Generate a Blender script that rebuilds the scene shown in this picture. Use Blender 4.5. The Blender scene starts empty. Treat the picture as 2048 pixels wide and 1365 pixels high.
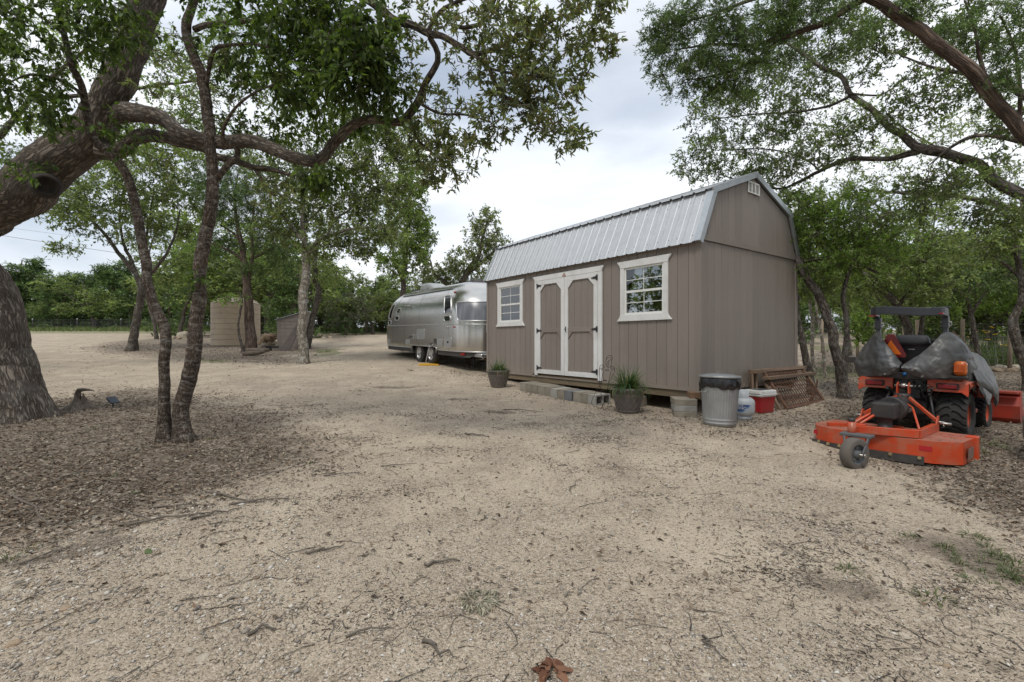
import bpy, math, random
import numpy as np
from mathutils import Vector, Matrix

random.seed(7)
RNG = np.random.default_rng(7)
R = math.radians
SC = bpy.context.scene
COL = SC.collection

# ------------------------------------------------------------------ camera
EYE = 1.36
FPX = 940.6            # focal length in pixels of the 2048 px wide photograph
cam_d = bpy.data.cameras.new('camera')
cam_d.sensor_width = 36.0
cam_d.lens = 36.0 * FPX / 2048.0
cam_d.clip_start = 0.05
cam_d.clip_end = 3000.0
cam = bpy.data.objects.new('camera', cam_d)
COL.objects.link(cam)
cam.location = (0, 0, EYE)
cam.rotation_euler = (R(90), 0, 0)
SC.camera = cam

# ------------------------------------------------------------------ sky, sun, exposure
SUN_EL, SUN_AZ = R(58), R(205)      # azimuth clockwise from +Y
wd = bpy.data.worlds.new('World')
SC.world = wd
wd.use_nodes = True
nt = wd.node_tree
nt.nodes.clear()
N = nt.nodes.new
out = N('ShaderNodeOutputWorld')
bg = N('ShaderNodeBackground'); bg.inputs['Strength'].default_value = 0.1
sky = N('ShaderNodeTexSky'); sky.sky_type = 'NISHITA'; sky.sun_disc = False
sky.sun_elevation = SUN_EL; sky.sun_rotation = SUN_AZ
sky.air_density = 1.0; sky.dust_density = 2.0
tc = N('ShaderNodeTexCoord')
mp = N('ShaderNodeMapping'); mp.inputs['Scale'].default_value = (1.0, 1.0, 3.2)
mp.inputs['Location'].default_value = (2.3, 0.7, 0.35)
n1 = N('ShaderNodeTexNoise'); n1.inputs['Scale'].default_value = 1.9; n1.inputs['Detail'].default_value = 7; n1.inputs['Roughness'].default_value = 0.52; n1.inputs['Distortion'].default_value = 0.35
n2 = N('ShaderNodeTexNoise'); n2.inputs['Scale'].default_value = 0.9; n2.inputs['Detail'].default_value = 3
cr = N('ShaderNodeValToRGB')     # cloud tone: grey-blue bellies to white tops
cr.color_ramp.elements[0].position = 0.36; cr.color_ramp.elements[0].color = (5.6, 6.15, 6.95, 1)
cr.color_ramp.elements[1].position = 0.6; cr.color_ramp.elements[1].color = (8.1, 8.35, 8.75, 1)
e = cr.color_ramp.elements.new(0.46); e.color = (6.75, 7.25, 7.95, 1)
cov = N('ShaderNodeValToRGB')    # cloud cover: almost closed
cov.color_ramp.elements[0].position = 0.30; cov.color_ramp.elements[0].color = (0.55, 0.55, 0.55, 1)
cov.color_ramp.elements[1].position = 0.42; cov.color_ramp.elements[1].color = (1, 1, 1, 1)
mx = N('ShaderNodeMix'); mx.data_type = 'RGBA'
L = nt.links.new
L(tc.outputs['Generated'], mp.inputs['Vector'])
L(mp.outputs['Vector'], n1.inputs['Vector']); L(mp.outputs['Vector'], n2.inputs['Vector'])
L(n1.outputs['Fac'], cr.inputs['Fac']); L(n2.outputs['Fac'], cov.inputs['Fac'])
L(cov.outputs['Color'], mx.inputs['Factor']); L(sky.outputs['Color'], mx.inputs['A']); L(cr.outputs['Color'], mx.inputs['B'])
L(mx.outputs['Result'], bg.inputs['Color']); L(bg.outputs['Background'], out.inputs['Surface'])

sun_d = bpy.data.lights.new('sun', 'SUN')
sun_d.energy = 1.5; sun_d.angle = R(15); sun_d.color = (1.0, 0.95, 0.88)
sun = bpy.data.objects.new('sun', sun_d); COL.objects.link(sun)
sv = Vector((math.sin(SUN_AZ) * math.cos(SUN_EL), math.cos(SUN_AZ) * math.cos(SUN_EL), math.sin(SUN_EL)))
sun.rotation_euler = (-sv).to_track_quat('-Z', 'Y').to_euler()

vs = SC.view_settings
vs.view_transform = 'Standard'; vs.look = 'None'; vs.exposure = 0.42; vs.gamma = 1.0
vs.use_curve_mapping = False
SC.cycles.max_bounces = 8; SC.cycles.diffuse_bounces = 5; SC.cycles.glossy_bounces = 3
SC.cycles.transparent_max_bounces = 12; SC.cycles.transmission_bounces = 4

# ------------------------------------------------------------------ numeric helpers
def _hash(ix, iy, iz, seed):
    h = (ix.astype(np.int64) * 374761393 + iy.astype(np.int64) * 668265263 + iz.astype(np.int64) * 2147483647 + seed * 974634777) & 0xFFFFFFFF
    h = ((h ^ (h >> 13)) * 1274126177) & 0xFFFFFFFF
    h = ((h ^ (h >> 16)) * 2246822519) & 0xFFFFFFFF
    return ((h ^ (h >> 15)) & 0xFFFFFF) / float(0xFFFFFF)

def vnoise(p, seed=0):
    """value noise, p (N,3) -> (N,) in 0..1"""
    i = np.floor(p).astype(np.int64); f = p - i; f = f * f * (3 - 2 * f)
    r = 0
    for a in (0, 1):
        for b in (0, 1):
            for c in (0, 1):
                w = (f[:, 0] if a else 1 - f[:, 0]) * (f[:, 1] if b else 1 - f[:, 1]) * (f[:, 2] if c else 1 - f[:, 2])
                r = r + w * _hash(i[:, 0] + a, i[:, 1] + b, i[:, 2] + c, seed)
    return r

def fbm(p, seed=0, octv=4, gain=0.5):
    s = 0; a = 1; t = 0
    for k in range(octv):
        s = s + a * vnoise(p * (2 ** k), seed + k); t += a; a *= gain
    return s / t

_yy = np.arange(-60, 420, 0.5)
_zz = np.interp(_yy, [-60, -20, 0, 7.2, 12, 15.3, 20, 24, 35, 52, 80, 120, 420],
                [-0.6, -0.35, 0, 0.19, 0.38, 0.575, 0.87, 1.15, 1.72, 2.55, 3.3, 4.0, 6.0])
_k = np.ones(7) / 7
_zz = np.convolve(np.pad(_zz, 3, mode='edge'), _k, 'valid')

def gz(x, y):
    """height of the ground"""
    x = np.asarray(x, float); y = np.asarray(y, float)
    z = np.interp(y, _yy, _zz)
    sh = x.shape
    p = np.stack([x.ravel() * 0.35, y.ravel() * 0.35, np.zeros(x.size)], 1)
    z = z - 0.085 * np.exp(-((x - 3.6) ** 2 + (y - 4.5) ** 2) / 1.5)
    return z + ((fbm(p, 3, 3) - 0.5) * 0.07).reshape(sh)

def gz1(x, y):
    return float(gz(np.array([x]), np.array([y]))[0])

def U(px, py, d):
    """point at depth d seen at a pixel of the photograph"""
    return Vector(((px - 1024) / FPX * d, d, EYE - (py - 682.5) / FPX * d))

def G(px, py):
    """ground point seen at a pixel"""
    lo, hi = 0.5, 300.0
    for _ in range(50):
        m = (lo + hi) / 2
        zr = EYE - (py - 682.5) / FPX * m
        if zr > gz1((px - 1024) / FPX * m, m): lo = m
        else: hi = m
    return ((px - 1024) / FPX * lo, lo)

def inpoly(x, y, poly):
    r = np.zeros(x.shape, bool); n = len(poly)
    for i in range(n):
        x0, y0 = poly[i]; x1, y1 = poly[(i + 1) % n]
        c = ((y0 > y) != (y1 > y)) & (x < (x1 - x0) * (y - y0) / (y1 - y0 + 1e-12) + x0)
        r ^= c
    return r

# ------------------------------------------------------------------ object helpers
def new_obj(name, data, parent=None):
    o = bpy.data.objects.new(name, data); COL.objects.link(o)
    if parent is not None: o.parent = parent
    return o

def tag(o, label=None, cat=None, group=None, kind=None):
    if label: o['label'] = label
    if cat: o['category'] = cat
    if group: o['group'] = group
    if kind: o['kind'] = kind
    return o

def thing(name, label, cat, loc=(0, 0, 0), rotz=0.0, group=None, rot=None):
    o = new_obj(name, None)
    o.empty_display_size = 0.1
    o.location = loc; o.rotation_euler = rot if rot else (0, 0, rotz)
    return tag(o, label, cat, group)

def fast_mesh(name, v, f, cols=None, smooth=False):
    """v (N,3), f (M,k) int array"""
    v = np.ascontiguousarray(v, np.float32); f = np.ascontiguousarray(f, np.int32)
    m = bpy.data.meshes.new(name)
    k = f.shape[1]
    m.vertices.add(len(v)); m.vertices.foreach_set('co', v.ravel())
    m.loops.add(f.size); m.loops.foreach_set('vertex_index', f.ravel())
    m.polygons.add(len(f))
    m.polygons.foreach_set('loop_start', np.arange(0, f.size, k, dtype=np.int32))
    m.polygons.foreach_set('loop_total', np.full(len(f), k, np.int32))
    if smooth: m.polygons.foreach_set('use_smooth', np.ones(len(f), bool))
    m.update(calc_edges=True)
    if cols is not None:
        a = m.color_attributes.new('col', 'FLOAT_COLOR', 'POINT')
        c = np.ones((len(v), 4), np.float32); c[:, :cols.shape[1]] = cols
        a.data.foreach_set('color', c.ravel())
    return m

class MB:
    """collects boxes, tubes, lathes and prisms into one mesh"""
    def __init__(s): s.v = []; s.f = []; s.sm = []
    def _add(s, vs, fs, smooth=False):
        o = len(s.v); s.v += [tuple(p) for p in vs]
        s.f += [tuple(i + o for i in q) for q in fs]; s.sm += [smooth] * len(fs)
        return s
    def box(s, a, b, mat=None):
        (x0, y0, z0), (x1, y1, z1) = a, b
        x0, x1 = min(x0, x1), max(x0, x1); y0, y1 = min(y0, y1), max(y0, y1); z0, z1 = min(z0, z1), max(z0, z1)
        vs = [Vector(p) for p in ((x0,y0,z0),(x1,y0,z0),(x1,y1,z0),(x0,y1,z0),(x0,y0,z1),(x1,y0,z1),(x1,y1,z1),(x0,y1,z1))]
        if mat is not None: vs = [mat @ p for p in vs]
        return s._add(vs, [(0,3,2,1),(4,5,6,7),(0,1,5,4),(1,2,6,5),(2,3,7,6),(3,0,4,7)])
    def cbox(s, c, size, rot=None):
        m = Matrix.Translation(Vector(c)) @ (rot.to_4x4() if rot is not None else Matrix())
        h = [k / 2 for k in size]
        return s.box((-h[0], -h[1], -h[2]), (h[0], h[1], h[2]), m)
    def bar(s, p, q, w, h, up=(0, 0, 1)):
        p, q = Vector(p), Vector(q); d = (q - p); ln = d.length; d.normalize()
        u = Vector(up)
        if abs(d.dot(u)) > 0.98: u = Vector((1, 0, 0))
        x = d.cross(u).normalized(); z = x.cross(d)
        m = Matrix((x, d, z)).transposed().to_4x4(); m.translation = p
        return s.box((-w / 2, 0, -h / 2), (w / 2, ln, h / 2), m)
    def prism(s, poly, o, ax, ay, n, t):
        """poly of 2-D points, placed at o + a*ax + b*ay, extruded by t along n"""
        o, ax, ay, n = Vector(o), Vector(ax), Vector(ay), Vector(n)
        a = [o + ax * p[0] + ay * p[1] for p in poly]; b = [p + n * t for p in a]
        k = len(poly)
        fs = [tuple(range(k))[::-1], tuple(range(k, 2 * k))] + [(i, (i + 1) % k, k + (i + 1) % k, k + i) for i in range(k)]
        if ax.cross(ay).dot(n) * t < 0: fs = [q[::-1] for q in fs]
        return s._add(a + b, fs)
    def tube(s, pts, rad, n=8, cap=True, smooth=True, closed=False):
        pts = [Vector(p) for p in pts]; k = len(pts)
        if not hasattr(rad, '__len__'): rad = [rad] * k
        fr = None; vs = []
        for i, p in enumerate(pts):
            if closed: t = pts[(i + 1) % k] - pts[i - 1]
            else: t = pts[min(i + 1, k - 1)] - pts[max(i - 1, 0)]
            t = t.normalized() if t.length > 1e-9 else Vector((0, 0, 1))
            if fr is None:
                u = Vector((0, 0, 1)) if abs(t.z) < 0.9 else Vector((1, 0, 0))
                fr = t.cross(u).normalized()
            else:
                fr = (fr - t * fr.dot(t)); fr = fr.normalized() if fr.length > 1e-9 else t.orthogonal().normalized()
            b = t.cross(fr)
            vs += [p + (fr * math.cos(2 * math.pi * j / n) + b * math.sin(2 * math.pi * j / n)) * rad[i] for j in range(n)]
        fs = []
        for i in range(k if closed else k - 1):
            i2 = (i + 1) % k
            fs += [(i * n + j, i * n + (j + 1) % n, i2 * n + (j + 1) % n, i2 * n + j) for j in range(n)]
        s._add(vs, fs, smooth)
        if cap and not closed:
            o = len(s.v) - len(vs)
            s.f += [tuple(o + j for j in range(n))[::-1], tuple(o + (k - 1) * n + j for j in range(n))]; s.sm += [False, False]
        return s
    def cyl(s, p, q, r, r2=None, n=16, smooth=True):
        return s.tube([p, q], [r, r if r2 is None else r2], n, True, smooth)
    def lathe(s, prof, n=32, c=(0, 0, 0), axis='z', smooth=True, cap=True, mat=None):
        """prof list of (r, h)"""
        vs = []
        for r, h in prof:
            for j in range(n):
                a = 2 * math.pi * j / n; x, y = r * math.cos(a), r * math.sin(a)
                p = {'z': (x, y, h), 'x': (h, x, y), 'y': (y, h, x)}[axis]
                p = Vector((p[0] + c[0], p[1] + c[1], p[2] + c[2]))
                vs.append(mat @ p if mat is not None else p)
        k = len(prof); fs = []
        for i in range(k - 1):
            fs += [(i * n + j, i * n + (j + 1) % n, (i + 1) * n + (j + 1) % n, (i + 1) * n + j) for j in range(n)]
        s._add(vs, fs, smooth)
        if cap:
            o = len(s.v) - len(vs)
            s.f += [tuple(o + j for j in range(n))[::-1], tuple(o + (k - 1) * n + j for j in range(n))]; s.sm += [False, False]
        return s
    def grid(s, rows, smooth=True, closed=False):
        """rows: list of equal-length point lists"""
        h, w = len(rows), len(rows[0])
        vs = [p for r in rows for p in r]; fs = []
        for i in range(h - 1):
            for j in range(w if closed else w - 1):
                j2 = (j + 1) % w
                fs.append((i * w + j, i * w + j2, (i + 1) * w + j2, (i + 1) * w + j))
        return s._add(vs, fs, smooth)
    def mesh(s, name):
        m = bpy.data.meshes.new(name)
        m.from_pydata([tuple(p) for p in s.v], [], s.f)
        m.polygons.foreach_set('use_smooth', s.sm)
        m.update()
        return m
    def build(s, name, mat, parent=None, bevel=0.0, solid=0.0, seg=1):
        m = s.mesh(name); m.materials.append(mat)
        o = new_obj(name, m, parent)
        if solid:
            q = o.modifiers.new('solid', 'SOLIDIFY'); q.thickness = solid; q.offset = 0
        if bevel:
            q = o.modifiers.new('bevel', 'BEVEL'); q.width = bevel; q.segments = seg; q.limit_method = 'ANGLE'; q.angle_limit = R(40)
        return o

def copy_tree(o, parent=None):
    c = o.copy(); COL.objects.link(c); c.parent = parent
    for ch in list(o.children): copy_tree(ch, c)
    return c

# ------------------------------------------------------------------ materials
def mat_base(name):
    m = bpy.data.materials.new(name); m.use_nodes = True
    t = m.node_tree; b = t.nodes['Principled BSDF']
    return m, t, b

def pm(name, c1, c2=None, rough=0.6, metal=0.0, scale=6.0, bump=0.0, bscale=40.0, stretch=(1, 1, 1), spec=0.5, detail=5, rvar=0.0, dirt=None, dscale=2.0, damt=0.5, world=False):
    """procedural material: two tones mixed by noise, optional dirt blotches, noise relief"""
    m, t, b = mat_base(name)
    n = t.nodes.new; l = t.links.new
    tc = n('ShaderNodeTexCoord'); mp = n('ShaderNodeMapping'); mp.inputs['Scale'].default_value = stretch
    if world:
        g = n('ShaderNodeNewGeometry'); l(g.outputs['Position'], mp.inputs['Vector'])
    else:
        l(tc.outputs['Object'], mp.inputs['Vector'])
    c2 = c2 or tuple(k * 0.82 for k in c1)
    nz = n('ShaderNodeTexNoise'); nz.inputs['Scale'].default_value = scale; nz.inputs['Detail'].default_value = detail; nz.inputs['Roughness'].default_value = 0.6
    l(mp.outputs['Vector'], nz.inputs['Vector'])
    cr = n('ShaderNodeValToRGB')
    cr.color_ramp.elements[0].position = 0.33; cr.color_ramp.elements[0].color = (*c1, 1)
    cr.color_ramp.elements[1].position = 0.67; cr.color_ramp.elements[1].color = (*c2, 1)
    l(nz.outputs['Fac'], cr.inputs['Fac'])
    cout = cr.outputs['Color']
    if dirt is not None:
        nd = n('ShaderNodeTexNoise'); nd.inputs['Scale'].default_value = dscale; nd.inputs['Detail'].default_value = 8; nd.inputs['Roughness'].default_value = 0.65
        l(tc.outputs['Object'], nd.inputs['Vector'])
        rp = n('ShaderNodeValToRGB'); rp.color_ramp.elements[0].position = 0.45; rp.color_ramp.elements[1].position = 0.7
        rp.color_ramp.elements[1].color = (damt, damt, damt, 1)
        l(nd.outputs['Fac'], rp.inputs['Fac'])
        mx = n('ShaderNodeMix'); mx.data_type = 'RGBA'
        l(rp.outputs['Color'], mx.inputs['Factor']); l(cout, mx.inputs['A']); mx.inputs['B'].default_value = (*dirt, 1)
        cout = mx.outputs['Result']
    l(cout, b.inputs['Base Color'])
    b.inputs['Roughness'].default_value = rough; b.inputs['Metallic'].default_value = metal
    b.inputs['Specular IOR Level'].default_value = spec
    if rvar:
        mr = n('ShaderNodeMapRange'); mr.inputs['To Min'].default_value = rough - rvar; mr.inputs['To Max'].default_value = rough + rvar
        l(nz.outputs['Fac'], mr.inputs['Value']); l(mr.outputs['Result'], b.inputs['Roughness'])
    if bump:
        nb = n('ShaderNodeTexNoise'); nb.inputs['Scale'].default_value = bscale; nb.inputs['Detail'].default_value = 6
        l(mp.outputs['Vector'], nb.inputs['Vector'])
        bp = n('ShaderNodeBump'); bp.inputs['Strength'].default_value = min(1.0, bump); bp.inputs['Distance'].default_value = 0.01 * max(1.0, bump)
        l(nb.outputs['Fac'], bp.inputs['Height']); l(bp.outputs['Normal'], b.inputs['Normal'])
    return m

def attr_mat(name, rough=0.7, spec=0.3, transl=0.0, bump=0.0, bscale=120.0, tint=(1, 1, 1), var=0.0):
    """colour from the per-piece 'col' attribute; optional light coming through (leaves)"""
    m, t, b = mat_base(name); n = t.nodes.new; l = t.links.new
    a = n('ShaderNodeAttribute'); a.attribute_name = 'col'
    l(a.outputs['Color'], b.inputs['Base Color'])
    b.inputs['Roughness'].default_value = rough; b.inputs['Specular IOR Level'].default_value = spec
    if bump:
        tc = n('ShaderNodeTexCoord'); nb = n('ShaderNodeTexNoise'); nb.inputs['Scale'].default_value = bscale; nb.inputs['Detail'].default_value = 4
        l(tc.outputs['Object'], nb.inputs['Vector'])
        bp = n('ShaderNodeBump'); bp.inputs['Strength'].default_value = bump; bp.inputs['Distance'].default_value = 0.01
        l(nb.outputs['Fac'], bp.inputs['Height']); l(bp.outputs['Normal'], b.inputs['Normal'])
    if transl:
        o = t.nodes['Material Output']
        tr = n('ShaderNodeBsdfTranslucent')
        mu = n('ShaderNodeMix'); mu.data_type = 'RGBA'; mu.blend_type = 'MULTIPLY'; mu.inputs['Factor'].default_value = 1
        l(a.outputs['Color'], mu.inputs['A']); mu.inputs['B'].default_value = (*tint, 1)
        l(mu.outputs['Result'], tr.inputs['Color'])
        ms = n('ShaderNodeMixShader'); ms.inputs['Fac'].default_value = transl
        l(b.outputs['BSDF'], ms.inputs[1]); l(tr.outputs['BSDF'], ms.inputs[2]); l(ms.outputs['Shader'], o.inputs['Surface'])
    return m

def glass_mat(name, tint=(0.9, 0.95, 0.95), dark=0.0, rough=0.0):
    m = bpy.data.materials.new(name); m.use_nodes = True
    t = m.node_tree; t.nodes.clear(); n = t.nodes.new; l = t.links.new
    o = n('ShaderNodeOutputMaterial'); fr = n('ShaderNodeFresnel'); fr.inputs['IOR'].default_value = 1.55
    gl = n('ShaderNodeBsdfGlossy'); gl.inputs['Roughness'].default_value = rough; gl.inputs['Color'].default_value = (1, 1, 1, 1)
    tr = n('ShaderNodeBsdfTransparent'); tr.inputs['Color'].default_value = (*[k * (1 - dark) for k in tint], 1)
    ma = n('ShaderNodeMath'); ma.operation = 'MULTIPLY_ADD'; ma.inputs[1].default_value = 1.3; ma.inputs[2].default_value = 0.06
    ms = n('ShaderNodeMixShader')
    l(fr.outputs['Fac'], ma.inputs[0]); l(ma.outputs['Value'], ms.inputs['Fac'])
    l(tr.outputs['BSDF'], ms.inputs[1]); l(gl.outputs['BSDF'], ms.inputs[2]); l(ms.outputs['Shader'], o.inputs['Surface'])
    return m

def leaf_arrays(P, A, Ln, Wd, C, rg, up=0.9, fold=0.12, curl=0.15):
    """P base points, A axis directions, one folded diamond of two triangles each"""
    n = len(P)
    A = A / (np.linalg.norm(A, axis=1, keepdims=True) + 1e-9)
    Nn = rg.normal(0, 0.55, (n, 3)); Nn[:, 2] += up
    S = np.cross(A, Nn); S /= np.linalg.norm(S, axis=1, keepdims=True) + 1e-9
    Nn = np.cross(S, A)
    L1 = Ln[:, None]; W1_ = Wd[:, None]
    v0 = P; v1 = P + A * L1 * 0.45 + S * W1_ * 0.5 + Nn * W1_ * fold; v3 = P + A * L1 * 0.45 - S * W1_ * 0.5 + Nn * W1_ * fold
    v2 = P + A * L1 - Nn * L1 * curl * rg.uniform(-0.5, 1.5, (n, 1))
    V = np.stack([v0, v1, v2, v3], 1).reshape(-1, 3)
    b = np.arange(n)[:, None] * 4
    F = np.concatenate([b + np.array([[0, 1, 2]]), b + np.array([[0, 2, 3]])], 1).reshape(-1, 3)
    Cc = np.repeat(C, 4, axis=0)
    return V, F, Cc

# ================================================================== GROUND
def gpoly(pts): return [G(*p) for p in pts]
LITTER = [gpoly(p) for p in (
    [(-500, 800), (0, 806), (120, 800), (210, 778), (330, 776), (430, 800), (560, 818), (640, 868), (650, 905), (600, 948), (470, 975), (330, 1005), (170, 1050), (0, 1075), (-400, 1130), (-900, 1150)],
    [(170, 697), (230, 683), (330, 676), (450, 681), (560, 688), (700, 700), (560, 712), (640, 724), (560, 732), (430, 725), (310, 716), (210, 706)],
    [(640, 672), (700, 673), (720, 682), (650, 690)],
    [(1618, 800), (1604, 770), (1600, 720), (1640, 690), (2100, 692), (2700, 720), (2700, 1120), (2100, 1075), (1960, 1020), (1880, 985), (1815, 950), (1740, 925), (1690, 880), (1640, 840)],
)]
MIXED = [gpoly(p) for p in (          # gravel edge with leaves along the shed
    [(880, 745), (1000, 765), (1050, 790), (1180, 812), (1240, 845), (1400, 880), (1560, 880), (1640, 850), (1600, 720), (1400, 690), (1000, 690)],)]
SOIL = [gpoly(p) for p in ([(-60, 1125), (60, 1098), (180, 1055), (330, 1045), (300, 1075), (150, 1105), (20, 1140)],)]
def blot(px, py, rx, ry, a=0.0, n=12):
    x, y = G(px, py); return [(x + rx * math.cos(t) * math.cos(a) - ry * math.sin(t) * math.sin(a), y + rx * math.cos(t) * math.sin(a) + ry * math.sin(t) * math.cos(a)) for t in np.linspace(0, 6.28, n, endpoint=False)]
BLOTS = [(1545, 1130, .16, .09), (1590, 1155, .2, .07), (1600, 1095, .08, .1), (1500, 1150, .1, .05), (1240, 935, .16, .07), (1075, 850, .2, .1), (1215, 880, .22, .07), (790, 775, .5, .2), (1000, 825, .28, .12), (1170, 832, .2, .1), (1440, 955, .12, .06), (1640, 1045, .12, .12), (1720, 1275, .05, .18), (1735, 1345, .07, .1), (1900, 1170, .2, .07), (1950, 1195, .12, .06), (1990, 1320, .08, .1), (820, 830, .3, .1), (930, 800, .3, .12), (1660, 1025, .1, .1), (1740, 1050, .15, .08), (1590, 1100, .06, .1), (1920, 1100, .25, .12), (1380, 905, .2, .08), (1990, 1130, .3, .15)]
SOIL += [blot(*b_) for b_ in BLOTS]
GRASSP = [gpoly(p) for p in (
    [(-800, 669), (60, 668), (640, 668), (800, 668), (800, 655), (-800, 655)],
    [(370, 718), (470, 719), (480, 726), (390, 727)],
    [(620, 700), (690, 696), (690, 708), (640, 715)],
    [(1600, 692), (1720, 692), (1720, 704), (1600, 702)],
    [(1590, 738), (1730, 728), (1730, 752), (1600, 765)],
    )]

def soft(polys, x, y, w=0.35):
    """soft membership of a set of polygons, edges broken up by noise"""
    r = np.zeros(x.shape)
    p = np.stack([x * 1.6, y * 1.6, x * 0], 1)
    j = 0.5
    jx = (fbm(p, 21, 4) - 0.5); jy = (fbm(p, 37, 4) - 0.5)
    for k in range(9):
        a = 2 * math.pi * k / 4.5; rr = 1.0 if k % 2 else 0.5
        xx = x + jx * j * 1.6 + math.cos(a) * rr * w * (0.4 + 0.02 * y); yy = y + jy * j * 1.6 + math.sin(a) * rr * w * (0.4 + 0.02 * y)
        for po in polys: r = r + inpoly(xx, yy, po) / 9.0
    return np.clip(r, 0, 1)

xs = np.concatenate([-np.geomspace(300, 9, 90), np.arange(-8.95, 9, 0.055), np.geomspace(9, 300, 90)])
ys = np.concatenate([np.linspace(-40, 0.9, 24), np.arange(1.0, 9, 0.05), np.geomspace(9.05, 30, 150), np.geomspace(30.4, 420, 70)])
XX, YY = np.meshgrid(xs, ys)
gx, gy = XX.ravel(), YY.ravel()
gzv = gz(gx, gy)
near = np.exp(-(gy / 12) ** 2)
pp = np.stack([gx, gy, gx * 0], 1)
gzv = gzv + (fbm(pp * 2.2, 5, 4) - 0.5) * 0.035 * near + (fbm(pp * 9, 11, 2) - 0.5) * 0.012 * near
mk = np.zeros((len(gx), 4), np.float32); mk[:, 3] = 1
near_i = (gy > 0.8) & (gy < 75) & (np.abs(gx) < 70)
for ch, polys in ((0, LITTER), (1, GRASSP), (2, SOIL)):
    mk[near_i, ch] = soft(polys, gx[near_i], gy[near_i], 0.9 if ch == 0 else (0.35 if ch == 1 else 0.16))
mk[:, 0] = np.maximum(mk[:, 0], 0.0)
mix = np.zeros(len(gx)); mix[near_i] = soft(MIXED, gx[near_i], gy[near_i], 0.4)
mk[:, 0] = np.maximum(mk[:, 0], 0.42 * mix * (0.4 + 1.2 * fbm(pp * 2.5, 44, 3)))
far = np.clip((gy - 50) / 6, 0, 1); mk[:, 1] = np.maximum(mk[:, 1], far * 0.9)
leafy = np.clip((gx - 9.5) / 3, 0, 1) * np.clip((gy - 6) / 4, 0, 1)
mk[:, 0] = np.maximum(mk[:, 0], leafy * 0.55)
w, h = len(xs), len(ys)
ii = (np.arange(h - 1)[:, None] * w + np.arange(w - 1)[None, :]).ravel()
gf = np.stack([ii, ii + 1, ii + 1 + w, ii + w], 1)
gm = fast_mesh('ground', np.stack([gx, gy, gzv], 1), gf, mk[:, :4], smooth=True)

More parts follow.
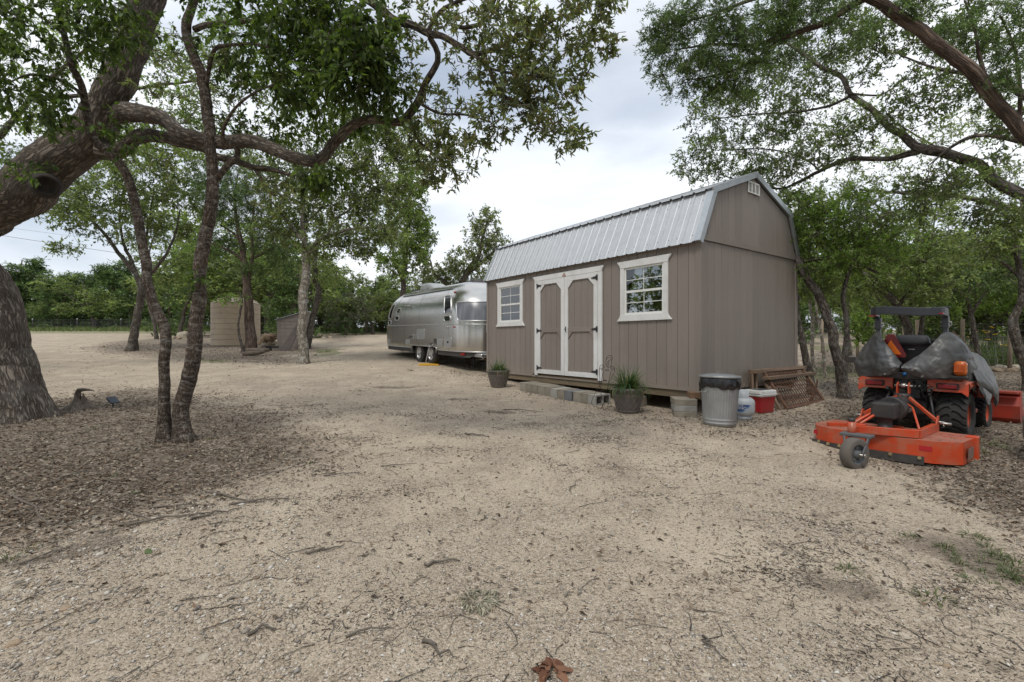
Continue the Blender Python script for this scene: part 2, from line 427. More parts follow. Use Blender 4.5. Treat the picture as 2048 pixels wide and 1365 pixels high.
def ground_material():
    m, t, b = mat_base('ground_gravel'); n = t.nodes.new; l = t.links.new
    ge = n('ShaderNodeNewGeometry'); at = n('ShaderNodeAttribute'); at.attribute_name = 'col'
    sep = n('ShaderNodeSeparateColor'); l(at.outputs['Color'], sep.inputs['Color'])
    P = ge.outputs['Position']
    def noise(s, d=5, r=0.6, dist=0.0):
        q = n('ShaderNodeTexNoise'); q.inputs['Scale'].default_value = s; q.inputs['Detail'].default_value = d; q.inputs['Roughness'].default_value = r; q.inputs['Distortion'].default_value = dist
        l(P, q.inputs['Vector']); return q.outputs['Fac']
    def ramp(f, st):
        q = n('ShaderNodeValToRGB'); el = q.color_ramp.elements
        while len(el) < len(st): el.new(0.5)
        for e_, (p_, c_) in zip(el, st): e_.position = p_; e_.color = (*c_, 1) if len(c_) == 3 else c_
        l(f, q.inputs['Fac']); return q.outputs['Color']
    def mixc(f, a, c, mode='MIX'):
        q = n('ShaderNodeMix'); q.data_type = 'RGBA'; q.blend_type = mode
        if isinstance(f, float): q.inputs['Factor'].default_value = f
        else: l(f, q.inputs['Factor'])
        for s_, v_ in (('A', a), ('B', c)):
            if isinstance(v_, tuple): q.inputs[s_].default_value = (*v_, 1)
            else: l(v_, q.inputs[s_])
        return q.outputs['Result']
    # small stones
    vo = n('ShaderNodeTexVoronoi'); vo.inputs['Scale'].default_value = 85; vo.inputs['Randomness'].default_value = 1; l(P, vo.inputs['Vector'])
    sc = n('ShaderNodeSeparateColor'); l(vo.outputs['Color'], sc.inputs['Color'])
    stone = ramp(sc.outputs['Red'], [(0.0, (0.098, 0.079, 0.061)), (0.15, (0.208, 0.166, 0.127)), (0.35, (0.355, 0.289, 0.216)), (0.62, (0.428, 0.353, 0.268)), (0.85, (0.538, 0.464, 0.376)), (1.0, (0.660, 0.588, 0.501))])
    vo2 = n('ShaderNodeTexVoronoi'); vo2.inputs['Scale'].default_value = 230; l(P, vo2.inputs['Vector'])
    sc2 = n('ShaderNodeSeparateColor'); l(vo2.outputs['Color'], sc2.inputs['Color'])
    grit = ramp(sc2.outputs['Green'], [(0.0, (0.110, 0.086, 0.064)), (0.25, (0.305, 0.247, 0.182)), (0.7, (0.434, 0.353, 0.264)), (1.0, (0.586, 0.500, 0.394))])
    base = mixc(0.5, stone, grit)
    dust = ramp(noise(1.1, 7, 0.68, 0.8), [(0.44, (0, 0, 0)), (0.62, (0.75, 0.75, 0.75))])
    base = mixc(dust, base, mixc(0.3, (0.56, 0.475, 0.365), grit))
    dark = ramp(noise(1.7, 7, 0.7, 0.4), [(0.36, (0.4, 0.4, 0.4)), (0.5, (0, 0, 0))])
    base = mixc(dark, base, mixc(0.6, base, (0.17, 0.14, 0.11)))
    deb = ramp(noise(26, 6, 0.75, 1.2), [(0.31, (0.7, 0.7, 0.7)), (0.38, (0, 0, 0))])
    base = mixc(deb, base, (0.115, 0.09, 0.07))
    # leaf litter bed
    vl = n('ShaderNodeTexVoronoi'); vl.inputs['Scale'].default_value = 42; l(P, vl.inputs['Vector'])
    sl = n('ShaderNodeSeparateColor'); l(vl.outputs['Color'], sl.inputs['Color'])
    lit = ramp(sl.outputs['Blue'], [(0.0, (0.09, 0.07, 0.054)), (0.4, (0.18, 0.145, 0.112)), (0.75, (0.27, 0.225, 0.178)), (1.0, (0.40, 0.345, 0.28))])
    lit = mixc(ramp(noise(60, 5), [(0.35, (0.0, 0.0, 0.0)), (0.7, (0.6, 0.6, 0.6))]), lit, (0.075, 0.058, 0.045))
    def thr(src, s, lo, hi):
        a = n('ShaderNodeMath'); a.operation = 'ADD'; l(src, a.inputs[0])
        mm = n('ShaderNodeMapRange'); mm.inputs['From Min'].default_value = 0; mm.inputs['From Max'].default_value = 1; mm.inputs['To Min'].default_value = -0.45; mm.inputs['To Max'].default_value = 0.45
        l(noise(s, 6, 0.7), mm.inputs['Value']); l(mm.outputs['Result'], a.inputs[1])
        q = n('ShaderNodeMapRange'); q.inputs['From Min'].default_value = lo; q.inputs['From Max'].default_value = hi; l(a.outputs['Value'], q.inputs['Value'])
        return q.outputs['Result']
    base = mixc(thr(sep.outputs['Red'], 7.0, 0.3, 1.15), base, lit)
    base = mixc(thr(sep.outputs['Blue'], 26.0, 0.5, 1.25), base, mixc(0.2, (0.075, 0.058, 0.046), base))
    gr = ramp(noise(45, 5), [(0.3, (0.075, 0.10, 0.035)), (0.7, (0.16, 0.19, 0.07))])
    gmask = thr(sep.outputs['Green'], 14.0, 0.62, 1.3)
    base = mixc(gmask, base, gr)
    l(base, b.inputs['Base Color'])
    b.inputs['Roughness'].default_value = 0.93; b.inputs['Specular IOR Level'].default_value = 0.15
    bp = n('ShaderNodeBump'); bp.inputs['Strength'].default_value = 0.75; bp.inputs['Distance'].default_value = 0.012; bp.invert = True
    l(vo.outputs['Distance'], bp.inputs['Height'])
    bp2 = n('ShaderNodeBump'); bp2.inputs['Strength'].default_value = 0.6; bp2.inputs['Distance'].default_value = 0.02
    l(noise(22, 8, 0.7), bp2.inputs['Height']); l(bp.outputs['Normal'], bp2.inputs['Normal'])
    l(bp2.outputs['Normal'], b.inputs['Normal'])
    return m
gm.materials.append(ground_material())
ground = tag(new_obj('ground', gm), 'pale crushed limestone yard with leaf litter under the trees', None, None, 'structure')
# ================================================================== SHED
TH = 0.6295
SHX, SHY, SHZ = 2.9497, 7.3707, 0.562
LU, WV = 6.10, 3.325               # length along the door side, depth
HB = 2.39                          # wall height
KV, KZ, RZ = 0.38, 3.21, 3.71      # gambrel knee and ridge
M_TAUPE = pm('taupe_paint', (0.232, 0.200, 0.174), (0.210, 0.180, 0.156), rough=0.62, scale=3, bump=0.35, bscale=14, stretch=(14, 14, 0.9), dirt=(0.185, 0.155, 0.13), dscale=1.1, damt=0.45)
def weather(m, splash=(0.27, 0.225, 0.175)):
    """board-to-board tone and dried mud splashed up from the ground"""
    t = m.node_tree; n = t.nodes.new; l = t.links.new; b = t.nodes['Principled BSDF']; src = b.inputs['Base Color'].links[0].from_socket
    oi = n('ShaderNodeObjectInfo'); mr = n('ShaderNodeMapRange'); mr.inputs['To Min'].default_value = 0.93; mr.inputs['To Max'].default_value = 1.06; l(oi.outputs['Random'], mr.inputs['Value'])
    hs = n('ShaderNodeHueSaturation'); l(mr.outputs['Result'], hs.inputs['Value']); l(src, hs.inputs['Color'])
    tc = n('ShaderNodeTexCoord'); sx = n('ShaderNodeSeparateXYZ'); l(tc.outputs['Object'], sx.inputs['Vector'])
    hz = n('ShaderNodeMapRange'); hz.inputs['From Min'].default_value = 0.0; hz.inputs['From Max'].default_value = 0.42; hz.inputs['To Min'].default_value = 0.62; hz.inputs['To Max'].default_value = 0.0; l(sx.outputs['Z'], hz.inputs['Value'])
    nz = n('ShaderNodeTexNoise'); nz.inputs['Scale'].default_value = 9; nz.inputs['Detail'].default_value = 8; nz.inputs['Roughness'].default_value = 0.75; l(tc.outputs['Object'], nz.inputs['Vector'])
    sm = n('ShaderNodeMath'); sm.operation = 'ADD'; l(hz.outputs['Result'], sm.inputs[0]); l(nz.outputs['Fac'], sm.inputs[1])
    th = n('ShaderNodeMapRange'); th.inputs['From Min'].default_value = 0.72; th.inputs['From Max'].default_value = 1.15; th.inputs['To Max'].default_value = 0.55; l(sm.outputs['Value'], th.inputs['Value'])
    mx = n('ShaderNodeMix'); mx.data_type = 'RGBA'; l(th.outputs['Result'], mx.inputs['Factor']); l(hs.outputs['Color'], mx.inputs['A']); mx.inputs['B'].default_value = (*splash, 1)
    l(mx.outputs['Result'], b.inputs['Base Color'])
weather(M_TAUPE)
M_TAUPE_GROOVE = pm('taupe_groove', (0.16, 0.13, 0.11), rough=0.8)
M_WHITE = pm('white_trim_paint', (0.70, 0.70, 0.69), (0.64, 0.64, 0.63), rough=0.5, scale=4, bump=0.2, bscale=18, stretch=(8, 8, 1.2), dirt=(0.46, 0.44, 0.40), dscale=3.0, damt=0.45)
M_GALV = pm('galvalume_roof', (0.53, 0.545, 0.56), (0.48, 0.495, 0.51), rough=0.52, metal=0.65, scale=9, bump=0.06, bscale=60, dirt=(0.42, 0.43, 0.44), dscale=2.0, damt=0.35)
M_FLASH = pm('roof_flashing', (0.46, 0.49, 0.51), (0.40, 0.43, 0.45), rough=0.45, metal=0.75, scale=6)
M_BLACK = pm('black_iron', (0.018, 0.018, 0.02), (0.03, 0.03, 0.032), rough=0.45, scale=20, spec=0.5)
M_TREATED = pm('treated_timber', (0.20, 0.155, 0.095), (0.13, 0.10, 0.065), rough=0.85, scale=3, bump=0.5, bscale=20, stretch=(10, 0.7, 10))
M_INNER = pm('shed_lining_board', (0.34, 0.23, 0.12), (0.24, 0.155, 0.08), rough=0.8, scale=12, bump=0.2)
M_GLASS = glass_mat('window_glass', (0.85, 0.88, 0.88), 0.05)
M_VINYL = pm('white_vinyl', (0.74, 0.74, 0.71), (0.68, 0.68, 0.65), rough=0.35, scale=8)
M_SCREW = pm('screw_head', (0.12, 0.12, 0.125), rough=0.5, metal=0.5)

shed = thing('garden_shed', 'taupe gambrel-roofed storage shed with white trim and galvanised metal roof', 'shed', (SHX, SHY, SHZ), TH)

def decomp(u0, u1, w0, w1, holes):
    """rectangles (u0,u1,w0,w1) minus holes"""
    cuts = sorted({u0, u1} | {c for h in holes for c in h[:2] if u0 < c < u1})
    res = []
    for a, b in zip(cuts[:-1], cuts[1:]):
        mid = (a + b) / 2; segs = [(w0, w1)]
        for h in holes:
            if h[0] < mid < h[1]:
                ns = []
                for s0, s1 in segs:
                    if h[3] <= s0 or h[2] >= s1: ns.append((s0, s1)); continue
                    if h[2] > s0: ns.append((s0, h[2]))
                    if h[3] < s1: ns.append((h[3], s1))
                segs = ns
        res += [(a, b, s0, s1) for s0, s1 in segs if s1 - s0 > 0.01]
    return res

DOOR = (2.045, 4.09, 0.03, 2.16)
WINS = [(0.66, 1.515, 1.272, 2.12), (4.645, 5.512, 1.272, 2.13)]
HOLES = [DOOR] + WINS
BW = 0.2033
# front wall: backing plus one object for each board between the grooves
mb = MB()
for a, b, s0, s1 in decomp(0.02, LU - 0.02, 0.03, HB + 0.02, HOLES): mb.box((0.009, a, s0), (0.03, b, s1))
mb.build('wall_backing', M_TAUPE_GROOVE, shed)
k = 0
u = 0.004
while u < LU - 0.01:
    a, b = u + 0.0035, min(u + BW - 0.0035, LU - 0.004)
    for r in decomp(a, b, 0.055, HB + 0.04, HOLES):
        MB().box((0.0, r[0], r[2]), (0.0086, r[1], r[3])).build('siding_board', M_TAUPE, shed, bevel=0.0025)
    u += BW
# gable end facing the drive (plane u = 0)
def roof_w(v):
    v = min(v, WV - v)
    return HB + (KZ - HB) * v / KV if v < KV else KZ + (RZ - KZ) * (v - KV) / (WV / 2 - KV)
def end_poly(v0, v1, w0, drop=0.0, top=None):
    pts = [(v0, w0), (v1, w0)]
    if top is not None: return pts + [(v1, top), (v0, top)]
    br = sorted({v0, v1} | {c for c in (KV, WV / 2, WV - KV) if v0 < c < v1}, reverse=True)
    return pts + [(v, roof_w(v) - drop) for v in br]
MB().prism(end_poly(0.03, WV - 0.03, 0.03, 0.02), (0, 0.01, 0), (1, 0, 0), (0, 0, 1), (0, 1, 0), 0.02).build('gable_backing', M_TAUPE_GROOVE, shed)
MB().prism(end_poly(0.03, WV - 0.03, 0.03, 0.02), (0, LU - 0.03, 0), (1, 0, 0), (0, 0, 1), (0, 1, 0), 0.03).build('gable_wall', M_TAUPE, shed)
v = 0.004
while v < WV - 0.01:
    a, b = v + 0.0035, min(v + BW - 0.0035, WV - 0.004)
    if b - a > 0.02:
        MB().prism(end_poly(a, b, 0.055, top=HB - 0.002), (0, 0, 0), (1, 0, 0), (0, 0, 1), (0, 1, 0), 0.0096).build('siding_board', M_TAUPE, shed, bevel=0.0025)
        MB().prism(end_poly(a, b, HB + 0.098, 0.03), (0, -0.006, 0), (1, 0, 0), (0, 0, 1), (0, 1, 0), 0.0156).build('siding_board', M_TAUPE, shed, bevel=0.0025)
    v += BW
MB().box((0.03, -0.026, HB), (WV - 0.03, -0.0065, HB + 0.096)).build('gable_band', M_TAUPE, shed, bevel=0.003)
MB().box((WV - 0.03, 0.03, 0.03), (WV, LU - 0.03, HB + 0.02)).build('rear_wall', M_TAUPE, shed)
# corner boards and bottom trim
MB().box((-0.018, -0.02, 0.056), (-0.001, 0.075, HB - 0.02)).box((-0.001, -0.02, 0.056), (0.075, -0.001, HB - 0.003)).build('corner_board', M_TAUPE, shed, bevel=0.003)
MB().box((-0.018, LU - 0.07, 0.056), (-0.001, LU + 0.018, HB - 0.02)).box((-0.001, LU + 0.001, 0.056), (0.07, LU + 0.018, HB)).build('corner_board', M_TAUPE, shed, bevel=0.003)
MB().box((WV - 0.075, -0.02, 0.056), (WV + 0.018, -0.001, HB - 0.003)).box((WV + 0.001, -0.001, 0.056), (WV + 0.018, 0.08, HB)).build('corner_board', M_TAUPE, shed, bevel=0.003)
MB().box((-0.022, -0.024, -0.005), (0.0, DOOR[0] - 0.11, 0.054)).build('bottom_trim', M_TAUPE, shed, bevel=0.003)
MB().box((-0.022, DOOR[1] + 0.11, -0.005), (0.0, LU + 0.02, 0.054)).build('bottom_trim', M_TAUPE, shed, bevel=0.003)
MB().box((-0.016, DOOR[0] - 0.108, -0.012), (0.0, DOOR[1] + 0.108, 0.026)).build('door_threshold', M_TAUPE, shed, bevel=0.003)
MB().box((0.002, -0.024, -0.005), (WV + 0.02, -0.001, 0.054)).build('bottom_trim', M_TAUPE, shed, bevel=0.003)
# floor, skids
MB().box((0.031, 0.031, 0.0), (WV - 0.031, LU - 0.031, 0.05)).build('floor', M_INNER, shed)
for vv in (0.0, 1.1, 2.1, WV - 0.12):
    MB().box((vv + 0.005, 0.03, -0.125), (vv + 0.105, LU - 0.03, -0.013)).build('skid_beam', M_TREATED, shed, bevel=0.004)
# inside: lining on the far wall, loft edge
MB().box((WV - 0.06, 0.05, 0.055), (WV - 0.035, LU - 0.05, HB)).build('inner_lining', M_INNER, shed)
MB().box((0.05, 0.05, HB - 0.12), (WV - 0.07, 2.3, HB - 0.02)).build('loft_deck', M_INNER, shed)
for uu in np.arange(0.3, 6.0, 0.61):
    MB().box((WV - 0.15, uu, 0.056), (WV - 0.062, uu + 0.04, HB - 0.13)).build('stud', M_INNER, shed)
# roof: 914 mm sheets with four ribs each, on both slopes
def rib_profile(u0, width, nrib):
    pr = []; p = width / nrib
    for i in range(nrib):
        c = u0 + p * (i + 0.5)
        pr += [(c - p / 2 + (0.0 if i else 0.0), 0), (c - 0.026, 0), (c - 0.013, 0.02), (c + 0.013, 0.02), (c + 0.026, 0)]
        pr += [(c + 0.075, 0.0), (c + 0.08, 0.004), (c + 0.088, 0.004), (c + 0.093, 0.0)]
    pr.append((u0 + width, 0))
    return pr
def roof_sheet(p0, p1, u0, width, nrib, parent, name='roof_panel'):
    p0, p1 = Vector(p0), Vector(p1)
    d = (p1 - p0).normalized(); nn = Vector((0, 1, 0)).cross(d); nn = nn if nn.z > 0 else -nn
    rows = []
    for t in (0, 1):
        b = p0 if t == 0 else p1
        rows.append([Vector((b.x, uu, b.z)) + nn * hh for uu, hh in rib_profile(u0, width, nrib)])
    m = MB(); m.grid(rows, smooth=False)
    return m.build(name, M_GALV, parent, solid=0.0016)
dl = Vector((KV, 0, KZ - HB)).normalized()
eave = Vector((0, 0, HB)) - dl * 0.075 + Vector((-0.05, 0, 0.03))
kn = Vector((KV, 0, KZ)) + Vector((-0.045, 0, 0.03))
ru = Vector((WV / 2 - KV, 0, RZ - KZ)).normalized()
kn2 = Vector((KV, 0, KZ)) - ru * 0.09 + Vector((-0.02, 0, 0.055)); rg = Vector((WV / 2, 0, RZ + 0.055))
RU0, RU1 = -0.045, LU + 0.045
pw = (RU1 - RU0) / 7
mir = lambda q: Vector((WV - q.x, q.y, q.z))
for i in range(7):
    o_ = 0.0008 * (i % 2)
    for p0, p1 in ((eave, kn), (kn2, rg), (mir(eave), mir(kn)), (mir(kn2), mir(rg))):
        roof_sheet(p0 + Vector((0, 0, o_)), p1 + Vector((0, 0, o_)), RU0 + i * pw, pw - 0.001, 4, shed)
# screws near the eave (tiny: joined)
mb = MB()
nn = Vector((-dl.z, 0, dl.x))
for i in range(28):
    uu = RU0 + pw / 4 * (i + 0.5) + 0.05
    for j, t in enumerate((0.13, 0.80)):
        c = eave + dl * t; c = Vector((c.x, uu + random.uniform(-0.01, 0.01) + (0.06 if (i % 4 == 1 and j == 0) else 0), c.z)) + nn * 0.001
        mb.cyl(c, c + nn * 0.006, 0.0055, n=6)
tag(mb.build('roof_screws', M_SCREW, shed), kind='stuff')
# rake flashing at both gables and ridge cap
def flash(p, q, uu, s):
    p, q = Vector(p), Vector(q); d = (q - p).normalized(); n2 = Vector((-d.z, 0, d.x)); n2 = n2 if n2.z > 0 else -n2
    m = MB(); ln = (q - p).length
    bm_ = Matrix((d, Vector((0, 1, 0)), n2)).transposed().to_4x4(); bm_.translation = Vector((p.x, uu, p.z))
    m.box((0, -0.006 if s > 0 else -0.03, -0.075), (ln, 0.03 if s > 0 else 0.006, 0.027), bm_)
    m.box((0, 0.031 if s > 0 else -0.1, 0.023), (ln, 0.10 if s > 0 else -0.031, 0.027), bm_)
    m.build('rake_flashing', M_FLASH, shed, bevel=0.003)
for uu, s in ((RU0 - 0.008, 1), (RU1 + 0.008, -1)):
    for f_ in (lambda q: q, mir):
        flash(f_(eave), f_(kn), uu, s); flash(f_(kn2), f_(rg), uu - s * 0.004, s)
mb = MB()
for f_ in (lambda q: q, mir):
    a = f_(rg) + Vector((0, 0, 0.024)); b = f_(rg - ru * 0.16) + Vector((0, 0, 0.024))
    mb.grid([[Vector((a.x, RU0 - 0.012, a.z)), Vector((a.x, RU1 + 0.012, a.z))], [Vector((b.x, RU0 - 0.012, b.z)), Vector((b.x, RU1 + 0.012, b.z))]], smooth=False)
mb.build('ridge_cap', M_FLASH, shed, solid=0.003)
# soffit board under the eave
MB().box((-0.045, -0.04, HB - 0.05), (-0.001, LU + 0.04, HB - 0.035)).build('eave_board', M_TAUPE, shed)
# gable vent
vent = new_obj('gable_vent', None, shed)
MB().box((1.424, -0.02, 3.395), (1.80, -0.0065, 3.59)).build('vent_back', pm('vent_dark', (0.25, 0.25, 0.25), rough=0.6), vent)
for a, b in ((1.42, 1.437), (1.787, 1.804), (1.537, 1.55), (1.66, 1.675)): MB().box((a, -0.034, 3.392), (b, -0.0205, 3.593)).build('vent_frame', M_VINYL, vent)
for a, b in ((3.392, 3.408), (3.577, 3.593)): MB().box((1.4375, -0.034, a), (1.7865, -0.0205, b)).build('vent_frame', M_VINYL, vent)
for i in range(9):
    z = 3.415 + i * 0.0182
    for a, b in ((1.438, 1.536), (1.551, 1.659), (1.676, 1.786)):
        MB().prism([(-0.031, z), (-0.021, z + 0.010), (-0.021, z + 0.0125), (-0.031, z + 0.0025)], (a, 0, 0), (0, 1, 0), (0, 0, 1), (1, 0, 0), b - a).build('slat', M_VINYL, vent)
# windows
def window(h, name='window'):
    u0, u1, w0, w1 = h
    e_ = new_obj(name, None, shed)
    T = -0.030
    def tr(poly, nm='trim', mt=M_WHITE, t0=T, t1=-0.0015): MB().prism(poly, (t0, 0, 0), (0, 1, 0), (0, 0, 1), (1, 0, 0), t1 - t0).build(nm, mt, e_, bevel=0.003)
    sd = 0.085
    tr([(u0 - sd, w0), (u0 + 0.005, w0), (u0 + 0.005, w1), (u0 - sd, w1)], 'side_trim')
    tr([(u1 - 0.005, w0), (u1 + sd, w0), (u1 + sd, w1), (u1 - 0.005, w1)], 'side_trim')
    tr([(u0 - sd, w1 + 0.001), (u1 + sd, w1 + 0.001), (u1 + sd + 0.012, w1 + 0.05), (u1 + sd + 0.075, w1 + 0.125), (u0 - sd - 0.075, w1 + 0.125), (u0 - sd - 0.012, w1 + 0.05)], 'head_trim', t0=T - 0.004)
    tr([(u0 - sd - 0.075, w0 - 0.115), (u1 + sd + 0.075, w0 - 0.115), (u1 + sd + 0.012, w0 - 0.045), (u1 + sd, w0 - 0.001), (u0 - sd, w0 - 0.001), (u0 - sd - 0.012, w0 - 0.045)], 'sill_trim', t0=T - 0.004)
    f = 0.035; mid = (w0 + w1) / 2 - 0.01; i0, i1 = u0 + 0.0055, u1 - 0.0055
    for a, b, c, d in ((i0, i0 + f, w0, w1), (i1 - f, i1, w0, w1), (i0 + f + .0005, i1 - f - .0005, w0, w0 + f), (i0 + f + .0005, i1 - f - .0005, w1 - f, w1)):
        MB().box((-0.012, a, c), (0.03, b, d)).build('frame', M_VINYL, e_, bevel=0.002)
    MB().box((-0.006, i0 + f + .0005, mid - 0.02), (0.022, i1 - f - .0005, mid + 0.02)).build('meeting_rail', M_VINYL, e_, bevel=0.002)
    uc = (u0 + u1) / 2
    for k_, (c, d) in enumerate(((w0 + f, mid - 0.02), (mid + 0.02, w1 - f))):
        xo = 0.012 if k_ == 0 else 0.004
        wm = (c + d) / 2
        MB().box((xo - 0.004, uc - 0.006, c), (xo + 0.004, uc + 0.006, d)).build('muntin', M_VINYL, e_)
        MB().box((xo - 0.0035, i0 + f, wm - 0.006), (xo + 0.0035, i1 - f, wm + 0.006)).build('muntin', M_VINYL, e_)
        for a, b in ((i0 + f, uc - 0.006), (uc + 0.006, i1 - f)):
            for c2, d2 in ((c, wm - 0.006), (wm + 0.006, d)):
                MB().box((xo - 0.0015, a, c2), (xo + 0.0015, b, d2)).build('pane', M_GLASS, e_)
for h in WINS: window(h)
# double door
def hinge(parent, u_, w_, s):
    m = MB(); x0 = -0.050
    m.box((x0 - 0.004, u_ - 0.014, w_ - 0.055), (x0 + 0.004, u_ + 0.014, w_ + 0.055))
    m.cyl((x0 - 0.006, u_ + s * 0.016, w_ - 0.05), (x0 - 0.006, u_ + s * 0.016, w_ + 0.05), 0.007, n=8)
    m.prism([(u_ + s * 0.018, w_ - 0.032), (u_ + s * 0.15, w_ - 0.010), (u_ + s * 0.155, w_), (u_ + s * 0.15, w_ + 0.010), (u_ + s * 0.018, w_ + 0.032)], (x0 - 0.004, 0, 0), (0, 1, 0), (0, 0, 1), (1, 0, 0), 0.0075)
    return m.build('hinge', M_BLACK, parent, bevel=0.0015)
def door_leaf(a, b, s):
    """a..b along u; s=+1 hinge at a"""
    d = new_obj('door', None, shed)
    w0, w1 = 0.075, 2.137; st = 0.105; tp = 0.095; bt = 0.095
    t0, t1 = -0.045, -0.020
    pl = (b - a - 2 * st + 0.03) / 4
    for i in range(4):
        MB().box((-0.019, a + st - 0.015 + i * pl + 0.003, w0 + 0.02), (-0.004, a + st - 0.015 + (i + 1) * pl - 0.003, w1 - 0.02)).build('plank', M_TAUPE, d, bevel=0.002)
    MB().box((-0.0035, a + 0.01, w0 + 0.01), (0.004, b - 0.01, w1 - 0.01)).build('backing', M_TAUPE_GROOVE, d)
    for c, e_ in ((a + 0.003, a + st), (b - st, b - 0.003)): MB().box((t0, c, w0), (t1, e_, w1)).build('stile', M_WHITE, d, bevel=0.003)
    i0, i1 = a + st + 0.0005, b - st - 0.0005
    MB().box((t0, i0, w1 - tp), (t1, i1, w1)).build('top_rail', M_WHITE, d, bevel=0.003)
    MB().box((t0, i0, w0), (t1, i1, w0 + bt)).build('bottom_rail', M_WHITE, d, bevel=0.003)
    g = 0.15
    def gus(poly, mt, nm, tt0=t0 + 0.002): MB().prism(poly, (tt0, 0, 0), (0, 1, 0), (0, 0, 1), (1, 0, 0), t1 - tt0).build(nm, mt, d, bevel=0.002)
    gus([(i0, w1 - tp - 0.0005), (i0 + g, w1 - tp - 0.0005), (i0, w1 - tp - g)], M_WHITE, 'corner_gusset')
    gus([(i1, w1 - tp - 0.0005), (i1 - g, w1 - tp - 0.0005), (i1, w1 - tp - g)], M_WHITE, 'corner_gusset')
    MB().box((-0.040, i0, 0.985), (t1, i1, 1.08)).build('middle_rail', M_TAUPE, d, bevel=0.003)
    gus([(i0, 0.9845), (i0 + 0.13, 0.9845), (i0, 0.9845 - 0.14)], M_TAUPE, 'corner_gusset', -0.038)
    gus([(i1, 0.9845), (i1 - 0.13, 0.9845), (i1, 0.9845 - 0.14)], M_TAUPE, 'corner_gusset', -0.038)
    for ss, c in ((1, i0), (-1, i1)):
        if (s > 0) == (ss > 0) or True:
            gus([(c, w0 + bt + 0.0005), (c + ss * 0.12, w0 + bt + 0.0005), (c, w0 + bt + 0.12)], M_TAUPE, 'corner_gusset', -0.036)
    hu = a + 0.004 if s > 0 else b - 0.004
    for ww in (0.20, 1.03, 2.03): hinge(d, hu, ww, 1 if s > 0 else -1)
    return d
ddr = door_leaf(2.15, 3.092, 1)
ddl = door_leaf(3.096, 3.995, -1)
m = MB(); m.box((-0.052, 3.035, 0.99), (-0.0455, 3.06, 1.10)); m.cyl((-0.052, 3.048, 1.045), (-0.085, 3.048, 1.045), 0.007, n=8); m.bar((-0.085, 3.05, 1.045), (-0.085, 2.99, 1.045), 0.012, 0.016)
m.build('handle', M_BLACK, ddr, bevel=0.001)
dfr = new_obj('door_frame', None, shed)
MB().box((-0.040, 2.045, 0.03), (0.0, 2.148, 2.14)).build('jamb', M_WHITE, dfr, bevel=0.003)
MB().box((-0.040, 3.998, 0.03), (0.0, 4.092, 2.14)).build('jamb', M_WHITE, dfr, bevel=0.003)
MB().prism([(2.045, 2.142), (4.092, 2.142), (4.10, 2.18), (4.15, 2.245), (1.99, 2.245), (2.037, 2.18)], (-0.044, 0, 0), (0, 1, 0), (0, 0, 1), (1, 0, 0), 0.043).build('head_trim', M_WHITE, dfr, bevel=0.003)
m = MB(); m.prism([(3.04, 2.15), (3.15, 2.15), (3.15, 2.185), (3.125, 2.19), (3.12, 2.21), (3.095, 2.235), (3.07, 2.21), (3.065, 2.19), (3.04, 2.185)], (-0.050, 0, 0), (0, 1, 0), (0, 0, 1), (1, 0, 0), 0.005)
m.build('maker_plaque', pm('plaque_print', (0.42, 0.40, 0.38), (0.30, 0.10, 0.07), rough=0.5, scale=45, detail=2), dfr)
# plastic-wrapped bundle behind the small window
mb = MB()
rows = []
for i in range(14):
    r = []
    for j in range(18):
        a = 2 * math.pi * j / 18; t = i / 13
        rr = 0.42 * (1 - 0.75 * max(0, t - 0.7) / 0.3) * (1 + 0.12 * math.sin(5 * a + 7 * t) + 0.06 * math.sin(11 * a - 9 * t))
        r.append((0.55 + 0.7 * rr * math.cos(a), 5.05 + rr * math.sin(a), 0.06 + 1.85 * t))
    rows.append(r)
mb.grid(rows, True, True)
wb = mb.build('wrapped_bundle', pm('plastic_sheeting', (0.42, 0.43, 0.43), (0.30, 0.31, 0.31), rough=0.22, scale=10, bump=0.9, bscale=9), None)
wb.matrix_world = shed.matrix_basis
wb.location = (SHX, SHY, SHZ); wb.rotation_euler = (0, 0, TH)
tag(wb, 'crumpled plastic sheeting round a bundle behind the small shed window', 'bundle')

def SH(v_, u_, w_=None):
    """shed-local (v, u) to world; w relative to shed bottom or on the ground"""
    c, s = math.cos(TH), math.sin(TH)
    x = SHX + c * v_ - s * u_; y = SHY + s * v_ + c * u_
    return (x, y, (SHZ + w_) if w_ is not None else gz1(x, y))
# ================================================================== THINGS ROUND THE SHED
M_CONC = [pm('concrete_block_%d' % i, c, tuple(k * 0.8 for k in c), rough=0.92, scale=9, bump=0.7, bscale=90, dirt=tuple(k * 0.62 for k in c), dscale=4, damt=0.6) for i, c in enumerate(((0.30, 0.265, 0.21), (0.27, 0.235, 0.185), (0.36, 0.345, 0.315), (0.18, 0.185, 0.19), (0.32, 0.285, 0.23)))]
M_RUST = pm('rusty_steel', (0.15, 0.075, 0.042), (0.075, 0.038, 0.026), rough=0.85, scale=14, bump=0.5, bscale=50)
M_OLDWOOD = pm('old_timber', (0.20, 0.135, 0.09), (0.115, 0.075, 0.05), rough=0.88, scale=3, bump=0.7, bscale=18, stretch=(1, 9, 9))
M_WIRE = pm('dark_wire', (0.03, 0.024, 0.02), (0.055, 0.035, 0.025), rough=0.7, scale=30)

